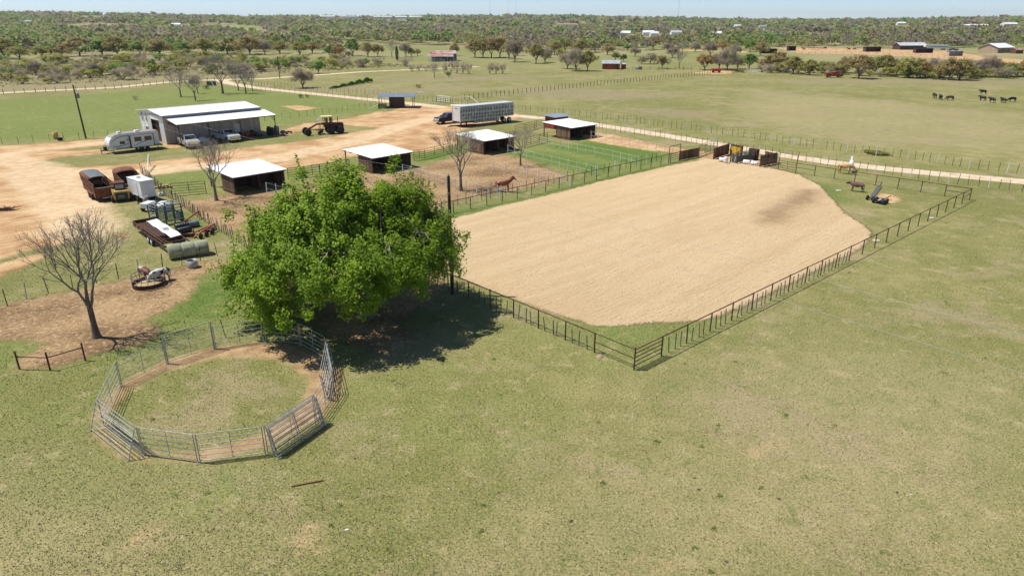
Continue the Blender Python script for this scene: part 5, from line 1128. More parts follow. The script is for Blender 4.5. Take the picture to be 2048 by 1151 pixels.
def shelter(fl, rz, label, length=6.2, slats=False):
    root = empty('horse_shelter', fl, rz, label, 'shelter', 'white roofed horse shelters')
    L, Dp, hf, hb = length, 3.0, 2.02, 2.28; full = 6.3
    roof = ribbed_roof(-0.25, -0.55, L + 0.25, full, hf + 0.06, hb + 0.12, 'white_roof', 'roof', root, 0.25)
    for y in (-0.4, 1.5, Dp, 4.7, full - 0.2):
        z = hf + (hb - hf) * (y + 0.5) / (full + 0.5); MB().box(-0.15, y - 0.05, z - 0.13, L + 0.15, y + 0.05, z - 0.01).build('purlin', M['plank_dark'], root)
    def wall(p, q, n, h0, h1, mat='plank'):
        ang = math.atan2(q[1] - p[1], q[0] - p[0]); W = math.dist(p, q) / n
        for i in range(n):
            h = h0 + (h1 - h0) * (i + 0.5) / n
            pm = wall.cache.setdefault((round(W, 3), round(h, 2), mat), MB().box(0.006, -0.02, 0.04, W - 0.006, 0.02, h).mesh('plank', M[mat]))
            s = lerp(p, q, i / n); link('plank', pm, root, (s[0], s[1], random.gauss(0, 0.012)), (0, 0, ang + random.gauss(0, 0.006)))
    wall.cache = shelter.cache
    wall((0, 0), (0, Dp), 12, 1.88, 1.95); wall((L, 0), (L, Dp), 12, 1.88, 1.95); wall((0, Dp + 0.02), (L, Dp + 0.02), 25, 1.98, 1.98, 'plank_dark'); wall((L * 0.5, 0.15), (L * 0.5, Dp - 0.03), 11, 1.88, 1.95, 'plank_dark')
    for x, y in ((0.0, -0.07), (L * 0.5, 0.05), (L, -0.07), (0.0, full - 0.3), (L, full - 0.3), (L * 0.5, full - 0.3)):
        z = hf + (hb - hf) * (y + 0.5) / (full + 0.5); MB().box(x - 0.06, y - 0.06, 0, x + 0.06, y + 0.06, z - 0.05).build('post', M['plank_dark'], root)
    for x in (-0.035, L + 0.035): MB().box(x - 0.02, 0, 0.3, x + 0.02, Dp, 0.42).build('girt', M['plank'], root)
    return root
shelter.cache = {}
shelter((-31.64, 76.54), R(46.5), 'first horse shelter, nearest the scrap yard')
shelter((-18.17, 88.21), R(46), 'second horse shelter, rising behind the green tree')
shelter((-4.24, 101.67), R(44), 'third horse shelter, behind two bare trees', 6.2)
shelter((9.62, 114.82), R(43), 'fourth horse shelter, nearest the gravel road', 6.2)
# blue roofed small sheds
bs = empty('tack_shed', (7.71, 127.23), R(40), 'small blue roofed shed behind the fourth shelter', 'shed')
ribbed_roof(-0.4, -0.6, 3.9, 3.0, 2.15, 2.3, 'blue_roof', 'roof', bs); 
for x0, y0, x1, y1 in ((0, 0, 3.5, 0.06), (0, 2.4, 3.5, 2.46), (0, 0.06, 0.06, 2.4), (3.44, 0.06, 3.5, 2.4)): MB().box(x0, y0, 0, x1, y1, 2.1).build('wall', M['red_wall'], bs)
ls = empty('loading_shed', (-26.6, 161.52), R(3), 'open blue roofed loading shed beside the lane', 'shed')
ribbed_roof(-3.9, -2.2, 4.3, 2.6, 2.5, 2.75, 'blue_roof', 'roof', ls, 0.4)
for x, y in ((-3.6, -1.9), (3.9, -1.9), (-3.6, 2.3), (3.9, 2.3)): MB().tube((x, y, 0), (x, y, 2.55), 0.06, n=6).build('post', M['rust_pipe'], ls)
MB().box(-1.5, -0.9, 0, 1.8, 1.6, 2.45).build('tack_room', M['plank_dark'], ls); MB().box(-0.4, -0.96, 0.1, 0.5, -0.905, 2.0).build('door', M['plank'], ls)
cr_ = empty('cattle_crate', (-29.4, 159.11), R(10), 'dark slatted crate with ramp left of the loading shed', 'crate')
for i in range(6): MB().box(-0.9, -0.5, 0.15 + i * 0.17, 0.9, -0.44, 0.28 + i * 0.17).build('slat', M['plank_dark'], cr_)
for x in (-0.95, 0.9): MB().box(x, -0.5, 0, x + 0.06, 0.5, 1.25).build('side', M['plank_dark'], cr_)
MB().tube((-1.0, -0.4, 0.9), (-3.0, -1.0, 0.05), 0.07).build('ramp_rail', M['white_post'], cr_)

# ------------------------------------------------------------------ white barn with lean-to
BL, BW, BE, BR = 16.0, 10.6, 4.53, 5.08
barn = empty('metal_barn', (-55.34, 110.43), R(45.77), 'large white metal barn with lean-to on its right side', 'barn')
def corr(x0, x1, z0, z1, y, mat, name, rib=0.42, out=-1):
    mb = MB(); s = out
    mb.box(x0, min(y, y - s * 0.04), z0, x1, max(y, y - s * 0.04), z1)
    n = int((x1 - x0) / rib)
    for i in range(n + 1):
        x = x0 + 0.03 + (x1 - x0 - 0.06) * i / n
        mb.add([(x - 0.05, y, z0), (x + 0.05, y, z0), (x, y + s * 0.045, z0), (x - 0.05, y, z1), (x + 0.05, y, z1), (x, y + s * 0.045, z1)], [(0, 2, 5, 3), (2, 1, 4, 5), (0, 1, 2), (3, 5, 4)])
    return mb.build(name, M[mat], barn)
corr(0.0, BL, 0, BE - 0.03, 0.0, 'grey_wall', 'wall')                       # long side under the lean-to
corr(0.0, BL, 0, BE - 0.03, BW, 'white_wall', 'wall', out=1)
def gable(x, sgn, holes, name):
    mb = MB()
    def q(y0, y1, z0, z1a, z1b): mb.add([(x, y0, z0), (x, y1, z0), (x, y1, z1b), (x, y0, z1a)], [(0, 1, 2, 3)])
    top = lambda y: BE - 0.03 + (BR - BE) * (1 - abs(y - BW / 2) / (BW / 2))
    ys = sorted({0.05, BW - 0.05, BW / 2, *[h[0] for h in holes], *[h[1] for h in holes]})
    for i in range(len(ys) - 1):
        y0, y1 = ys[i], ys[i + 1]; z = 0.0
        for h in sorted([h for h in holes if h[0] < (y0 + y1) / 2 < h[1]], key=lambda h: h[2]):
            if h[2] > z: mb.add([(x, y0, z), (x, y1, z), (x, y1, h[2]), (x, y0, h[2])], [(0, 1, 2, 3)])
            z = h[3]
        q(y0, y1, z, top(y0), top(y1))
    for i in range(27):
        y = 0.2 + i * 0.39
        if any(h[0] - 0.06 < y < h[1] + 0.06 for h in holes): continue
        mb.add([(x, y - 0.05, 0), (x, y + 0.05, 0), (x + sgn * 0.04, y, 0), (x, y - 0.05, top(y) - 0.02), (x, y + 0.05, top(y) - 0.02), (x + sgn * 0.04, y, top(y) - 0.02)], [(0, 2, 5, 3), (2, 1, 4, 5)])
    return mb.build(name, M['white_wall'], barn)
holes = [(2.0, 5.4, 0.0, 3.6), (9.0, 9.85, 0.0, 2.05), (7.0, 8.2, 0.9, 2.15), (6.9, 7.6, 3.05, 4.35), (8.7, 9.4, 3.05, 4.35)]
gable(0.0, -1, holes, 'gable_wall'); gable(BL, 1, [], 'gable_wall')
MB().box(0.5, 2.0, 0, 0.55, 5.4, 3.6).build('sliding_door', M['rust_dark'], barn)
MB().box(-0.03, 9.0, 0, 0.03, 9.85, 2.05).build('entry_door', M['white_paint'], barn)
for y0, y1, z0, z1 in holes[2:]:
    w_ = MB().box(0.02, y0, z0, 0.05, y1, z1).build('window', M['glass'], barn)
    fm = MB()
    for a, b, c, d in ((y0 - 0.06, y1 + 0.06, z1, z1 + 0.06), (y0 - 0.06, y1 + 0.06, z0 - 0.06, z0), (y0 - 0.06, y0, z0, z1), (y1, y1 + 0.06, z0, z1), ((y0 + y1) / 2 - 0.03, (y0 + y1) / 2 + 0.03, z0, z1), (y0, y1, (z0 + z1) / 2 - 0.03, (z0 + z1) / 2 + 0.03)): fm.box(-0.05, a, c, 0.015, b, d)
    fm.build('frame', M['white_paint'], w_)
for y0, y1, z0, z1 in ((-0.35, BW / 2, BE, BR), (BW + 0.35, BW / 2, BE, BR)):
    lo = (y0, y1, z0, z1)
    if y0 < y1: r_ = ribbed_roof(-0.3, y0, BL + 0.3, y1, z0 + 0.02, z1 + 0.05, 'white_roof', 'roof', barn, 0.45)
    else:
        mb = MB(); mb.add([(-0.3, y0, z0 + 0.02), (BL + 0.3, y0, z0 + 0.02), (BL + 0.3, y1, z1 + 0.05), (-0.3, y1, z1 + 0.05), (-0.3, y0, z0 - 0.02), (BL + 0.3, y0, z0 - 0.02), (BL + 0.3, y1, z1 + 0.01), (-0.3, y1, z1 + 0.01)], [(3, 2, 1, 0), (4, 5, 6, 7), (0, 1, 5, 4), (1, 2, 6, 5), (3, 0, 4, 7)]); r_ = mb.build('roof', M['white_roof'], barn)
MB().box(-0.32, BW / 2 - 0.12, BR + 0.06, BL + 0.32, BW / 2 + 0.12, BR + 0.09).build('ridge_cap', M['white_roof'], r_)
MB().box(-0.05, -0.42, BE - 0.34, BL + 0.25, -0.36, BE - 0.02).build('gutter', M['trim_grey'], barn)
MB().box(-0.34, -0.36, BE - 0.1, -0.3, BW / 2, BE + 0.02).build('rake_trim', M['trim_grey'], barn).rotation_euler = (0, 0, 0)
lean_ = ribbed_roof(0.35, -4.25, BL + 1.05, -0.08, 3.52, 4.12, 'white_roof', 'lean_to_roof', barn, 0.45)
for x in (0.7, 5.3, 10.6, BL + 0.75):
    MB().tube((x, -4.1, 0), (x, -4.1, 3.4), 0.07, n=8).build('lean_to_post', M['rust_pipe'], barn)
    MB().box(x - 0.06, -4.2, 3.3, x + 0.06, -0.1, 3.44).build('rafter', M['rust_pipe'], barn).rotation_euler = (0, 0, 0)
    MB().tube((x, -4.1, 2.6), (x, -2.9, 3.3), 0.04, n=6).build('knee_brace', M['rust_pipe'], barn)
MB().box(0.35, -4.2, 3.36, BL + 1.05, -4.1, 3.47).build('lean_to_beam', M['rust_pipe'], barn)
mb = MB()
for i in range(11): mb.tube((0.6, -4.1 + i * 0.38, 3.05), (0.6, -4.1 + i * 0.38, 3.45), 0.025, n=4)
mb.tube((0.6, -4.15, 3.02), (0.6, -0.1, 3.5), 0.035, n=5); mb.build('truss', M['rust_pipe'], barn)
MB().box(0.12, -0.07, 0.0, 1.0, -0.05, 2.1).build('side_door', M['white_wall'], barn, (11.2, 0, 0.05))

# ------------------------------------------------------------------ far houses and barns
def gable_house(label, loc, rz, L, W, h, rh, wall, roof, name='cabin', cat='house', eave=0.3, wins=(), chim=False):
    root = empty(name, (loc[0], loc[1], float(hills(loc[0], loc[1]))), rz, label, cat)
    def side(y0, y1): MB().box(-L / 2, y0, 0, L / 2, y1, h).build('wall', M[wall], root)
    side(-W / 2, -W / 2 + 0.12); side(W / 2 - 0.12, W / 2)
    for x in (-L / 2, L / 2 - 0.12): MB().prism([(-W / 2 + 0.12, 0), (W / 2 - 0.12, 0), (W / 2 - 0.12, h), (0, h + rh - 0.02), (-W / 2 + 0.12, h)], x, x + 0.12, 'x').build('gable_wall', M[wall], root)
    for s in (-1, 1):
        mb = MB(); y0 = s * (W / 2 + eave); z0 = h - rh * eave / (W / 2)
        mb.add([(-L / 2 - eave, y0, z0), (L / 2 + eave, y0, z0), (L / 2 + eave, 0, h + rh), (-L / 2 - eave, 0, h + rh), (-L / 2 - eave, y0, z0 + 0.1), (L / 2 + eave, y0, z0 + 0.1), (L / 2 + eave, 0, h + rh + 0.1), (-L / 2 - eave, 0, h + rh + 0.1)], [(0, 1, 2, 3), (4, 7, 6, 5), (0, 4, 5, 1), (1, 5, 6, 2), (3, 2, 6, 7), (0, 3, 7, 4)])
        mb.build('roof', M[roof], root)
    for kind, x0, x1, z0, z1 in wins:
        MB().box(x0, -W / 2 - 0.05, z0, x1, -W / 2 - 0.004, z1).build(kind, M['glass'] if kind == 'window' else M['plank_dark'], root)
    return root
rh_ = gable_house('red cabin with pale metal roof at the edge of the big pasture', (40.97, 296.0), R(-12), 6.8, 5.6, 2.3, 1.1, 'red_wall', 'grey_roof', 'red_cabin', 'cabin', 0.35, [('window', -2.2, -1.5, 1.1, 1.8), ('window', 1.2, 1.9, 1.1, 1.8), ('door', 2.3, 3.0, 0, 2.0)])
rs_ = gable_house('small red shed attached right of the red cabin', (46.14, 296.0), R(-12), 1.9, 2.0, 1.9, 0.35, 'red_wall', 'grey_roof', 'red_shed', 'shed', 0.15)
tr_ = empty('stock_tank', (51.81, 292.87), 0, 'grey round tank on the pasture right of the red cabin', 'tank'); MB().lathe([(1.3, 0), (1.3, 0.8), (1.15, 1.1), (0.3, 1.3)], n=14).build('shell', M['grey_steel'], tr_); MB().lathe([(0.25, 1.3), (0.25, 1.4)], n=10).build('lid', M['grey_poly'], tr_)
fb = empty('old_barn', (-33.98, 358.93), R(10), 'blue-grey far barn with rusty lean-to roof', 'barn')
MB().box(-6, -4, 0, 6, -3.85, 3.4).build('wall', M['blue_wall'], fb); MB().box(-6, 3.85, 0, 6, 4, 3.4).build('wall', M['blue_wall'], fb)
for x in (-6, 5.85): MB().prism([(-3.85, 0), (3.85, 0), (3.85, 3.4), (0, 4.7), (-3.85, 3.4)], x, x + 0.15, 'x').build('gable_wall', M['blue_wall'], fb)
for s in (-1, 1):
    MB().add([(-6.2, s * 4.2, 3.35), (6.2, s * 4.2, 3.35), (6.2, 0, 4.75), (-6.2, 0, 4.75), (-6.2, s * 4.2, 3.45), (6.2, s * 4.2, 3.45), (6.2, 0, 4.85), (-6.2, 0, 4.85)], [(0, 1, 2, 3), (4, 7, 6, 5), (0, 4, 5, 1), (1, 5, 6, 2), (0, 3, 7, 4)]).build('roof', M['rust_roof'], fb)
MB().add([(-8.5, -8.6, 2.2), (4.2, -8.6, 2.2), (4.2, -4.0, 3.25), (-8.5, -4.0, 3.25), (-8.5, -8.6, 2.3), (4.2, -8.6, 2.3), (4.2, -4.0, 3.35), (-8.5, -4.0, 3.35)], [(0, 1, 2, 3), (4, 7, 6, 5), (0, 4, 5, 1), (1, 5, 6, 2), (0, 3, 7, 4)]).build('lean_to_roof', M['rust_roof'], fb)
for i in range(5): MB().tube((-8.2 + i * 3.05, -8.4, 0), (-8.2 + i * 3.05, -8.4, 2.2), 0.09, n=6).build('post', M['white_post'], fb)
for i in range(3): MB().box(-8.2, -8.46, 0.4 + i * 0.4, 0, -8.4, 0.55 + i * 0.4).build('board', M['pale_post'], fb)
pipe_panel('pale corral boards left of the rusty roofed barn', (-54.99, 347.77), (-49.47, 358.93), 1.5, 4, 'pale_post', 'fence', 'corral_fence', None, 3, 0.09)
def open_shed(label, loc, rz, L, W, h, wall, roof, back=True, name='run_in_shed'):
    root = empty(name, (loc[0], loc[1], 0), rz, label, 'shed', 'far horse sheds')
    MB().box(-L / 2 - 0.3, -W / 2 - 0.4, h, L / 2 + 0.3, W / 2 + 0.3, h + 0.12).build('roof', M[roof], root)
    MB().box(-L / 2, W / 2 - 0.1, 0, L / 2, W / 2, h).build('wall', M[wall], root)
    for x in (-L / 2, L / 2 - 0.1): MB().box(x, -W / 2, 0, x + 0.1, W / 2 - 0.1, h).build('wall', M[wall], root)
    for i in range(3): MB().box(-L / 2 + (L - 0.15) * i / 2, -W / 2 - 0.1, 0, -L / 2 + (L - 0.15) * i / 2 + 0.15, -W / 2 - 0.002, h).build('post', M['plank_dark'], root)
    return root
open_shed('dark run-in shed at the left end of the far horse paddocks', (156.46, 440.62), R(4), 9.5, 3, 2.6, 'plank_dark', 'rust_dark')
open_shed('small dark shed in the far paddocks, second from the left', (186.28, 482.01), R(4), 5, 3, 2.8, 'plank_dark', 'rust_dark')
open_shed('dark run-in shed in the middle of the far paddocks', (232.22, 466.1), R(4), 10, 3.5, 2.9, 'plank_dark', 'rust_dark')
open_shed('dark run-in shed before the pale stable roof', (254.8, 447.61), R(4), 11, 3, 2.6, 'plank_dark', 'rust_dark')
open_shed('grey run-in shed at the right end of the far paddocks', (250.84, 408.63), R(4), 8, 2.5, 2.6, 'grey_wall', 'grey_roof')
gable_house('long stable with pale roof beyond the far paddocks', (276.69, 503.47), R(4), 19, 9, 2.8, 1.7, 'plank_dark', 'grey_roof', 'stable', 'stable', 0.5)
gable_house('tan house with white metal roof at the far right', (304.56, 454.83), R(28), 17, 12, 3.2, 2.2, 'tan_wall', 'white_roof', 'ranch_house', 'house', 0.6, [('window', -4, -2.5, 1, 2.2), ('window', 2, 3.5, 1, 2.2)])
gable_house('little rust coloured hut right of the tan house', (308.33, 440.62), R(10), 5, 4, 2.0, 0.9, 'rust', 'rust_roof', 'hut', 'shed', 0.2)
hr = empty('horse_trailer', (291.44, 494.67), R(6), 'long white horse trailer parked by the far stable', 'trailer')
MB().box(-7, -1.2, 0.9, 6.5, 1.2, 3.2).build('body', M['white_paint'], hr, bevel=0.15); MB().box(-10, -1.2, 1.9, -7.02, 1.2, 3.6).build('gooseneck', M['white_paint'], hr, bevel=0.2)
MB().box(-6.5, -1.23, 1.9, 6, -1.21, 2.3).build('stripe', M['blue_roof'], hr)
for x in (2, 3.2, 4.4): MB().lathe([(0.45, -1.25), (0.45, -0.95)], (x, 0, 0.45), 12, 'y').build('wheel', M['tyre'], hr)
for i, (px_, d_, rf, L_) in enumerate(far_h):
    x_ = (px_ - 1024) / 1365 / 0.9315 * d_
    gable_house({0: 'far white roof among the woods at the extreme left', 1: 'far grey roof on the left hillside', 2: 'far blue roof in the left woods', 3: 'far white roof in the woods above the white barn'}.get(i, ordw(i - 4 if i - 4 < 20 else 19) + ' far pale building from the left among the woods, right of the hillside ones'), (x_, d_), R(random.uniform(-15, 15)), L_, L_ * 0.4 if L_ < 40 else 16, 4.2 + (L_ > 40) * 4, 2.0, 'white_wall', rf, 'far_building', 'building', 0.4)
# radio masts on the skyline
for px_, d_, top_, lb in [(986, 3000, 4, 'radio mast on the skyline, leftmost of four'), (1018, 3600, 3, 'thin radio mast beside a stouter one on the skyline'), (1031, 3000, 2, 'radio mast right of the thin one on the skyline'), (1312, 2800, -14, 'tallest radio mast, standing alone on the right skyline')]:
    x_ = (px_ - 1024) / 1365 / 0.9315 * d_; z_ = float(hills(x_, d_)); ht = CAM_H + (42 - top_) / 1365 / 0.9315 * d_ * 1.0 - z_
    mt = empty('radio_mast', (x_, d_, z_), 0, lb, 'mast', 'radio masts on the skyline'); w_ = 0.9
    mb = MB()
    for a in range(3): mb.tube((w_ * math.cos(a * 2.094), w_ * math.sin(a * 2.094), 0), (w_ * 0.6 * math.cos(a * 2.094), w_ * 0.6 * math.sin(a * 2.094), ht), 0.16, 0.12, 4)
    for k in range(int(ht / 5)):
        for a in range(3): mb.tube((w_ * 0.9 * math.cos(a * 2.094), w_ * 0.9 * math.sin(a * 2.094), k * 5), (w_ * 0.9 * math.cos(a * 2.094 + 2.094), w_ * 0.9 * math.sin(a * 2.094 + 2.094), k * 5 + 5), 0.08, 0.08, 3)
    mb.build('lattice', M['steel_mast'], mt); MB().tube((0, 0, ht), (0, 0, ht + 4), 0.12, 0.05).build('antenna', M['steel_mast'], mt)

# ------------------------------------------------------------------ power poles and lines
def pole(loc, h, label, name='utility_pole', r=0.15):
    root = empty(name, loc, 0, label, 'utility pole')
    MB().tube((0, 0, -0.1), (0, 0, h), r, r * 0.72, 10).build('shaft', M['creosote'], root)
    MB().tube((0, 0, h), (0, 0, h + 0.16), 0.06, 0.04, 8).build('insulator', M['galv'], root)
    MB().box(-0.03, -r - 0.08, h - 1.3, 0.03, -r * 0.75, h - 1.15).build('bracket', M['galv'], root)
    return root
PA, PB = (-72.01, 116.64), (-4.34, 46.18)
p1 = pole(PA, 8.7, 'leaning dark utility pole behind the camper, left of the barn'); p1.rotation_euler = (0, R(-1.2), 0)
p2 = pole(PB, 8.65, 'dark utility pole between the green tree and the arena', r=0.14)
MB().tube((0, -0.17, 5.9), (0.0, -0.17, 6.3), 0.05).build('guy_clamp', M['galv'], p2)
trf = MB().lathe([(0.22, 0), (0.25, 0.05), (0.25, 0.7), (0.2, 0.75)], (0.38, 0, 6.6), 12).build('transformer', M['grey_steel'], p1)
pole((-79.45, 243.72), 7.3, 'utility pole beside the far dirt road', r=0.14)
PC = (PB[0] + (PB[0] - PA[0]), PB[1] + (PB[1] - PA[1]))
def span(label, a, b, sag, r=0.007, n=40):
    mb = MB(); pts = []
    for i in range(n + 1):
        s = i / n; pts.append((a[0] + (b[0] - a[0]) * s, a[1] + (b[1] - a[1]) * s, a[2] + (b[2] - a[2]) * s - 4 * sag * s * (1 - s)))
    o = pts[0]
    mb.path([(q[0] - o[0], q[1] - o[1], q[2] - o[2]) for q in pts], r, 4)
    w = mb.build('power_line', M['power_wire'], None, o); tag(w, label, 'wire', 'power lines'); return w
span('upper power line between the pole behind the camper and the arena pole', (*PA, 8.75), (*PB, 8.75), 1.3)
span('lower power line between the pole behind the camper and the arena pole', (*PA, 7.5), (*PB, 7.3), 1.5)
span('upper power line from the arena pole over the right pasture', (*PB, 8.75), (*PC, 8.7), 0.9)
span('lower power line from the arena pole over the right pasture', (*PB, 7.3), (*PC, 7.3), 0.9)


# ------------------------------------------------------------------ vehicles
def heading(a, b): return math.atan2(b[1] - a[1], b[0] - a[0])
def wheel(root, x, y, r, w, rim='chrome', side=1):
    tp = [(r * 0.60, -w / 2), (r * 0.92, -w / 2), (r, -w * 0.3), (r, w * 0.3), (r * 0.92, w / 2), (r * 0.60, w / 2)]
    t_ = MB().lathe(tp, (0, 0, 0), 18, 'y').build('wheel', M['tyre'], root, (x, y, r))
    MB().lathe([(r * 0.61, -w * 0.28), (r * 0.58, w * 0.3 * side), (r * 0.2, w * 0.40 * side)] if side > 0 else [(r * 0.2, -w * 0.52), (r * 0.58, -w * 0.51), (r * 0.61, w * 0.28)], (0, 0, 0), 14, 'y').build('rim', M[rim], t_)
    return t_
def frustum(mb, b, t):
    """b, t: (x0, x1, halfwidth, z)"""
    v = []
    for x0, x1, w, z in (b, t): v += [(x0, -w, z), (x1, -w, z), (x1, w, z), (x0, w, z)]
    return mb.add(v, [(0, 3, 2, 1), (4, 5, 6, 7), (0, 1, 5, 4), (1, 2, 6, 5), (2, 3, 7, 6), (3, 0, 4, 7)])
def pane(root, q, mat='glass', o=0.012, name='window'):
    """thin glass slab on the quad q, pushed out along its normal"""
    a, b, c, d = (Vector(p) for p in q); n = (b - a).cross(d - a).normalized()
    v = [p + n * o for p in (a, b, c, d)] + [p - n * 0.01 for p in (a, b, c, d)]
    return MB().add(v, [(0, 1, 2, 3), (7, 6, 5, 4), (0, 4, 5, 1), (1, 5, 6, 2), (2, 6, 7, 3), (3, 7, 4, 0)]).build(name, M[mat], root)
def car(label, loc, rz, paint, crew=True, suv=False, name='pickup_truck', cat='pickup', group=None, trim='chrome', s=1.0):
    root = empty(name, loc, rz, label, cat, group); root.scale = (s, s, s)
    W = 0.98
    x_cab0 = -2.75 if suv else (-0.85 if crew else -0.45)
    front = [(x_cab0, 0.48), (2.75, 0.45), (2.88, 0.62), (2.86, 1.05), (2.70, 1.20), (1.35, 1.30), (x_cab0, 1.30)]
    MB().prism(front, -W, W).build('body', M[paint], root, bevel=0.07)
    if not suv:
        MB().box(-2.85, -W + 0.03, 0.55, x_cab0 - 0.03, W - 0.03, 0.72).build('bed_floor', M['black'], root)
        for sy in (-1, 1): MB().box(-2.9, min(sy * W, sy * (W - 0.1)), 0.5, x_cab0 - 0.04, max(sy * W, sy * (W - 0.1)), 1.28).build('bed_side', M[paint], root, bevel=0.03)
        MB().box(-2.93, -W + 0.11, 0.58, -2.85, W - 0.11, 1.28).build('tailgate', M[paint], root, bevel=0.02)
    t0, t1 = (-2.55, 0.55) if suv else ((x_cab0 + 0.22), 0.75)
    b0, b1 = (x_cab0 + 0.04, 1.42 if not suv else 1.3)
    zt = 1.93
    mb = MB(); frustum(mb, (b0, b1, W - 0.05, 1.28), (t0, t1, W - 0.22, zt)); mb.build('cab', M[paint], root, bevel=0.05)
    lo, hi = 0.08, 0.86
    def sp(fx, fz, sy):
        xb, xt = b0 + (b1 - b0) * fx, t0 + (t1 - t0) * fx
        return (xb + (xt - xb) * fz, sy * ((W - 0.05) + (-0.17) * fz), 1.28 + (zt - 1.28) * fz)
    cuts = [(0.07, 0.34), (0.38, 0.62), (0.66, 0.92)] if suv else ([(0.09, 0.46), (0.51, 0.92)] if crew else [(0.25, 0.9)])
    for sy in (-1, 1):
        for c0, c1 in cuts:
            q = [sp(c0, lo, sy), sp(c1, lo, sy), sp(c1, hi, sy), sp(c0, hi, sy)]
            pane(root, q if sy < 0 else q[::-1])
    k = lambda x_b, x_t, f: x_b + (x_t - x_b) * f
    for xb, xt, sg in ((b1, t1, 1), (b0, t0, -1)):
        w0, w1 = (W - 0.05) - 0.17 * lo - 0.07, (W - 0.05) - 0.17 * hi - 0.07
        q = [(k(xb, xt, lo), -w0, 1.28 + 0.65 * lo), (k(xb, xt, lo), w0, 1.28 + 0.65 * lo), (k(xb, xt, hi), w1, 1.28 + 0.65 * hi), (k(xb, xt, hi), -w1, 1.28 + 0.65 * hi)]
        pane(root, q if sg > 0 else q[::-1], name='windshield' if sg > 0 else 'rear_window')
    MB().box(2.86, -0.62, 0.72, 2.92, 0.62, 1.08).build('grille', M[trim], root); MB().box(2.82, -W + 0.02, 0.42, 3.0, W - 0.02, 0.66).build('bumper', M[trim], root, bevel=0.03)
    MB().box(-3.02, -W + 0.05, 0.45, -2.9 if not suv else -2.76, W - 0.05, 0.62).build('bumper', M[trim], root, bevel=0.02)
    for sy in (-1, 1):
        MB().box(2.78, sy * 0.8 - 0.16, 0.82, 2.9, sy * 0.8 + 0.16, 1.06).build('headlight', M['lamp'], root, bevel=0.02)
        MB().box(-2.95 if not suv else -2.79, sy * 0.88 - 0.07, 0.85, -2.90 if not suv else -2.74, sy * 0.88 + 0.07, 1.2).build('tail_light', M['red_plastic'], root)
        MB().box(1.0, min(sy * W, sy * (W + 0.2)), 1.28, 1.16, max(sy * W, sy * (W + 0.2)), 1.46).build('mirror', M['black'], root)
        for x in (-1.85, 1.85):
            MB().lathe([(0.46, -0.03), (0.46, 0.012)], (x, sy * (W + 0.0), 0.46), 18, 'y').build('wheel_arch', M['black'], root)
            wheel(root, x, sy * (W - 0.09), 0.40, 0.27, 'chrome', sy)
    return root
car('silver pickup parked at the left post of the barn lean-to', (-51.04, 108.75), heading((-54.23, 113.56), (-48.84, 106.93)), 'truck_silver')
car('white crew cab pickup parked under the barn lean-to', (-47.44, 114.31), heading((-50.38, 116.64), (-44.96, 112.56)), 'truck_white')
car('dark SUV parked behind the cattle trailer', (-12.37, 135.47), heading((-9.78, 137.6), (-14.08, 134.08)), 'suv_dark', suv=True, name='suv', cat='car')
car('bright red pickup parked under the hedgerow trees', (113.02, 250.38), heading((108.28, 250.38), (117.07, 250.38)), 'red_paint', s=1.0)
car('dark pickup parked beside the far horse trailer', (291.65, 477.94), R(175), 'blue_roof', s=1.1)

# camper
a_, b_ = (-59.66, 101.8), (-54.57, 106.7)
rv = empty('camper_trailer', ((a_[0] + b_[0]) / 2, (a_[1] + b_[1]) / 2), heading(b_, a_), 'white travel trailer with black swooshes parked before the barn', 'camper')
Lr = math.dist(a_, b_) * 1.0; hx = Lr / 2; Wr = 2.4; rvz = 2.75
# local +x is the nose; the side facing the yard is +y
nose = [(hx - 0.55 + 0.55 * math.sin(t_), 0) for t_ in ()]
prof = [(-hx, 0.55), (hx - 0.55, 0.55), (hx - 0.15, 0.75), (hx, 1.25), (hx - 0.02, 1.6), (hx - 0.18, 2.0), (hx - 0.5, 2.35), (hx - 1.0, 2.6), (hx - 1.7, rvz - 0.02), (-hx + 0.1, rvz), (-hx, rvz - 0.12)]
MB().prism(prof, 0, Wr).build('body', M['rv_white'], rv, (0, -Wr + 0.0, 0), bevel=0.05)
MB().prism([(-hx + 0.05, rvz + 0.003), (hx - 1.7, rvz - 0.015), (hx - 1.0, 2.605), (hx - 0.5, 2.36), (hx - 0.5, 2.42), (hx - 1.0, 2.67), (hx - 1.7, rvz + 0.05), (-hx + 0.05, rvz + 0.06)], -Wr + 0.05, -0.05).build('roof_skin', M['rv_tan'], rv)
MB().box(-hx + 0.02, -0.005, 0.56, hx - 0.9, 0.012, 0.82).build('skirt', M['rv_tan'], rv)
so_ = MB().box(-hx + 0.9, -0.3, 0.72, 0.55, 0.30, 2.45).build('slide_out', M['rv_white'], rv, bevel=0.03)
for x0, x1 in ((-hx + 1.15, -hx + 2.15), (-0.95, 0.05)):
    MB().box(x0, 0.305, 1.55, x1, 0.325, 2.2).build('window', M['glass_brown'], so_); 
for x in (-hx + 0.84, 0.58): MB().box(x, -0.002, 0.6, x + 0.09, 0.33, 2.5).build('slide_trim', M['black'], so_)
MB().box(-hx + 0.84, 0.0, 2.46, 0.67, 0.33, 2.52).build('slide_trim', M['rv_tan'], so_)
MB().box(hx - 2.2, 0.0, 1.3, hx - 1.5, 0.02, 1.75).build('window', M['glass_brown'], rv)
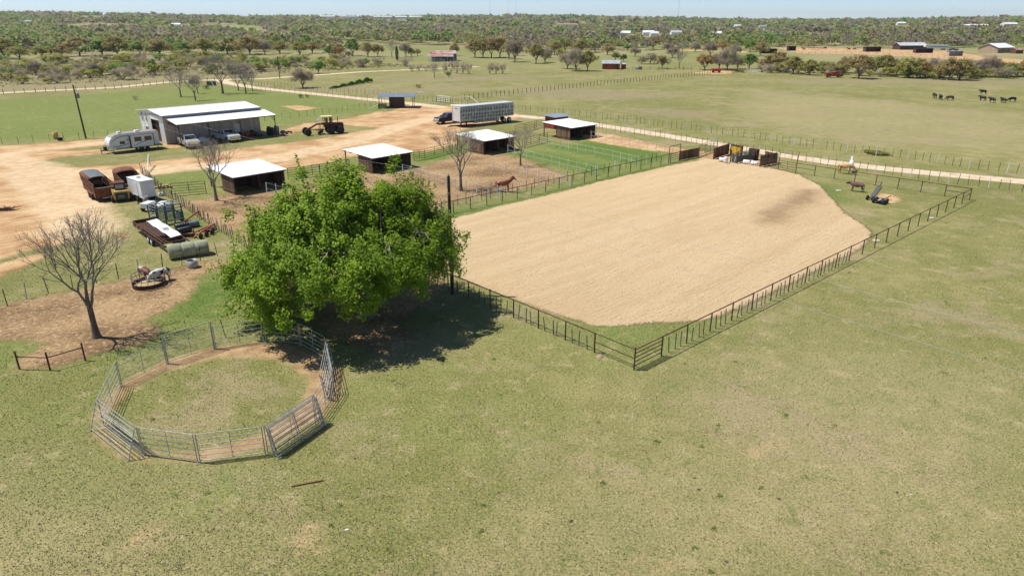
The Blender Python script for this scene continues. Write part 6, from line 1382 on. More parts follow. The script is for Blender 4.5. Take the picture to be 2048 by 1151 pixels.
def swoosh(pts, w, y=0.016, name='swoosh'):
    mb = MB()
    for i in range(len(pts) - 1):
        (x0, z0), (x1, z1) = pts[i], pts[i + 1]; w0, w1 = w * math.sin(math.pi * (i + 0.15) / len(pts)) + 0.01, w * math.sin(math.pi * (i + 1.0) / len(pts)) + 0.01
        mb.add([(x0, y, z0 - w0), (x1, y, z1 - w1), (x1, y, z1 + w1), (x0, y, z0 + w0), (x0, y - 0.012, z0 - w0), (x1, y - 0.012, z1 - w1), (x1, y - 0.012, z1 + w1), (x0, y - 0.012, z0 + w0)], [(0, 1, 2, 3), (7, 6, 5, 4), (0, 4, 5, 1), (3, 2, 6, 7)])
    return mb.build(name, M['trim_grey'], rv)
swoosh([(hx - 0.35, 1.5), (hx - 0.6, 1.9), (hx - 1.1, 2.25), (hx - 1.8, 2.45), (hx - 3.0, 2.5)], 0.05)
swoosh([(hx - 0.5, 1.25), (hx - 0.6, 1.1), (hx - 1.0, 1.0), (hx - 1.9, 1.12), (hx - 2.7, 1.35)], 0.05)
swoosh([(0.35, 0.95), (-0.4, 1.15), (-1.0, 1.42), (-1.6, 1.5)], 0.045, 0.316)
mk = MB()
for i, (h0, h1) in enumerate([(0.0, 0.24), (0.04, 0.2), (0.0, 0.18), (0.02, 0.22), (0.0, 0.2), (0.05, 0.24)]): mk.box(hx - 2.5 - i * 0.11, 0.0, 1.72 + h0, hx - 2.44 - i * 0.11, 0.014, 1.72 + h1)
mk.box(hx - 3.12, 0.0, 1.79, hx - 2.42, 0.013, 1.83); mk.build('lettering', M['trim_grey'], rv)
for x in (-0.75, -1.65): wheel(rv, x, 0.02, 0.34, 0.22, 'white_paint', 1); wheel(rv, x, -Wr - 0.02, 0.34, 0.22, 'white_paint', -1)
for x, l in ((-0.9, 0.75), (1.6, 0.6)): MB().prism([(x - l / 2, rvz + 0.04), (x + l / 2, rvz + 0.03), (x + l / 2 - 0.12, rvz + 0.3), (x - l / 2 + 0.06, rvz + 0.3)], -Wr / 2 - 0.35, -Wr / 2 + 0.35).build('air_conditioner', M['white_paint'], rv, bevel=0.03)
for sy in (-0.35, -Wr + 0.35): MB().tube((hx - 0.4, sy, 0.5), (hx + 1.0, -Wr / 2, 0.5), 0.06, n=6).build('hitch_arm', M['black'], rv)
MB().box(hx + 0.1, -Wr / 2 - 0.3, 0.5, hx + 0.55, -Wr / 2 + 0.3, 1.05).build('gas_bottles', M['black'], rv, bevel=0.08); MB().tube((hx + 0.9, -Wr / 2, 0), (hx + 0.9, -Wr / 2, 0.9), 0.05).build('jack', M['black'], rv)
for x in (hx - 0.5, -hx + 0.3): MB().tube((x, -0.2, 0), (x, -0.2, 0.56), 0.05).build('jack', M['black'], rv)
MB().box(-hx - 0.5, -Wr + 0.3, 0.5, -hx - 0.02, -0.3, 0.62).build('rear_rack', M['black'], rv)

# cattle semi-trailer
a_, b_ = (-9.49, 129.12), (0.3, 137.24)
ct = empty('cattle_trailer', a_, heading(a_, b_), 'long silver punched aluminium cattle semi-trailer beside the yard', 'trailer'); Lc = math.dist(a_, b_); hC = 3.75
body = [(0, 1.05), (3.2, 1.05), (3.25, 0.55), (10.6 / 15.3 * Lc, 0.55), (11.3 / 15.3 * Lc, 1.25), (Lc, 1.25), (Lc, hC), (0, hC - 0.05)]
MB().prism(body, 0.0, 2.5).build('body', M['alu'], ct)
MB().box(-0.1, 0.02, 1.05, -0.004, 2.48, hC - 0.06).build('rear_door', M['alu_end'], ct, bevel=0.02)
for sy in (-0.02, 2.43): MB().box(-0.16, sy, 0.9, -0.1, sy + 0.09, hC).build('door_frame', M['alu_end'], ct)
for z in (1.75, 2.75): MB().box(-0.14, -0.06, z, 0.25, -0.015, z + 0.1).build('hinge', M['black'], ct)
mk = MB()
for i in range(9): mk.box(-0.115, 0.75 + i * 0.11, hC - 0.42, -0.101, 0.82 + i * 0.11, hC - 0.28)
mk.build('lettering', M['trim_grey'], ct)
MB().box(0.0, 0.0, hC + 0.003, Lc, 2.5, hC + 0.05).build('roof', M['alu_end'], ct)
nC = 34
rb = MB()
for i in range(nC + 1):
    x = 0.06 + (Lc - 0.12) * i / nC; z0 = 1.08 if x < 3.2 else (0.6 if x < Lc * 0.69 else 1.3)
    rb.box(x - 0.05, -0.05, z0, x + 0.05, -0.003, hC - 0.08)
rb.build('side_ribs', M['alu_end'], ct)
for r_, (z0, z1) in enumerate([(3.35, 3.50), (2.72, 3.22), (2.0, 2.40), (1.45, 1.85), (0.80, 1.18)]):
    sl_ = MB()
    for i in range(nC):
        x = 0.06 + (Lc - 0.12) * (i + 0.5) / nC
        if r_ == 4 and not (3.4 < x < Lc * 0.68): continue
        if r_ == 3 and x < 0.9: continue
        if (i * 7 + r_ * 3) % 11 == 0: continue
        sl_.box(x - 0.085, -0.012, z0, x + 0.085, -0.004, z1)
    sl_.build('air_slots', M['slot'], ct)['kind'] = 'stuff'
for x in (Lc - 1.0, Lc - 2.3):
    for y, sd in ((0.18, -1), (2.32, 1)): wheel(ct, x, y, 0.5, 0.35, 'alu_end', sd)
for y in (0.4, 2.1):
    MB().box(1.4, y - 0.08, 0, 1.6, y + 0.08, 1.1).build('landing_leg', M['black'], ct)
MB().box(-0.05, 0.2, 0.75, 3.1, 2.3, 1.04).build('frame', M['slot'], ct)
pl = empty('steel_pile', (-12.09, 130.08), 0.35, 'low stack of rusty pipes beside the cattle trailer', 'pipes')
for i in range(5): MB().tube((i * 0.2, i * 0.22, 0.08), (5.5 + i * 0.1, 0.3 + i * 0.22, 0.08), 0.08).build('pipe', M['rust_pipe'], pl)
yb = empty('yellow_loader', (-10.98, 145.98), R(10), 'pale yellow topped machine half hidden behind the cattle trailer', 'loader')
MB().box(-1.7, -1.1, 1.9, 1.7, 1.1, 2.25).build('canopy', M['yellow_pale'], yb, bevel=0.08); MB().box(-1.5, -0.9, 0.5, 1.5, 0.9, 1.3).build('body', M['yellow'], yb, bevel=0.1)
for x in (-1.4, 1.4):
    for y in (-0.9, 0.9): MB().tube((x, y, 1.3), (x, y, 1.9), 0.06).build('post', M['black'], yb)
    for y, sd in ((-1.0, -1), (1.0, 1)): wheel(yb, x * 0.8, y, 0.5, 0.35, 'yellow', sd)

# motor grader
fr_, rr_ = (-35.15, 119.33), (-30.94, 121.57)
mg = empty('motor_grader', rr_, heading(rr_, fr_), 'rusty old motor grader standing in the dirt yard', 'grader'); Lg = math.dist(fr_, rr_)
# +x nose, near side +y
for x in (-0.85, 0.75):
    wheel(mg, x, 0.0, 0.68, 0.42, 'rust_dark', 1); wheel(mg, x, -2.0, 0.68, 0.42, 'rust_dark', -1)
for y, sd in ((0.0, 1), (-2.0, -1)): wheel(mg, Lg, y, 0.62, 0.35, 'rust_dark', sd).rotation_euler = (0, 0, 0.25)
MB().box(-1.5, -1.5, 0.95, 0.9, -0.5, 1.85).build('engine_hood', M['rust_dark'], mg, bevel=0.08); MB().box(-1.62, -1.45, 0.9, -1.52, -0.55, 1.75).build('radiator', M['black'], mg)
MB().tube((-0.7, -0.8, 1.85), (-0.7, -0.8, 2.9), 0.06, n=8).build('exhaust', M['rust_dark'], mg)
gb = MB(); arch = [(0.9, 1.25), (1.8, 1.75), (3.0, 1.75), (Lg - 1.0, 1.35), (Lg - 0.2, 1.0), (Lg + 0.15, 0.75)]
for i in range(len(arch) - 1):
    (x0, z0), (x1, z1) = arch[i], arch[i + 1]; gb.add([(x0, -1.14, z0 - 0.14), (x1, -1.14, z1 - 0.14), (x1, -0.86, z1 - 0.14), (x0, -0.86, z0 - 0.14), (x0, -1.14, z0 + 0.14), (x1, -1.14, z1 + 0.14), (x1, -0.86, z1 + 0.14), (x0, -0.86, z0 + 0.14)], [(0, 3, 2, 1), (4, 5, 6, 7), (0, 1, 5, 4), (1, 2, 6, 5), (2, 3, 7, 6), (3, 0, 4, 7)])
gb.build('main_beam', M['rust'], mg)
MB().tube((Lg, -1.95, 0.62), (Lg, -0.05, 0.62), 0.1, n=8).build('front_axle', M['rust_dark'], mg)
MB().add([(1.7, -2.1, 0.12), (3.1, 0.25, 0.12), (3.05, 0.28, 0.62), (1.65, -2.07, 0.62), (1.76, -2.13, 0.12), (3.16, 0.22, 0.12), (3.2, 0.2, 0.62), (1.8, -2.15, 0.62)], [(0, 1, 2, 3), (7, 6, 5, 4), (0, 4, 5, 1), (1, 5, 6, 2), (2, 6, 7, 3), (3, 7, 4, 0)]).build('blade', M['rust'], mg)
MB().lathe([(0.75, 0.72), (0.75, 0.86), (0.6, 0.88)], (2.5, -1.0, 0), 16).build('turntable', M['rust_dark'], mg)
for y in (-1.35, -0.65): MB().tube((2.5, y, 0.8), (Lg - 0.5, -1.0, 1.0), 0.06).build('drawbar', M['yellow'], mg); MB().tube((2.6, y * 1.2 + 0.2, 0.7), (2.3, y, 1.95), 0.05).build('lift_cylinder', M['yellow'], mg)
for x0, x1, y in ((1.0, 1.9, 0),): 
    for x in (0.35, 1.65):
        for y in (-1.6, -0.4): MB().box(x - 0.05, y - 0.05, 1.3, x + 0.05, y + 0.05, 2.95).build('cab_post', M['rust_dark'], mg)
    MB().box(0.2, -1.75, 2.95, 2.1, -0.25, 3.07).build('cab_roof', M['yellow_pale'], mg, bevel=0.04); MB().box(0.3, -1.62, 1.2, 1.7, -0.38, 1.9).build('cab_base', M['rust_dark'], mg)
    pane(mg, [(0.9, -0.38, 1.95), (0.45, -0.38, 1.95), (0.45, -0.38, 2.85), (0.9, -0.38, 2.85)], 'glass'); pane(mg, [(1.55, -0.38, 1.95), (1.1, -0.38, 1.95), (1.1, -0.38, 2.85), (1.55, -0.38, 2.85)], 'glass')
    pane(mg, [(2.75, -1.5, 2.45), (2.75, -0.5, 2.45), (2.15, -0.5, 2.9), (2.15, -1.5, 2.9)], 'grey_steel', name='raised_visor')
MB().tube((1.95, -1.0, 1.6), (2.05, -1.0, 2.2), 0.04).build('steering_post', M['black'], mg); MB().box(1.9, -1.35, 1.75, 2.0, -0.65, 1.95).build('lever_bank', M['rust'], mg)

# ------------------------------------------------------------------ scrap yard
def stock_trailer(label, rl, fl, width, roof_from, tarp):
    """rear-left corner rl, front-left corner fl; local +x to the front, +y left"""
    root = empty('stock_trailer', rl, heading(rl, fl), label, 'trailer', 'rusty stock trailers'); L = math.dist(rl, fl); W = width; h = 1.95
    def sidewall(y):
        for z0, z1 in ((0.45, 0.95), (1.08, 1.30), (1.42, 1.62), (1.76, 1.95)): MB().box(0, y - 0.03, z0, L, y + 0.03, z1).build('side_slat', M['rust'], root)
        for i in range(8): MB().box(L * i / 7 - 0.04, y - 0.05, 0.4, L * i / 7 + 0.04, y + 0.05, h).build('side_stake', M['rust_dark'], root)
    sidewall(0); sidewall(-W)
    MB().box(-0.05, -W + 0.04, 0.45, 0.03, -0.04, 1.5).build('tailgate', M['rust'], root); MB().tube((-0.06, -W, 1.55), (-0.06, 0, 1.55), 0.04).build('gate_bar', M['galv'], root)
    MB().box(-0.12, -W * 0.9, 0.38, -0.04, -W * 0.3, 0.46).build('bumper', M['pale_post'], root)
    MB().box(0, -W, 0.36, L, 0, 0.44).build('floor', M['rust_dark'], root)
    MB().box(L - 0.05, -W + 0.03, 0.45, L, -0.03, h).build('front_wall', M['rust'], root)
    n = 8; x0, x1 = roof_from * L, L + (1.2 if tarp else 0.2)
    mb = MB()
    arc = [(-W / 2 + (W / 2 + 0.04) * math.cos(math.pi * i / n), h - 0.05 + 0.38 * math.sin(math.pi * i / n) ** 0.7) for i in range(n + 1)]
    vs = [(x0, y, z) for y, z in arc] + [(x1, y, z) for y, z in arc] + [(x0, y, z - 0.05) for y, z in arc] + [(x1, y, z - 0.05) for y, z in arc]; k = n + 1
    fs = []
    for i in range(n): fs += [(i, i + 1, k + i + 1, k + i), (2 * k + i, 3 * k + i, 3 * k + i + 1, 2 * k + i + 1), (i, 2 * k + i, 2 * k + i + 1, i + 1), (k + i, k + i + 1, 3 * k + i + 1, 3 * k + i)]
    mb.add(vs, fs, True); mb.build('roof', M['rust'], root)
    if tarp:
        mb = MB(); a = arc[2:-2]; vs = [(x0 + 0.05, y, z + 0.02) for y, z in a] + [(x1 - 0.1, y, z + 0.02) for y, z in a]; m = len(a)
        mb.add(vs, [(i, i + 1, m + i + 1, m + i) for i in range(m - 1)], True); mb.build('tarp', M['tarp'], root)
        MB().prism([(L, 1.2), (L + 1.15, 1.2), (L + 1.15, h), (L, h)], -W, 0).build('gooseneck', M['rust'], root)
        MB().tube((L + 0.9, -W / 2, 0), (L + 0.9, -W / 2, 1.2), 0.06).build('jack', M['rust_dark'], root)
    for i in range(3): MB().tube((x0 * (i + 0.5) / 3.2, -W, h), (x0 * (i + 0.5) / 3.2, 0, h), 0.025).build('top_bar', M['rust_dark'], root)
    for x in (L * 0.28, L * 0.46):
        for y, sd in ((0.12, 1), (-W - 0.12, -1)): wheel(root, x, y, 0.34, 0.2, 'rust_dark', sd)
    for y in (0.12, -W - 0.12): MB().box(L * 0.16, y - 0.13, 0.72, L * 0.58, y + 0.13, 0.77).build('fender', M['rust'], root)
    return root
stock_trailer('rusty stock trailer with grey tarp roof beside the dirt drive', (-45.36, 72.96), (-49.74, 78.14), 1.95, 0.42, True)
stock_trailer('rusty open-backed stock trailer behind the skid steer', (-43.32, 75.0), (-47.38, 80.45), 2.2, 0.62, False)
ss = empty('skid_steer', (-42.69, 73.18), heading((-42.69, 73.18), (-44.49, 75.94)), 'faded yellow skid steer loader between two rusty trailers', 'loader')
MB().box(-0.1, -0.75, 0.35, 2.0, 0.75, 1.25).build('body', M['yellow'], ss, bevel=0.08); MB().box(-0.16, -0.6, 0.4, -0.1, 0.6, 1.05).build('rear_grille', M['black'], ss); MB().box(-0.19, -0.3, 0.5, -0.161, 0.35, 0.85).build('engine_screen', M['green_steel'], ss)
for x in (0.45, 1.6):
    for y, sd in ((0.88, 1), (-0.88, -1)): wheel(ss, x, y, 0.38, 0.3, 'yellow', sd)
for y in (-0.78, 0.78): MB().prism([(-0.15, 1.0), (0.3, 1.55), (2.4, 0.75), (2.5, 0.55), (2.3, 0.55), (0.3, 1.3), (0.05, 0.9)], y - 0.06, y + 0.06).build('lift_arm', M['yellow'], ss)
frustum(MB(), (0.55, 1.75, 0.5, 1.25), (0.6, 1.7, 0.48, 1.95)).build('cab', M['black'], ss); MB().box(0.5, -0.55, 1.95, 1.8, 0.55, 2.05).build('cab_roof', M['rust'], ss); pane(ss, [(0.56, 0.4, 1.4), (0.56, -0.4, 1.4), (0.585, -0.4, 1.85), (0.585, 0.4, 1.85)], 'grey_steel', 0.02)
MB().box(2.3, -0.9, 0.1, 2.9, 0.9, 0.6).build('bucket', M['rust_dark'], ss)
cg = empty('cargo_trailer', (-40.27, 72.85), heading((-40.27, 72.85), (-39.28, 73.97)), 'plain white enclosed cargo trailer in the scrap yard', 'trailer'); Wc = math.dist((-40.27, 72.85), (-39.28, 73.97)); Lc2 = 3.5
MB().box(0, 0, 0.45, Wc, Lc2, 2.3).build('body', M['white_paint'], cg, bevel=0.04); MB().box(-0.03, -0.03, 2.305, Wc + 0.03, Lc2 + 0.03, 2.36).build('roof', M['white_paint'], cg)
MB().box(Wc * 0.42, Lc2 * 0.55, 2.365, Wc * 0.62, Lc2 * 0.68, 2.43).build('roof_vent', M['grey_steel'], cg); MB().box(0.08, -0.03, 0.55, Wc - 0.08, -0.004, 2.2).build('ramp_door', M['rv_white'], cg); MB().box(-0.035, 0.9, 0.6, -0.004, 1.6, 2.1).build('side_door', M['rv_white'], cg)
MB().box(-0.06, -0.02, 0.44, Wc + 0.06, 0.12, 0.52).build('tail_rail', M['black'], cg)
for x, sd in ((-0.05, -1), (Wc + 0.05, 1)):
    for y in (1.2, 1.95):
        MB().lathe([(0.3, -0.1), (0.3, 0.1)], (x, y, 0.3), 14, 'x').build('wheel', M['tyre'], cg)
    MB().box(x - 0.13, 0.75, 0.66, x + 0.13, 2.4, 0.71).build('fender', M['grey_steel'], cg)
dr = empty('steel_drum', (-39.62, 72.2), 0, 'grey steel drum at the rear of the cargo trailer', 'drum'); MB().lathe([(0.28, 0), (0.29, 0.02), (0.28, 0.3), (0.295, 0.32), (0.28, 0.34), (0.28, 0.6), (0.295, 0.62), (0.28, 0.64), (0.28, 0.88), (0.22, 0.86), (0.22, 0.5)], n=16).build('shell', M['rv_tan'], dr); MB().lathe([(0.2, 0.52), (0.2, 0.54)], n=12).build('contents', M['black'], dr)
lid = empty('tank_lid', (-39.4, 73.07), 0, 'grey round tub lid lying by the cargo trailer', 'lid'); MB().lathe([(0.55, 0.0), (0.6, 0.05), (0.55, 0.12), (0.2, 0.16)], n=18).build('disc', M['rv_tan'], lid); MB().box(-0.1, -0.03, 0.15, 0.1, 0.03, 0.22).build('handle', M['black'], lid)
gj = empty('gas_can', (-39.43, 71.55), 0.4, 'small red can on the grass by the drum', 'can'); MB().lathe([(0.14, 0), (0.17, 0.05), (0.17, 0.25), (0.08, 0.33)], n=12).build('can', M['red_plastic'], gj); MB().tube((0.05, 0, 0.3), (0.18, 0, 0.42), 0.025).build('spout', M['black'], gj)
td = empty('trailer_tongue', (-40.65, 72.3), 0.8, 'black jack and hitch lying left of the cargo trailer', 'hitch'); MB().tube((0, 0, 0.2), (0.9, -0.3, 0.15), 0.06).build('bar', M['black'], td); MB().tube((0.1, 0, 0), (0.1, 0, 0.5), 0.06).build('jack', M['black'], td)
for i, (q, lb) in enumerate([((-39.9, 75.94), 'left one of two white propane bottles by the fence'), ((-39.67, 76.18), 'right one of two white propane bottles by the fence')]):
    pb_ = empty('gas_bottle', q, 0, lb, 'gas bottle', 'propane bottles by the fence'); MB().lathe([(0.16, 0), (0.2, 0.08), (0.2, 0.32), (0.1, 0.43)], n=12).build('tank', M['white_paint'], pb_); MB().lathe([(0.08, 0.43), (0.09, 0.53)], n=10).build('collar', M['grey_steel'], pb_)
yl = empty('yellow_feeder', (-41.45, 79.93), 0.3, 'low tan and yellow scrap pile by the paddock fence', 'scrap'); 
for i in range(5): MB().cbox((i * 0.35 - 0.7, 0.1 * (i % 2), 0.12 + 0.05 * i % 0.2), (0.5, 0.35, 0.22), Matrix.Rotation(i * 0.7, 3, 'Z')).build('block', M['yellow'] if i % 2 else M['tan_wall'], yl)
# squeeze chute / alley of green panels
sq = empty('squeeze_chute', (-34.25, 63.77), heading((-34.25, 63.77), (-32.67, 65.64)), 'dark green steel cattle working chute in the scrap yard', 'cattle chute'); Ls = math.dist((-34.25, 63.77), (-32.67, 65.64)); Ws = 1.7
for y in (0, Ws):
    for z in (0.25, 0.55, 0.85, 1.15, 1.45, 1.75): MB().tube((0, y, z), (Ls, y, z), 0.045, n=6).build('rail', M['green_steel'], sq)
    for i in range(4): MB().tube((Ls * i / 3, y, 0), (Ls * i / 3, y, 1.8), 0.07, n=6).build('post', M['green_steel'], sq)
for i in range(6): MB().tube((Ls * i / 5, 0, 1.8), (Ls * i / 5, Ws, 1.8), 0.04, n=6).build('crossbar', M['grey_steel'], sq)
for z in (0.3, 0.6, 0.9, 1.2, 1.5): MB().tube((0, 0.03, z), (0, Ws - 0.03, z), 0.04, n=6).build('end_rail', M['green_steel'], sq)
for i in range(12): MB().tube((0.3 + i * 0.11, -0.03, 0.55), (0.3 + i * 0.11, -0.03, 1.3), 0.018, n=5).build('drop_bar', M['green_steel'], sq)
MB().box(Ls * 0.9, -0.1, 0.2, Ls + 0.08, Ws * 0.5, 1.0).build('head_gate', M['green_steel'], sq); MB().tube((Ls, 0, 1.3), (Ls + 0.35, -0.4, 1.9), 0.035).build('lever', M['grey_steel'], sq); MB().tube((0, -0.08, 0.3), (Ls, -0.08, 0.32), 0.05).build('skid', M['pale_post'], sq)
wt = empty('water_trailer', (-37.6, 68.77), heading((-37.7, 68.97), (-37.5, 70.6)), 'small white tank trailer behind the working chute', 'trailer'); MB().box(0, 0, 0.4, 1.35, 0.9, 0.95).build('body', M['white_paint'], wt, bevel=0.08); wheel(wt, 0.5, -0.1, 0.32, 0.2, 'rust_dark', -1); wheel(wt, 0.5, 1.0, 0.32, 0.2, 'rust_dark', 1); MB().tube((1.35, 0.45, 0.5), (2.2, 0.45, 0.4), 0.05).build('tongue', M['black'], wt)
dm = empty('mixing_drum', (-36.47, 69.78), 0.3, 'pale round fan drum lying behind the working chute', 'drum'); MB().lathe([(0.1, 0.95), (0.4, 0.92), (0.72, 0.7), (0.8, 0.4), (0.7, 0.05)][::-1], n=18).build('shell', M['rv_white'], dm); MB().lathe([(0.82, 0.32), (0.84, 0.36), (0.82, 0.40)], n=18).build('rim', M['rust'], dm)
# long flatbed trailer with white sheets
a_, b_ = (-35.57, 61.91), (-29.45, 55.24)
fbd = empty('flatbed_trailer', a_, heading(a_, b_), 'rusty flatbed trailer loaded with a long white sheet', 'trailer'); Lf = math.dist(a_, b_); Wf = 2.1
for y in (0, Wf): MB().box(0, y - 0.05, 0.58, Lf, y + 0.05, 0.70).build('side_rail', M['rust_dark'], fbd)
for i in range(7): MB().tube((Lf * (i + 0.4) / 7, 0, 0.7), (Lf * (i + 0.4) / 7, 0, 1.0), 0.03).build('stake', M['rust_dark'], fbd)
MB().tube((0.1, 0, 1.0), (Lf - 0.3, 0, 1.0), 0.035).build('top_rail', M['rust'], fbd)
for i in range(9): MB().box(Lf * i / 8 - 0.05, 0.07, 0.58, Lf * i / 8 + 0.05, Wf - 0.07, 0.68).build('cross_member', M['rust_dark'], fbd)
for i in range(6): MB().box(0.1, 0.1 + i * 0.2, 0.69, Lf * 0.62, 0.27 + i * 0.2, 0.73).build('deck_board', M['rust_dark'], fbd)
ws_ = MB(); xs = np.linspace(0.15, Lf * 0.78, 14)
for i in range(13):
    z0, z1 = 0.86 + 0.05 * math.sin(i * 1.3), 0.86 + 0.05 * math.sin((i + 1) * 1.3); y0, y1 = Wf * 0.52, Wf * 0.96
    ws_.add([(xs[i], y0, z0 - 0.04), (xs[i + 1], y0, z1 - 0.04), (xs[i + 1], y1, z1 + 0.04), (xs[i], y1, z0 + 0.04), (xs[i], y0, z0 - 0.07), (xs[i + 1], y0, z1 - 0.07), (xs[i + 1], y1, z1 + 0.01), (xs[i], y1, z0 + 0.01)], [(0, 1, 2, 3), (7, 6, 5, 4), (0, 4, 5, 1), (3, 2, 6, 7)])
tag(ws_.build('white_sheet', M['white_paint'], None, (a_[0], a_[1], 0.02), (0, 0, heading(a_, b_))), 'long wrinkled white sheet lying on the flatbed trailer', 'sheet')
lt_ = MB()
for r_ in range(3):
    for i in range(5): lt_.box(Lf * 0.44 + i * 0.16, Wf * (0.64 + 0.075 * r_), 0.955, Lf * 0.44 + i * 0.16 + 0.11, Wf * (0.64 + 0.075 * r_) + 0.09, 0.962)
lt_.build('faded_print', M['trim_grey'], bpy.data.objects['white_sheet'], (0, 0, -0.01))
for y in (-0.12, Wf + 0.12):
    for x in (Lf * 0.55, Lf * 0.65): wheel(fbd, x, y, 0.36, 0.22, 'white_paint', -1 if y < 0 else 1)
for y in (0.2, Wf - 0.2): MB().tube((Lf, y, 0.6), (Lf + 1.4, Wf / 2, 0.5), 0.06).build('tongue', M['rust_dark'], fbd)
MB().tube((Lf + 1.3, Wf / 2, 0), (Lf + 1.3, Wf / 2, 0.8), 0.05).build('jack', M['black'], fbd); MB().box(-0.1, 0, 0.72, 0.0, Wf, 1.05).build('headboard', M['rust_dark'], fbd)
for y in (0.05, 0.3): MB().tube((Lf * 0.2, y, 0.78), (Lf * 0.95, y + 0.15, 0.78), 0.035).build('loose_pipe', M['rust_pipe'], fbd)
# hay bales
a_, b_ = (-28.26, 53.42), (-25.59, 54.97)
for i in range(3):
    q = lerp(a_, b_, i / 3); L_ = math.dist(a_, b_) / 3 - 0.05
    hb = empty('hay_bale', q, heading(a_, b_), ['leftmost net-wrapped round hay bale, its straw end showing', 'middle net-wrapped round hay bale of the row', 'rightmost net-wrapped round hay bale of the row'][i], 'hay bale', 'round hay bales by the fence'); rB = 0.64
    MB().lathe([(rB * 0.93, 0.0), (rB, 0.07), (rB * 1.01, L_ * 0.3), (rB * 1.0, L_ * 0.6), (rB, L_ - 0.07), (rB * 0.93, L_)], (0, rB * 0.9, rB * 0.95), 28, 'x').build('wrap', M['bale_net'], hb)
    for x0, x1 in ((-0.03, 0.005), (L_ - 0.005, L_ + 0.03)): MB().lathe([(rB * 0.88, x0), (rB * 0.9, x1)], (0, rB * 0.9, rB * 0.95), 24, 'x').build('straw_end', M['hay'], hb)
wtg = empty('stock_tank', (-25.76, 51.94), 0, 'small round galvanised water tank below the hay bales', 'trough'); MB().lathe([(0.36, 0), (0.40, 0.1), (0.42, 0.6), (0.40, 0.6), (0.38, 0.2)], n=20).build('shell', M['galv'], wtg); MB().lathe([(0.385, 0.36), (0.385, 0.38)], n=18).build('water', M['glass'], wtg)
# culvert pipes and implements
a_, b_ = (-31.86, 62.24), (-30.33, 63.77)
cv = empty('culvert_pipe', a_, heading(a_, b_), 'black and grey culvert pipe, upper one of two in the scrap yard', 'pipe'); L_ = math.dist(a_, b_)
MB().lathe([(0.3, 0), (0.32, 0.02), (0.32, L_ * 0.55)], (0, 0, 0.32), 16, 'x').build('black_half', M['black_poly'], cv); MB().lathe([(0.31, L_ * 0.555), (0.31, L_)], (0, 0, 0.32), 16, 'x').build('grey_half', M['grey_poly'], cv)
for i in range(8): MB().lathe([(0.32, L_ * i / 9 + 0.1), (0.345, L_ * i / 9 + 0.14), (0.32, L_ * i / 9 + 0.18)], (0, 0, 0.32), 16, 'x').build('rib', M['black_poly'] if i < 5 else M['grey_poly'], cv)
a_, b_ = (-31.1, 61.1), (-30.36, 62.08)
cv = empty('culvert_pipe', a_, heading(a_, b_), 'short black culvert pipe, lower one of two in the scrap yard', 'pipe'); L_ = math.dist(a_, b_)
MB().lathe([(0.26, 0), (0.28, 0.02), (0.28, L_)], (0, 0, 0.28), 16, 'x').build('tube', M['black_poly'], cv)
for i in range(5): MB().lathe([(0.28, L_ * i / 6 + 0.1), (0.30, L_ * i / 6 + 0.14), (0.28, L_ * i / 6 + 0.18)], (0, 0, 0.28), 16, 'x').build('rib', M['black_poly'], cv)
rbm = empty('boom_pole', (-31.92, 64.29), heading((-32.03, 64.12), (-31.64, 65.91)), 'faded red boom bar lying beside the culvert pipes', 'implement'); MB().tube((0, 0, 0.35), (2.3, 0, 0.75), 0.08).build('bar', M['orange_impl'], rbm); MB().tube((2.3, 0, 0.75), (2.5, 0, 0.1), 0.05).build('leg', M['orange_impl'], rbm); MB().tube((0, 0, 0.35), (0, 0.2, 0), 0.05).build('leg', M['orange_impl'], rbm)
pw = empty('disc_plough', (-28.66, 59.54), heading((-28.73, 59.38), (-27.92, 61.43)), 'faded red tractor implement behind the hay bales', 'implement')
for y in (0, 0.7): MB().tube((0, y, 0.4), (2.6, 0.35, 0.75), 0.07).build('frame_bar', M['orange_impl'], pw)
for x in (0.2, 0.9, 1.6): MB().tube((x, -0.2, 0.42), (x, 0.9, 0.42), 0.05).build('crossbar', M['orange_impl'], pw); MB().lathe([(0.26, -0.02), (0.26, 0.02)], (x, -0.25, 0.26), 14, 'y').build('disc', M['rust_dark'], pw)
MB().tube((0, 0.3, 0.4), (0.0, 0.3, 1.0), 0.06).build('mast', M['orange_impl'], pw); MB().tube((2.6, 0.35, 0.75), (2.7, 0.35, 0.05), 0.05).build('stand', M['black'], pw)
ty = empty('tractor_tyre_casing', (-28.73, 62.24), 0, 'old tyre lying by the close-set fence', 'tyre'); MB().lathe([(0.3, 0.0), (0.5, 0.0), (0.56, 0.12), (0.5, 0.26), (0.3, 0.26)], n=20).build('casing', M['tyre'], ty); MB().lathe([(0.29, 0.08), (0.29, 0.18)], n=16).build('hub', M['rust_dark'], ty)
bb_ = empty('box_blade', (-30.39, 59.54), 0.2, 'small rusty box blade on the grass left of the hay bales', 'implement'); MB().box(0, 0, 0.1, 1.3, 0.12, 0.45).build('blade', M['rust_dark'], bb_); MB().box(0, 0.12, 0.1, 0.06, 0.7, 0.4).build('side', M['rust_dark'], bb_); MB().box(1.24, 0.12, 0.1, 1.3, 0.7, 0.4).build('side', M['rust_dark'], bb_)
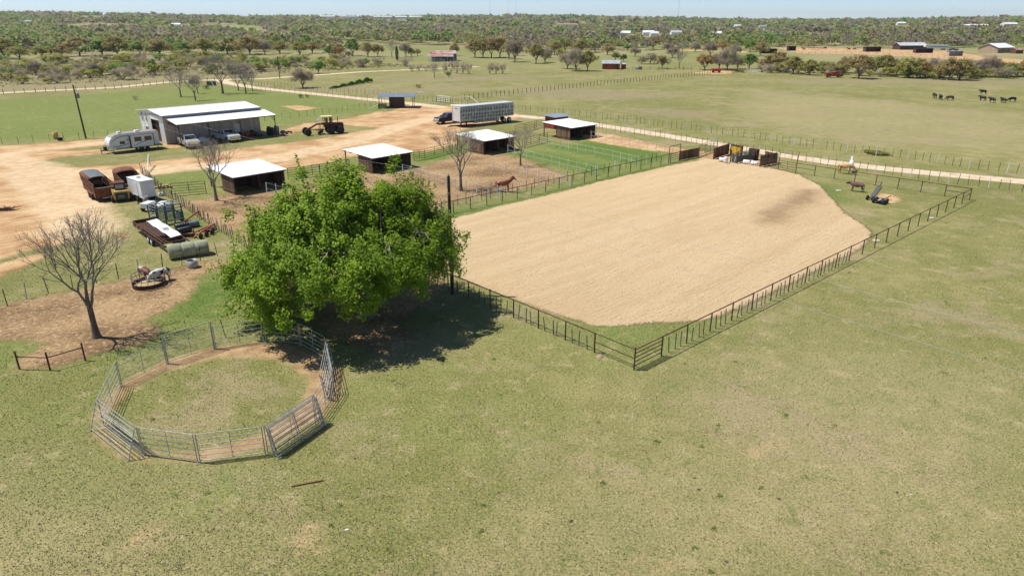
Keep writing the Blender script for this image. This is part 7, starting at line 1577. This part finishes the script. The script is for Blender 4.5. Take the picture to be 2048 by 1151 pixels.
# under and beside the lean-to
bf = lambda x, y: (barn.location.x + x * math.cos(R(45.77)) - y * math.sin(R(45.77)), barn.location.y + x * math.sin(R(45.77)) + y * math.cos(R(45.77)))
for i, (x, y, w, d, h, m_, nm, lb, ct_) in enumerate([(4.9, -2.2, 1.7, 1.1, 0.95, 'white_paint', 'feed_bin', 'white bin between the two pickups under the lean-to', 'bin'), (11.7, -1.2, 0.5, 0.5, 0.9, 'black', 'welder', 'black welder standing against the barn wall', 'machine'), (12.6, -1.8, 0.9, 0.7, 1.0, 'orange_impl', 'air_compressor', 'orange compressor under the right end of the lean-to', 'machine'), (13.7, -1.6, 0.9, 0.6, 1.05, 'rust', 'tool_cart', 'rusty tool cart under the right end of the lean-to', 'cart'), (14.5, -2.2, 0.8, 0.6, 0.7, 'green_steel', 'mower', 'green mower under the right end of the lean-to', 'mower'), (16.3, -2.6, 0.8, 0.8, 1.5, 'slot', 'weight_rack', 'black rack standing at the corner of the barn', 'rack'), (17.4, -2.8, 0.6, 0.6, 1.55, 'grey_steel', 'gas_cylinder_cart', 'grey cylinders standing by the last lean-to post', 'cart'), (18.4, -3.6, 1.1, 0.7, 0.7, 'grey_poly', 'crate', 'grey crate on the grass right of the lean-to', 'crate'), (19.6, -3.0, 1.2, 0.5, 0.4, 'rust_dark', 'scrap_heap', 'low heap of scrap iron right of the lean-to', 'scrap')]):
    q = bf(x, y); e = empty(nm, q, R(45.77) + random.gauss(0, 0.15), lb, ct_)
    MB().box(-w / 2, -d / 2, 0.15, w / 2, d / 2, h * 0.75).build('body', M[m_], e, bevel=0.04)
    MB().box(-w * 0.42, -d * 0.42, h * 0.755, w * 0.1, d * 0.3, h).build('top', M['slot'] if i % 2 else M[m_], e, bevel=0.02)
    MB().tube((w * 0.35, 0, h * 0.7), (w * 0.45, 0, h * 1.1), 0.03).build('handle', M['grey_steel'], e)
    for sx in (-1, 1): MB().lathe([(0.15, -0.05), (0.15, 0.05)], (sx * w * 0.35, -d / 2, 0.15), 10, 'y').build('wheel', M['tyre'], e)
    if nm in ('weight_rack', 'gas_cylinder_cart'):
        for k in range(4): MB().lathe([(0.11, 0.1), (0.12, 0.15), (0.12, h * 0.8), (0.05, h * 0.95)], (-w * 0.4 + k * w * 0.28, -d * 0.62, 0), 10).build('cylinder', M[m_], e)
for q, lb, m_ in [((-76.72, 116.12), 'tan feed tub at the field fence, left of the pole', 'yellow'), ((-75.09, 114.57), 'black feed tub at the field fence, left of the pole', 'black')]:
    e = empty('feed_tub', q, 0, lb, 'tub', 'feed tubs at the fence'); hh_ = 1.25 if m_ == 'yellow' else 0.55
    MB().lathe([(0.3, 0.0), (0.4, 0.1), (0.46, hh_), (0.42, hh_), (0.36, 0.15)], n=14).build('tub', M[m_], e); MB().tube((-0.45, 0, hh_), (0.45, 0, hh_), 0.02).build('bail', M['grey_steel'], e)
db = empty('debris_pile', (-53.35, 69.58), 0.2, 'dark heap of branches at the left edge of the yard', 'debris')
for i in range(14): MB().tube((random.uniform(-1.4, 1), random.uniform(-0.6, 0.6), 0.05), (random.uniform(-1, 2.6), random.uniform(-0.6, 0.6), random.uniform(0.1, 0.5)), 0.06, 0.03, 5).build('branch', M['rust_dark'], db)

# ------------------------------------------------------------------ animals
def skin(name, nodes, edges, mat, sub=2):
    me = bpy.data.meshes.new(name); me.from_pydata([n[:3] for n in nodes], edges, []); o = bpy.data.objects.new(name, me); COL.objects.link(o)
    m = o.modifiers.new('skin', 'SKIN'); m.use_smooth_shade = True
    sv = me.skin_vertices[0].data
    for i, n in enumerate(nodes): sv[i].radius = (n[3], n[4] if len(n) > 4 else n[3])
    sv[0].use_root = True
    s = o.modifiers.new('sub', 'SUBSURF'); s.levels = sub; s.render_levels = sub
    dg = bpy.context.evaluated_depsgraph_get(); ev = o.evaluated_get(dg); res = bpy.data.meshes.new_from_object(ev)
    bpy.data.objects.remove(o); bpy.data.meshes.remove(me); res.name = name
    res.materials.clear(); res.materials.append(mat)
    res.polygons.foreach_set('use_smooth', [True] * len(res.polygons))
    return res
def quad_nodes(horse=True, head='up', step=0.0):
    if horse:
        N = [(-0.62, 0, 1.18, .31, .34), (-0.05, 0, 1.08, .33, .36), (0.50, 0, 1.12, .29, .35), (0.80, 0, 1.36, .18, .25), (1.04, 0, 1.58, .13, .18), (1.20, 0, 1.72, .11, .14), (1.37, 0, 1.60, .095, .115), (1.56, 0, 1.42, .07, .075), (1.16, .08, 1.90, .03), (1.16, -.08, 1.90, .03)]
        if head == 'down': N[3:10] = [(0.85, 0, 1.12, .16, .2), (1.15, 0, 0.80, .12, .14), (1.30, 0, 0.58, .09, .10), (1.38, 0, 0.38, .075, .085), (1.43, 0, 0.16, .055, .06), (1.22, .09, 0.68, .025), (1.22, -.09, 0.68, .025)]
        hl = [(-.70, .17, .98, .17, .2), (-.60, .18, .74, .11, .13), (-.84, .17, .50, .08), (-.78, .17, .14, .06), (-.74, .17, .03, .07)]
        fl = [(.50, .16, .94, .13, .16), (.50, .16, .72, .085), (.53, .15, .45, .07), (.52, .15, .13, .058), (.55, .15, .03, .07)]
        tail = [(-.90, 0, 1.24, .05), (-1.03, 0, .95, .065), (-1.0, 0, .58, .04)]
    else:
        N = [(-0.70, 0, 1.02, .28, .30), (-0.05, 0, .92, .31, .36), (0.52, 0, .98, .27, .34), (0.86, 0, 1.10, .18, .24), (1.05, 0, 1.18, .13, .17), (1.16, 0, 1.20, .12, .13), (1.34, 0, 1.08, .10, .10), (1.50, 0, .96, .08, .075), (1.14, .24, 1.22, .035), (1.14, -.24, 1.22, .035)]
        if head == 'down': N[3:10] = [(0.86, 0, .90, .18, .22), (1.06, 0, .62, .13, .16), (1.16, 0, .44, .12, .12), (1.26, 0, .26, .10, .09), (1.33, 0, .12, .075, .06), (1.10, .22, .52, .035), (1.10, -.22, .52, .035)]
        hl = [(-.76, .19, .80, .17, .2), (-.68, .20, .58, .11), (-.86, .19, .38, .062), (-.80, .19, .12, .05), (-.77, .19, .03, .058)]
        fl = [(.52, .19, .74, .13, .16), (.52, .19, .54, .09), (.54, .18, .33, .058), (.53, .18, .11, .048), (.56, .18, .03, .058)]
        tail = [(-.98, 0, 1.08, .04), (-1.03, 0, .75, .03), (-1.02, 0, .38, .05)]
    E_ = [(0, 1), (1, 2), (2, 3), (3, 4), (4, 5), (5, 6), (6, 7), (5, 8), (5, 9)]
    for base, ch, sg in ((0, hl, 1), (0, hl, -1), (2, fl, 1), (2, fl, -1)):
        p = base; dx = step * sg * (1 if ch is hl else -1)
        for k, (x, y, z, *r) in enumerate(ch):
            N.append((x + dx * (k / 4) , y * sg, z, *r)); E_.append((p, len(N) - 1)); p = len(N) - 1
    p = 0
    for q in tail: N.append(q); E_.append((p, len(N) - 1)); p = len(N) - 1
    return N, E_
HU, HD = quad_nodes(True, 'up', 0.02), quad_nodes(True, 'down', 0.12); CU, CD = quad_nodes(False, 'up', 0.14), quad_nodes(False, 'down', 0.08)
def animal(name, label, cat, shape, mat, loc, rz, s=1.0, group=None, extras=None):
    key = (id(shape), mat)
    if key not in animal.c: animal.c[key] = skin(name + '_body', shape[0], shape[1], M[mat])
    root = empty(name, loc, rz, label, cat, group); root.scale = (s * 0.92, s, s)
    link('body', animal.c[key], root)
    for nm, mb, m_ in (extras or []): mb.build(nm, M[m_], root)
    return root
animal.c = {}
mane = lambda m_: [('mane', MB().prism([(0.70, 1.60), (0.95, 1.80), (1.12, 1.90), (1.16, 1.82), (0.98, 1.66), (0.76, 1.5)], -0.03, 0.03), m_)]
sock = lambda xs, m_: [('sock', MB().tube((x, y, 0.02), (x + 0.0, y, 0.3), 0.062, 0.056, 8), m_) for x, y in xs]
animal('horse', 'chestnut horse with white blaze standing in the dirt paddock', 'horse', HU, 'chestnut', (-0.93, 78.01), R(-12), 1.02, None, mane('chestnut') + [('blaze', MB().prism([(1.34, 1.76), (1.58, 1.54), (1.64, 1.44), (1.56, 1.48), (1.32, 1.70)], -0.035, 0.035), 'white_coat')] + sock([(-0.70, 0.17), (-0.84, -0.17)], 'white_coat'))
animal('horse', 'golden horse walking along the roadside fence', 'horse', HD, 'buckskin', (43.3, 88.06), R(-35), 1.0, None, mane('white_coat')[:0])
animal('horse', 'white horse standing behind the golden one', 'horse', HU, 'white_coat', (44.53, 89.32), R(65), 1.0, None, mane('white_coat'))
for i, (q, a, sh, lb) in enumerate([((108.51, 181.18), 80, CU, 'leftmost black cow of the herd, walking away'), ((107.95, 177.59), 70, CU, 'second black cow from the left, walking away'), ((109.31, 175.85), 120, CD, 'black cow grazing, third from the left'), ((127.15, 190.8), 178, CU, 'black cow standing farthest back, seen side on'), ((116.69, 174.71), 110, CU, 'black cow right below the farthest back one'), ((116.5, 170.81), 100, CU, 'black cow third from the right edge'), ((118.81, 170.27), 88, CU, 'black cow seen from behind, second from the right edge'), ((122.49, 172.46), 172, CD, 'rightmost black cow, grazing side on')]):
    animal('cow', lb, 'cow', sh, 'black_coat', q, R(a), 0.98, 'black cows in the big pasture')
animal('cow', 'brown and white cow feeding at the far side of the hay ring', 'cow', CD, 'brown_coat', (-28.12, 49.08), R(-40), 0.85)
animal('cow', 'black and white calf feeding at the right side of the hay ring', 'cow', CD, 'pied_coat', (-26.76, 48.64), R(-130), 0.85)
for i, (q, a, lb) in enumerate([((196.27, 486.16), 180, 'dark horse in the far paddock, leftmost'), ((218.14, 503.47), 10, 'dark horse in the far paddock, second from the left'), ((224.67, 482.01), 185, 'dark horse in the far paddock, third from the left'), ((230.27, 486.16), 0, 'dark horse in the far paddock, rightmost')]): animal('horse', lb, 'horse', HD if i % 2 else HU, 'dark_coat', q, R(a), 1.2, 'horses in the far paddocks')
# hay ring
hr_ = empty('hay_ring', (-27.27, 47.9), 0, 'low round steel hay feeder in the cow pen', 'hay feeder'); rH = 1.15
mb = MB()
for i in range(28):
    a, b = 2 * math.pi * i / 28, 2 * math.pi * (i + 1) / 28
    mb.add([(rH * math.cos(t_) * k_, rH * math.sin(t_) * k_, z) for t_ in (a, b) for k_ in (1, 0.985) for z in (0.02, 0.34)], [(0, 4, 5, 1), (2, 3, 7, 6), (1, 5, 7, 3), (0, 2, 6, 4)])
mb.build('skirt', M['rust_dark'], hr_)
mb = MB()
for z in (0.62, 0.88):
    mb.path([(rH * math.cos(2 * math.pi * i / 28), rH * math.sin(2 * math.pi * i / 28), z) for i in range(29)], 0.025, 5)
mb.build('hoops', M['grey_steel'], hr_)
for i in range(16): a = 2 * math.pi * i / 16; MB().tube((rH * math.cos(a), rH * math.sin(a), 0.33), (rH * math.cos(a + 0.15), rH * math.sin(a + 0.15), 0.88), 0.02, n=5).build('slant_bar', M['grey_steel'], hr_)
MB().lathe([(1.05, 0.0), (1.0, 0.12), (0.6, 0.24), (0.1, 0.3)], n=20).build('hay', M['hay'], hr_)
# roping dummy and drags in the arena corner
animal('roping_dummy', 'pinkish brown roping dummy standing at the arena corner', 'roping dummy', CU, 'dun', (40.08, 78.14), R(150), 0.85, None, [('head_wrap', MB().lathe([(0.04, 1.0), (0.15, 1.1), (0.15, 1.3), (0.04, 1.55)], (0, 0, 1.1), 10, 'x'), 'black'), ('horns', MB().tube((1.16, -0.4, 1.3), (1.16, 0.4, 1.3), 0.03), 'black')])
dgA = empty('harrow_drag', (39.84, 74.08), R(38), 'black harrow tipped up in the arena corner', 'implement')
MB().cbox((0.75, 0, 0.75), (1.9, 0.5, 0.16), Matrix.Rotation(R(-38), 3, 'Y')).build('frame', M['black'], dgA)
for i in range(6): MB().tube((0.1 + i * 0.28, -0.2, 0.3 + i * 0.22), (0.0 + i * 0.28, -0.2, 0.15 + i * 0.22), 0.035).build('tine', M['black'], dgA)
wheel(dgA, -0.2, -0.25, 0.26, 0.16, 'tan_wall', -1); wheel(dgA, -0.2, 0.35, 0.26, 0.16, 'tan_wall', 1); MB().tube((1.5, 0, 1.3), (1.9, 0.05, 1.75), 0.05).build('hitch', M['black'], dgA)
dgB = empty('sled_cart', (40.16, 72.74), R(40), 'small black wheeled drag with long tongue, right of the harrow', 'implement')
MB().box(-0.6, -0.5, 0.2, 0.5, 0.5, 0.35).build('deck', M['black'], dgB); MB().tube((0.5, 0, 0.3), (2.6, 0.0, 0.42), 0.045).build('tongue', M['black'], dgB); MB().box(-0.5, -0.05, 0.36, 0.3, 0.12, 0.42).build('plank', M['pale_post'], dgB)
for x in (-0.4, 0.35):
    for y, sd in ((-0.55, -1), (0.55, 1)): wheel(dgB, x, y, 0.28, 0.18, 'black', sd)
for q, lb in [((38.26, 78.64), 'flat pale stone at the edge of the arena sand'), ((42.25, 66.65), 'flat pale stone under the right arena fence'), ((32.94, 59.08), 'white scrap lying under the right arena fence')]:
    e = empty('flat_stone', q, random.random(), lb, 'stone'); MB().prism([(-0.3, -0.2), (0.1, -0.28), (0.35, -0.1), (0.3, 0.2), (-0.1, 0.28), (-0.35, 0.1)], 0, 0.05, 'z').build('slab', M['stone'], e)
# red skip and scrap by the far hedgerow
rk = empty('red_skip', (78.3, 274.03), R(-5), 'small red wagon box on the sandy patch by the hedgerow', 'wagon'); MB().prism([(-1.6, 0.5), (1.6, 0.5), (1.9, 1.5), (-1.9, 1.5)], -0.9, 0.9).build('box', M['red_paint'], rk)
for x in (-1.1, 1.1):
    for y in (-0.8, 0.8): wheel(rk, x, y, 0.35, 0.2, 'rust_dark', 1 if y > 0 else -1)
sc_ = empty('scrap_tangle', (87.13, 274.03), 0, 'tangle of rusty frames beside the red wagon box', 'scrap')
for i in range(16): MB().tube((random.uniform(-3.5, 3), 0, 0), (random.uniform(-3.5, 3), random.uniform(-0.5, 0.5), random.uniform(0.8, 1.8)), 0.06).build('bar', M['rust'], sc_)
gf = post_fence('rail fence at the foot of the hedgerow', [(46.28, 292.87), (53.91, 289.81), (65.06, 289.81), (74.68, 283.87)], 3.2, ['far'], (0.5, 1.0), 0.03, 'wire')
pipe_panel('pale brace gate at the hedgerow, left of the oaks', (91.52, 278.16), (94.02, 270.01), 1.3, 3, 'pale_post', 'gate', 'hedgerow_gate', None, 2, 0.08)
# far paddock fences
post_fence('dark fence through the far horse paddocks', [(170.34, 433.83), (200.46, 440.62), (221.5, 433.83), (228.71, 408.63), (232.0, 380.9)], 4.5, ['far'], (0.6, 1.2), 0.03)
# loading panels behind the barn
for q, lb in [((-100.26, 223.8), 'dark panel stack left of the tallest bare tree'), ((-91.83, 216.69), 'dark panel with white strut beside the tallest bare tree')]:
    e = empty('panel_stack', q, R(3), lb, 'panels')
    for i in range(5): MB().box(-1.4, 0.08 * i, 0.1, 1.4, 0.08 * i + 0.04, 1.3).build('board', M['green_steel'], e)
    MB().tube((0.2, -0.1, 1.2), (1.1, -0.9, 0), 0.06).build('strut', M['white_post'], e)

# ------------------------------------------------------------------ small things in the pasture
rp = empty('fallen_pipe', (-9.41, 24.04), heading((-9.41, 24.04), (-8.13, 24.45)), 'rusty pipe lying in the pasture in front of the round pen', 'pipe'); MB().tube((0, 0, 0.03), (math.dist((-9.41, 24.04), (-8.13, 24.45)), 0, 0.04), 0.028, n=8).build('tube', M['rust'], rp); MB().tube((0.6, -0.02, 0.03), (0.62, 0.1, 0.03), 0.02).build('stub', M['rust'], rp)
lt = empty('litter', (-6.46, 21.39), 0.3, 'small white scrap of litter in the foreground grass', 'litter'); MB().add([(-0.07, -0.03, 0.02), (0.07, -0.04, 0.04), (0.06, 0.04, 0.03), (-0.06, 0.035, 0.05), (-0.07, -0.03, 0.01), (0.07, -0.04, 0.025), (0.06, 0.04, 0.015), (-0.06, 0.035, 0.035)], [(0, 1, 2, 3), (7, 6, 5, 4), (0, 4, 5, 1), (1, 5, 6, 2), (2, 6, 7, 3), (3, 7, 4, 0)]).build('paper', M['white_paint'], lt)
for i, (q, lb) in enumerate([((-12.46, 19.28), 'pale dry stick in the foreground grass'), ((-5.7, 34.78), 'dry stick standing in the tree shadow'), ((-5.78, 32.76), 'forked dry stick at the edge of the tree shadow')]):
    e = empty('dry_stick', q, i * 1.7, lb, 'stick'); MB().path([(0, 0, 0.02), (0.25, 0.06, 0.12), (0.45, 0.02, 0.22), (0.62, 0.12, 0.2)], 0.015, 5).build('stem', M['wood_stake'], e); MB().tube((0.25, 0.06, 0.12), (0.4, 0.3, 0.28), 0.01, n=4).build('twig', M['wood_stake'], e)
mo = empty('mole_hill', (5.21, 36.15), 0, 'orange molehill at the foot of the arena fence', 'molehill'); MB().lathe([(0.24, 0), (0.18, 0.07), (0.08, 0.12), (0.02, 0.13)], n=12).build('soil', M['tan_wall'], mo)
def scatter(name, label, cat, n, mat, rmin, rmax, flat, region, seed):
    rg = np.random.default_rng(seed); mb = MB(); k = 0
    while k < n:
        y = 19 + (region - 19) * rg.random() ** 1.3; x = (rg.random() * 2 - 1) * 0.78 * y
        z = zones(np.array([[x, y]])); 
        if max(z['sand'][0], z['road'][0]) > -0.4: continue
        r = rmin + (rmax - rmin) * rg.random() ** 2; m = 6; pts = []
        for a in range(m): t_ = a * 6.283 / m + rg.random() * 0.5; q = r * (0.7 + 0.5 * rg.random()); pts.append((x + q * math.cos(t_), y + q * math.sin(t_), 0.0))
        top = [(x + (p[0] - x) * 0.6, y + (p[1] - y) * 0.6, r * flat) for p in pts]; b = pts + top
        mb.add(b, [tuple(range(m, 2 * m))] + [(a, (a + 1) % m, m + (a + 1) % m, m + a) for a in range(m)]); k += 1
    tag(mb.build(name, M[mat]), label, cat, kind='stuff')
scatter('dung_scatter', 'dark dung scattered over the pasture and pens', 'dung', 60, 'dung', 0.03, 0.10, 0.35, 75, 5)
scatter('stone_scatter', 'small pale stones scattered over the pasture', 'stones', 45, 'stone', 0.02, 0.08, 0.5, 70, 6)


# ------------------------------------------------------------------ thin spring haze over the whole country
hz = MB().box(-9500, -350, -1.2, 9500, 11500, 150).mesh('haze', None)
hm = bpy.data.materials.new('haze_air'); hm.use_nodes = True; t = hm.node_tree
t.nodes.remove(t.nodes['Principled BSDF'])
pv_ = nd(t, 'ShaderNodeVolumePrincipled'); pv_.inputs['Color'].default_value = (0.92, 0.95, 1.0, 1); pv_.inputs['Density'].default_value = 0.00006; pv_.inputs['Anisotropy'].default_value = 0.2
t.links.new(pv_.outputs[0], t.nodes['Material Output'].inputs['Volume'])
hz.materials.append(hm); tag(link('haze', hz), 'thin pale haze in the air', 'haze', kind='stuff')
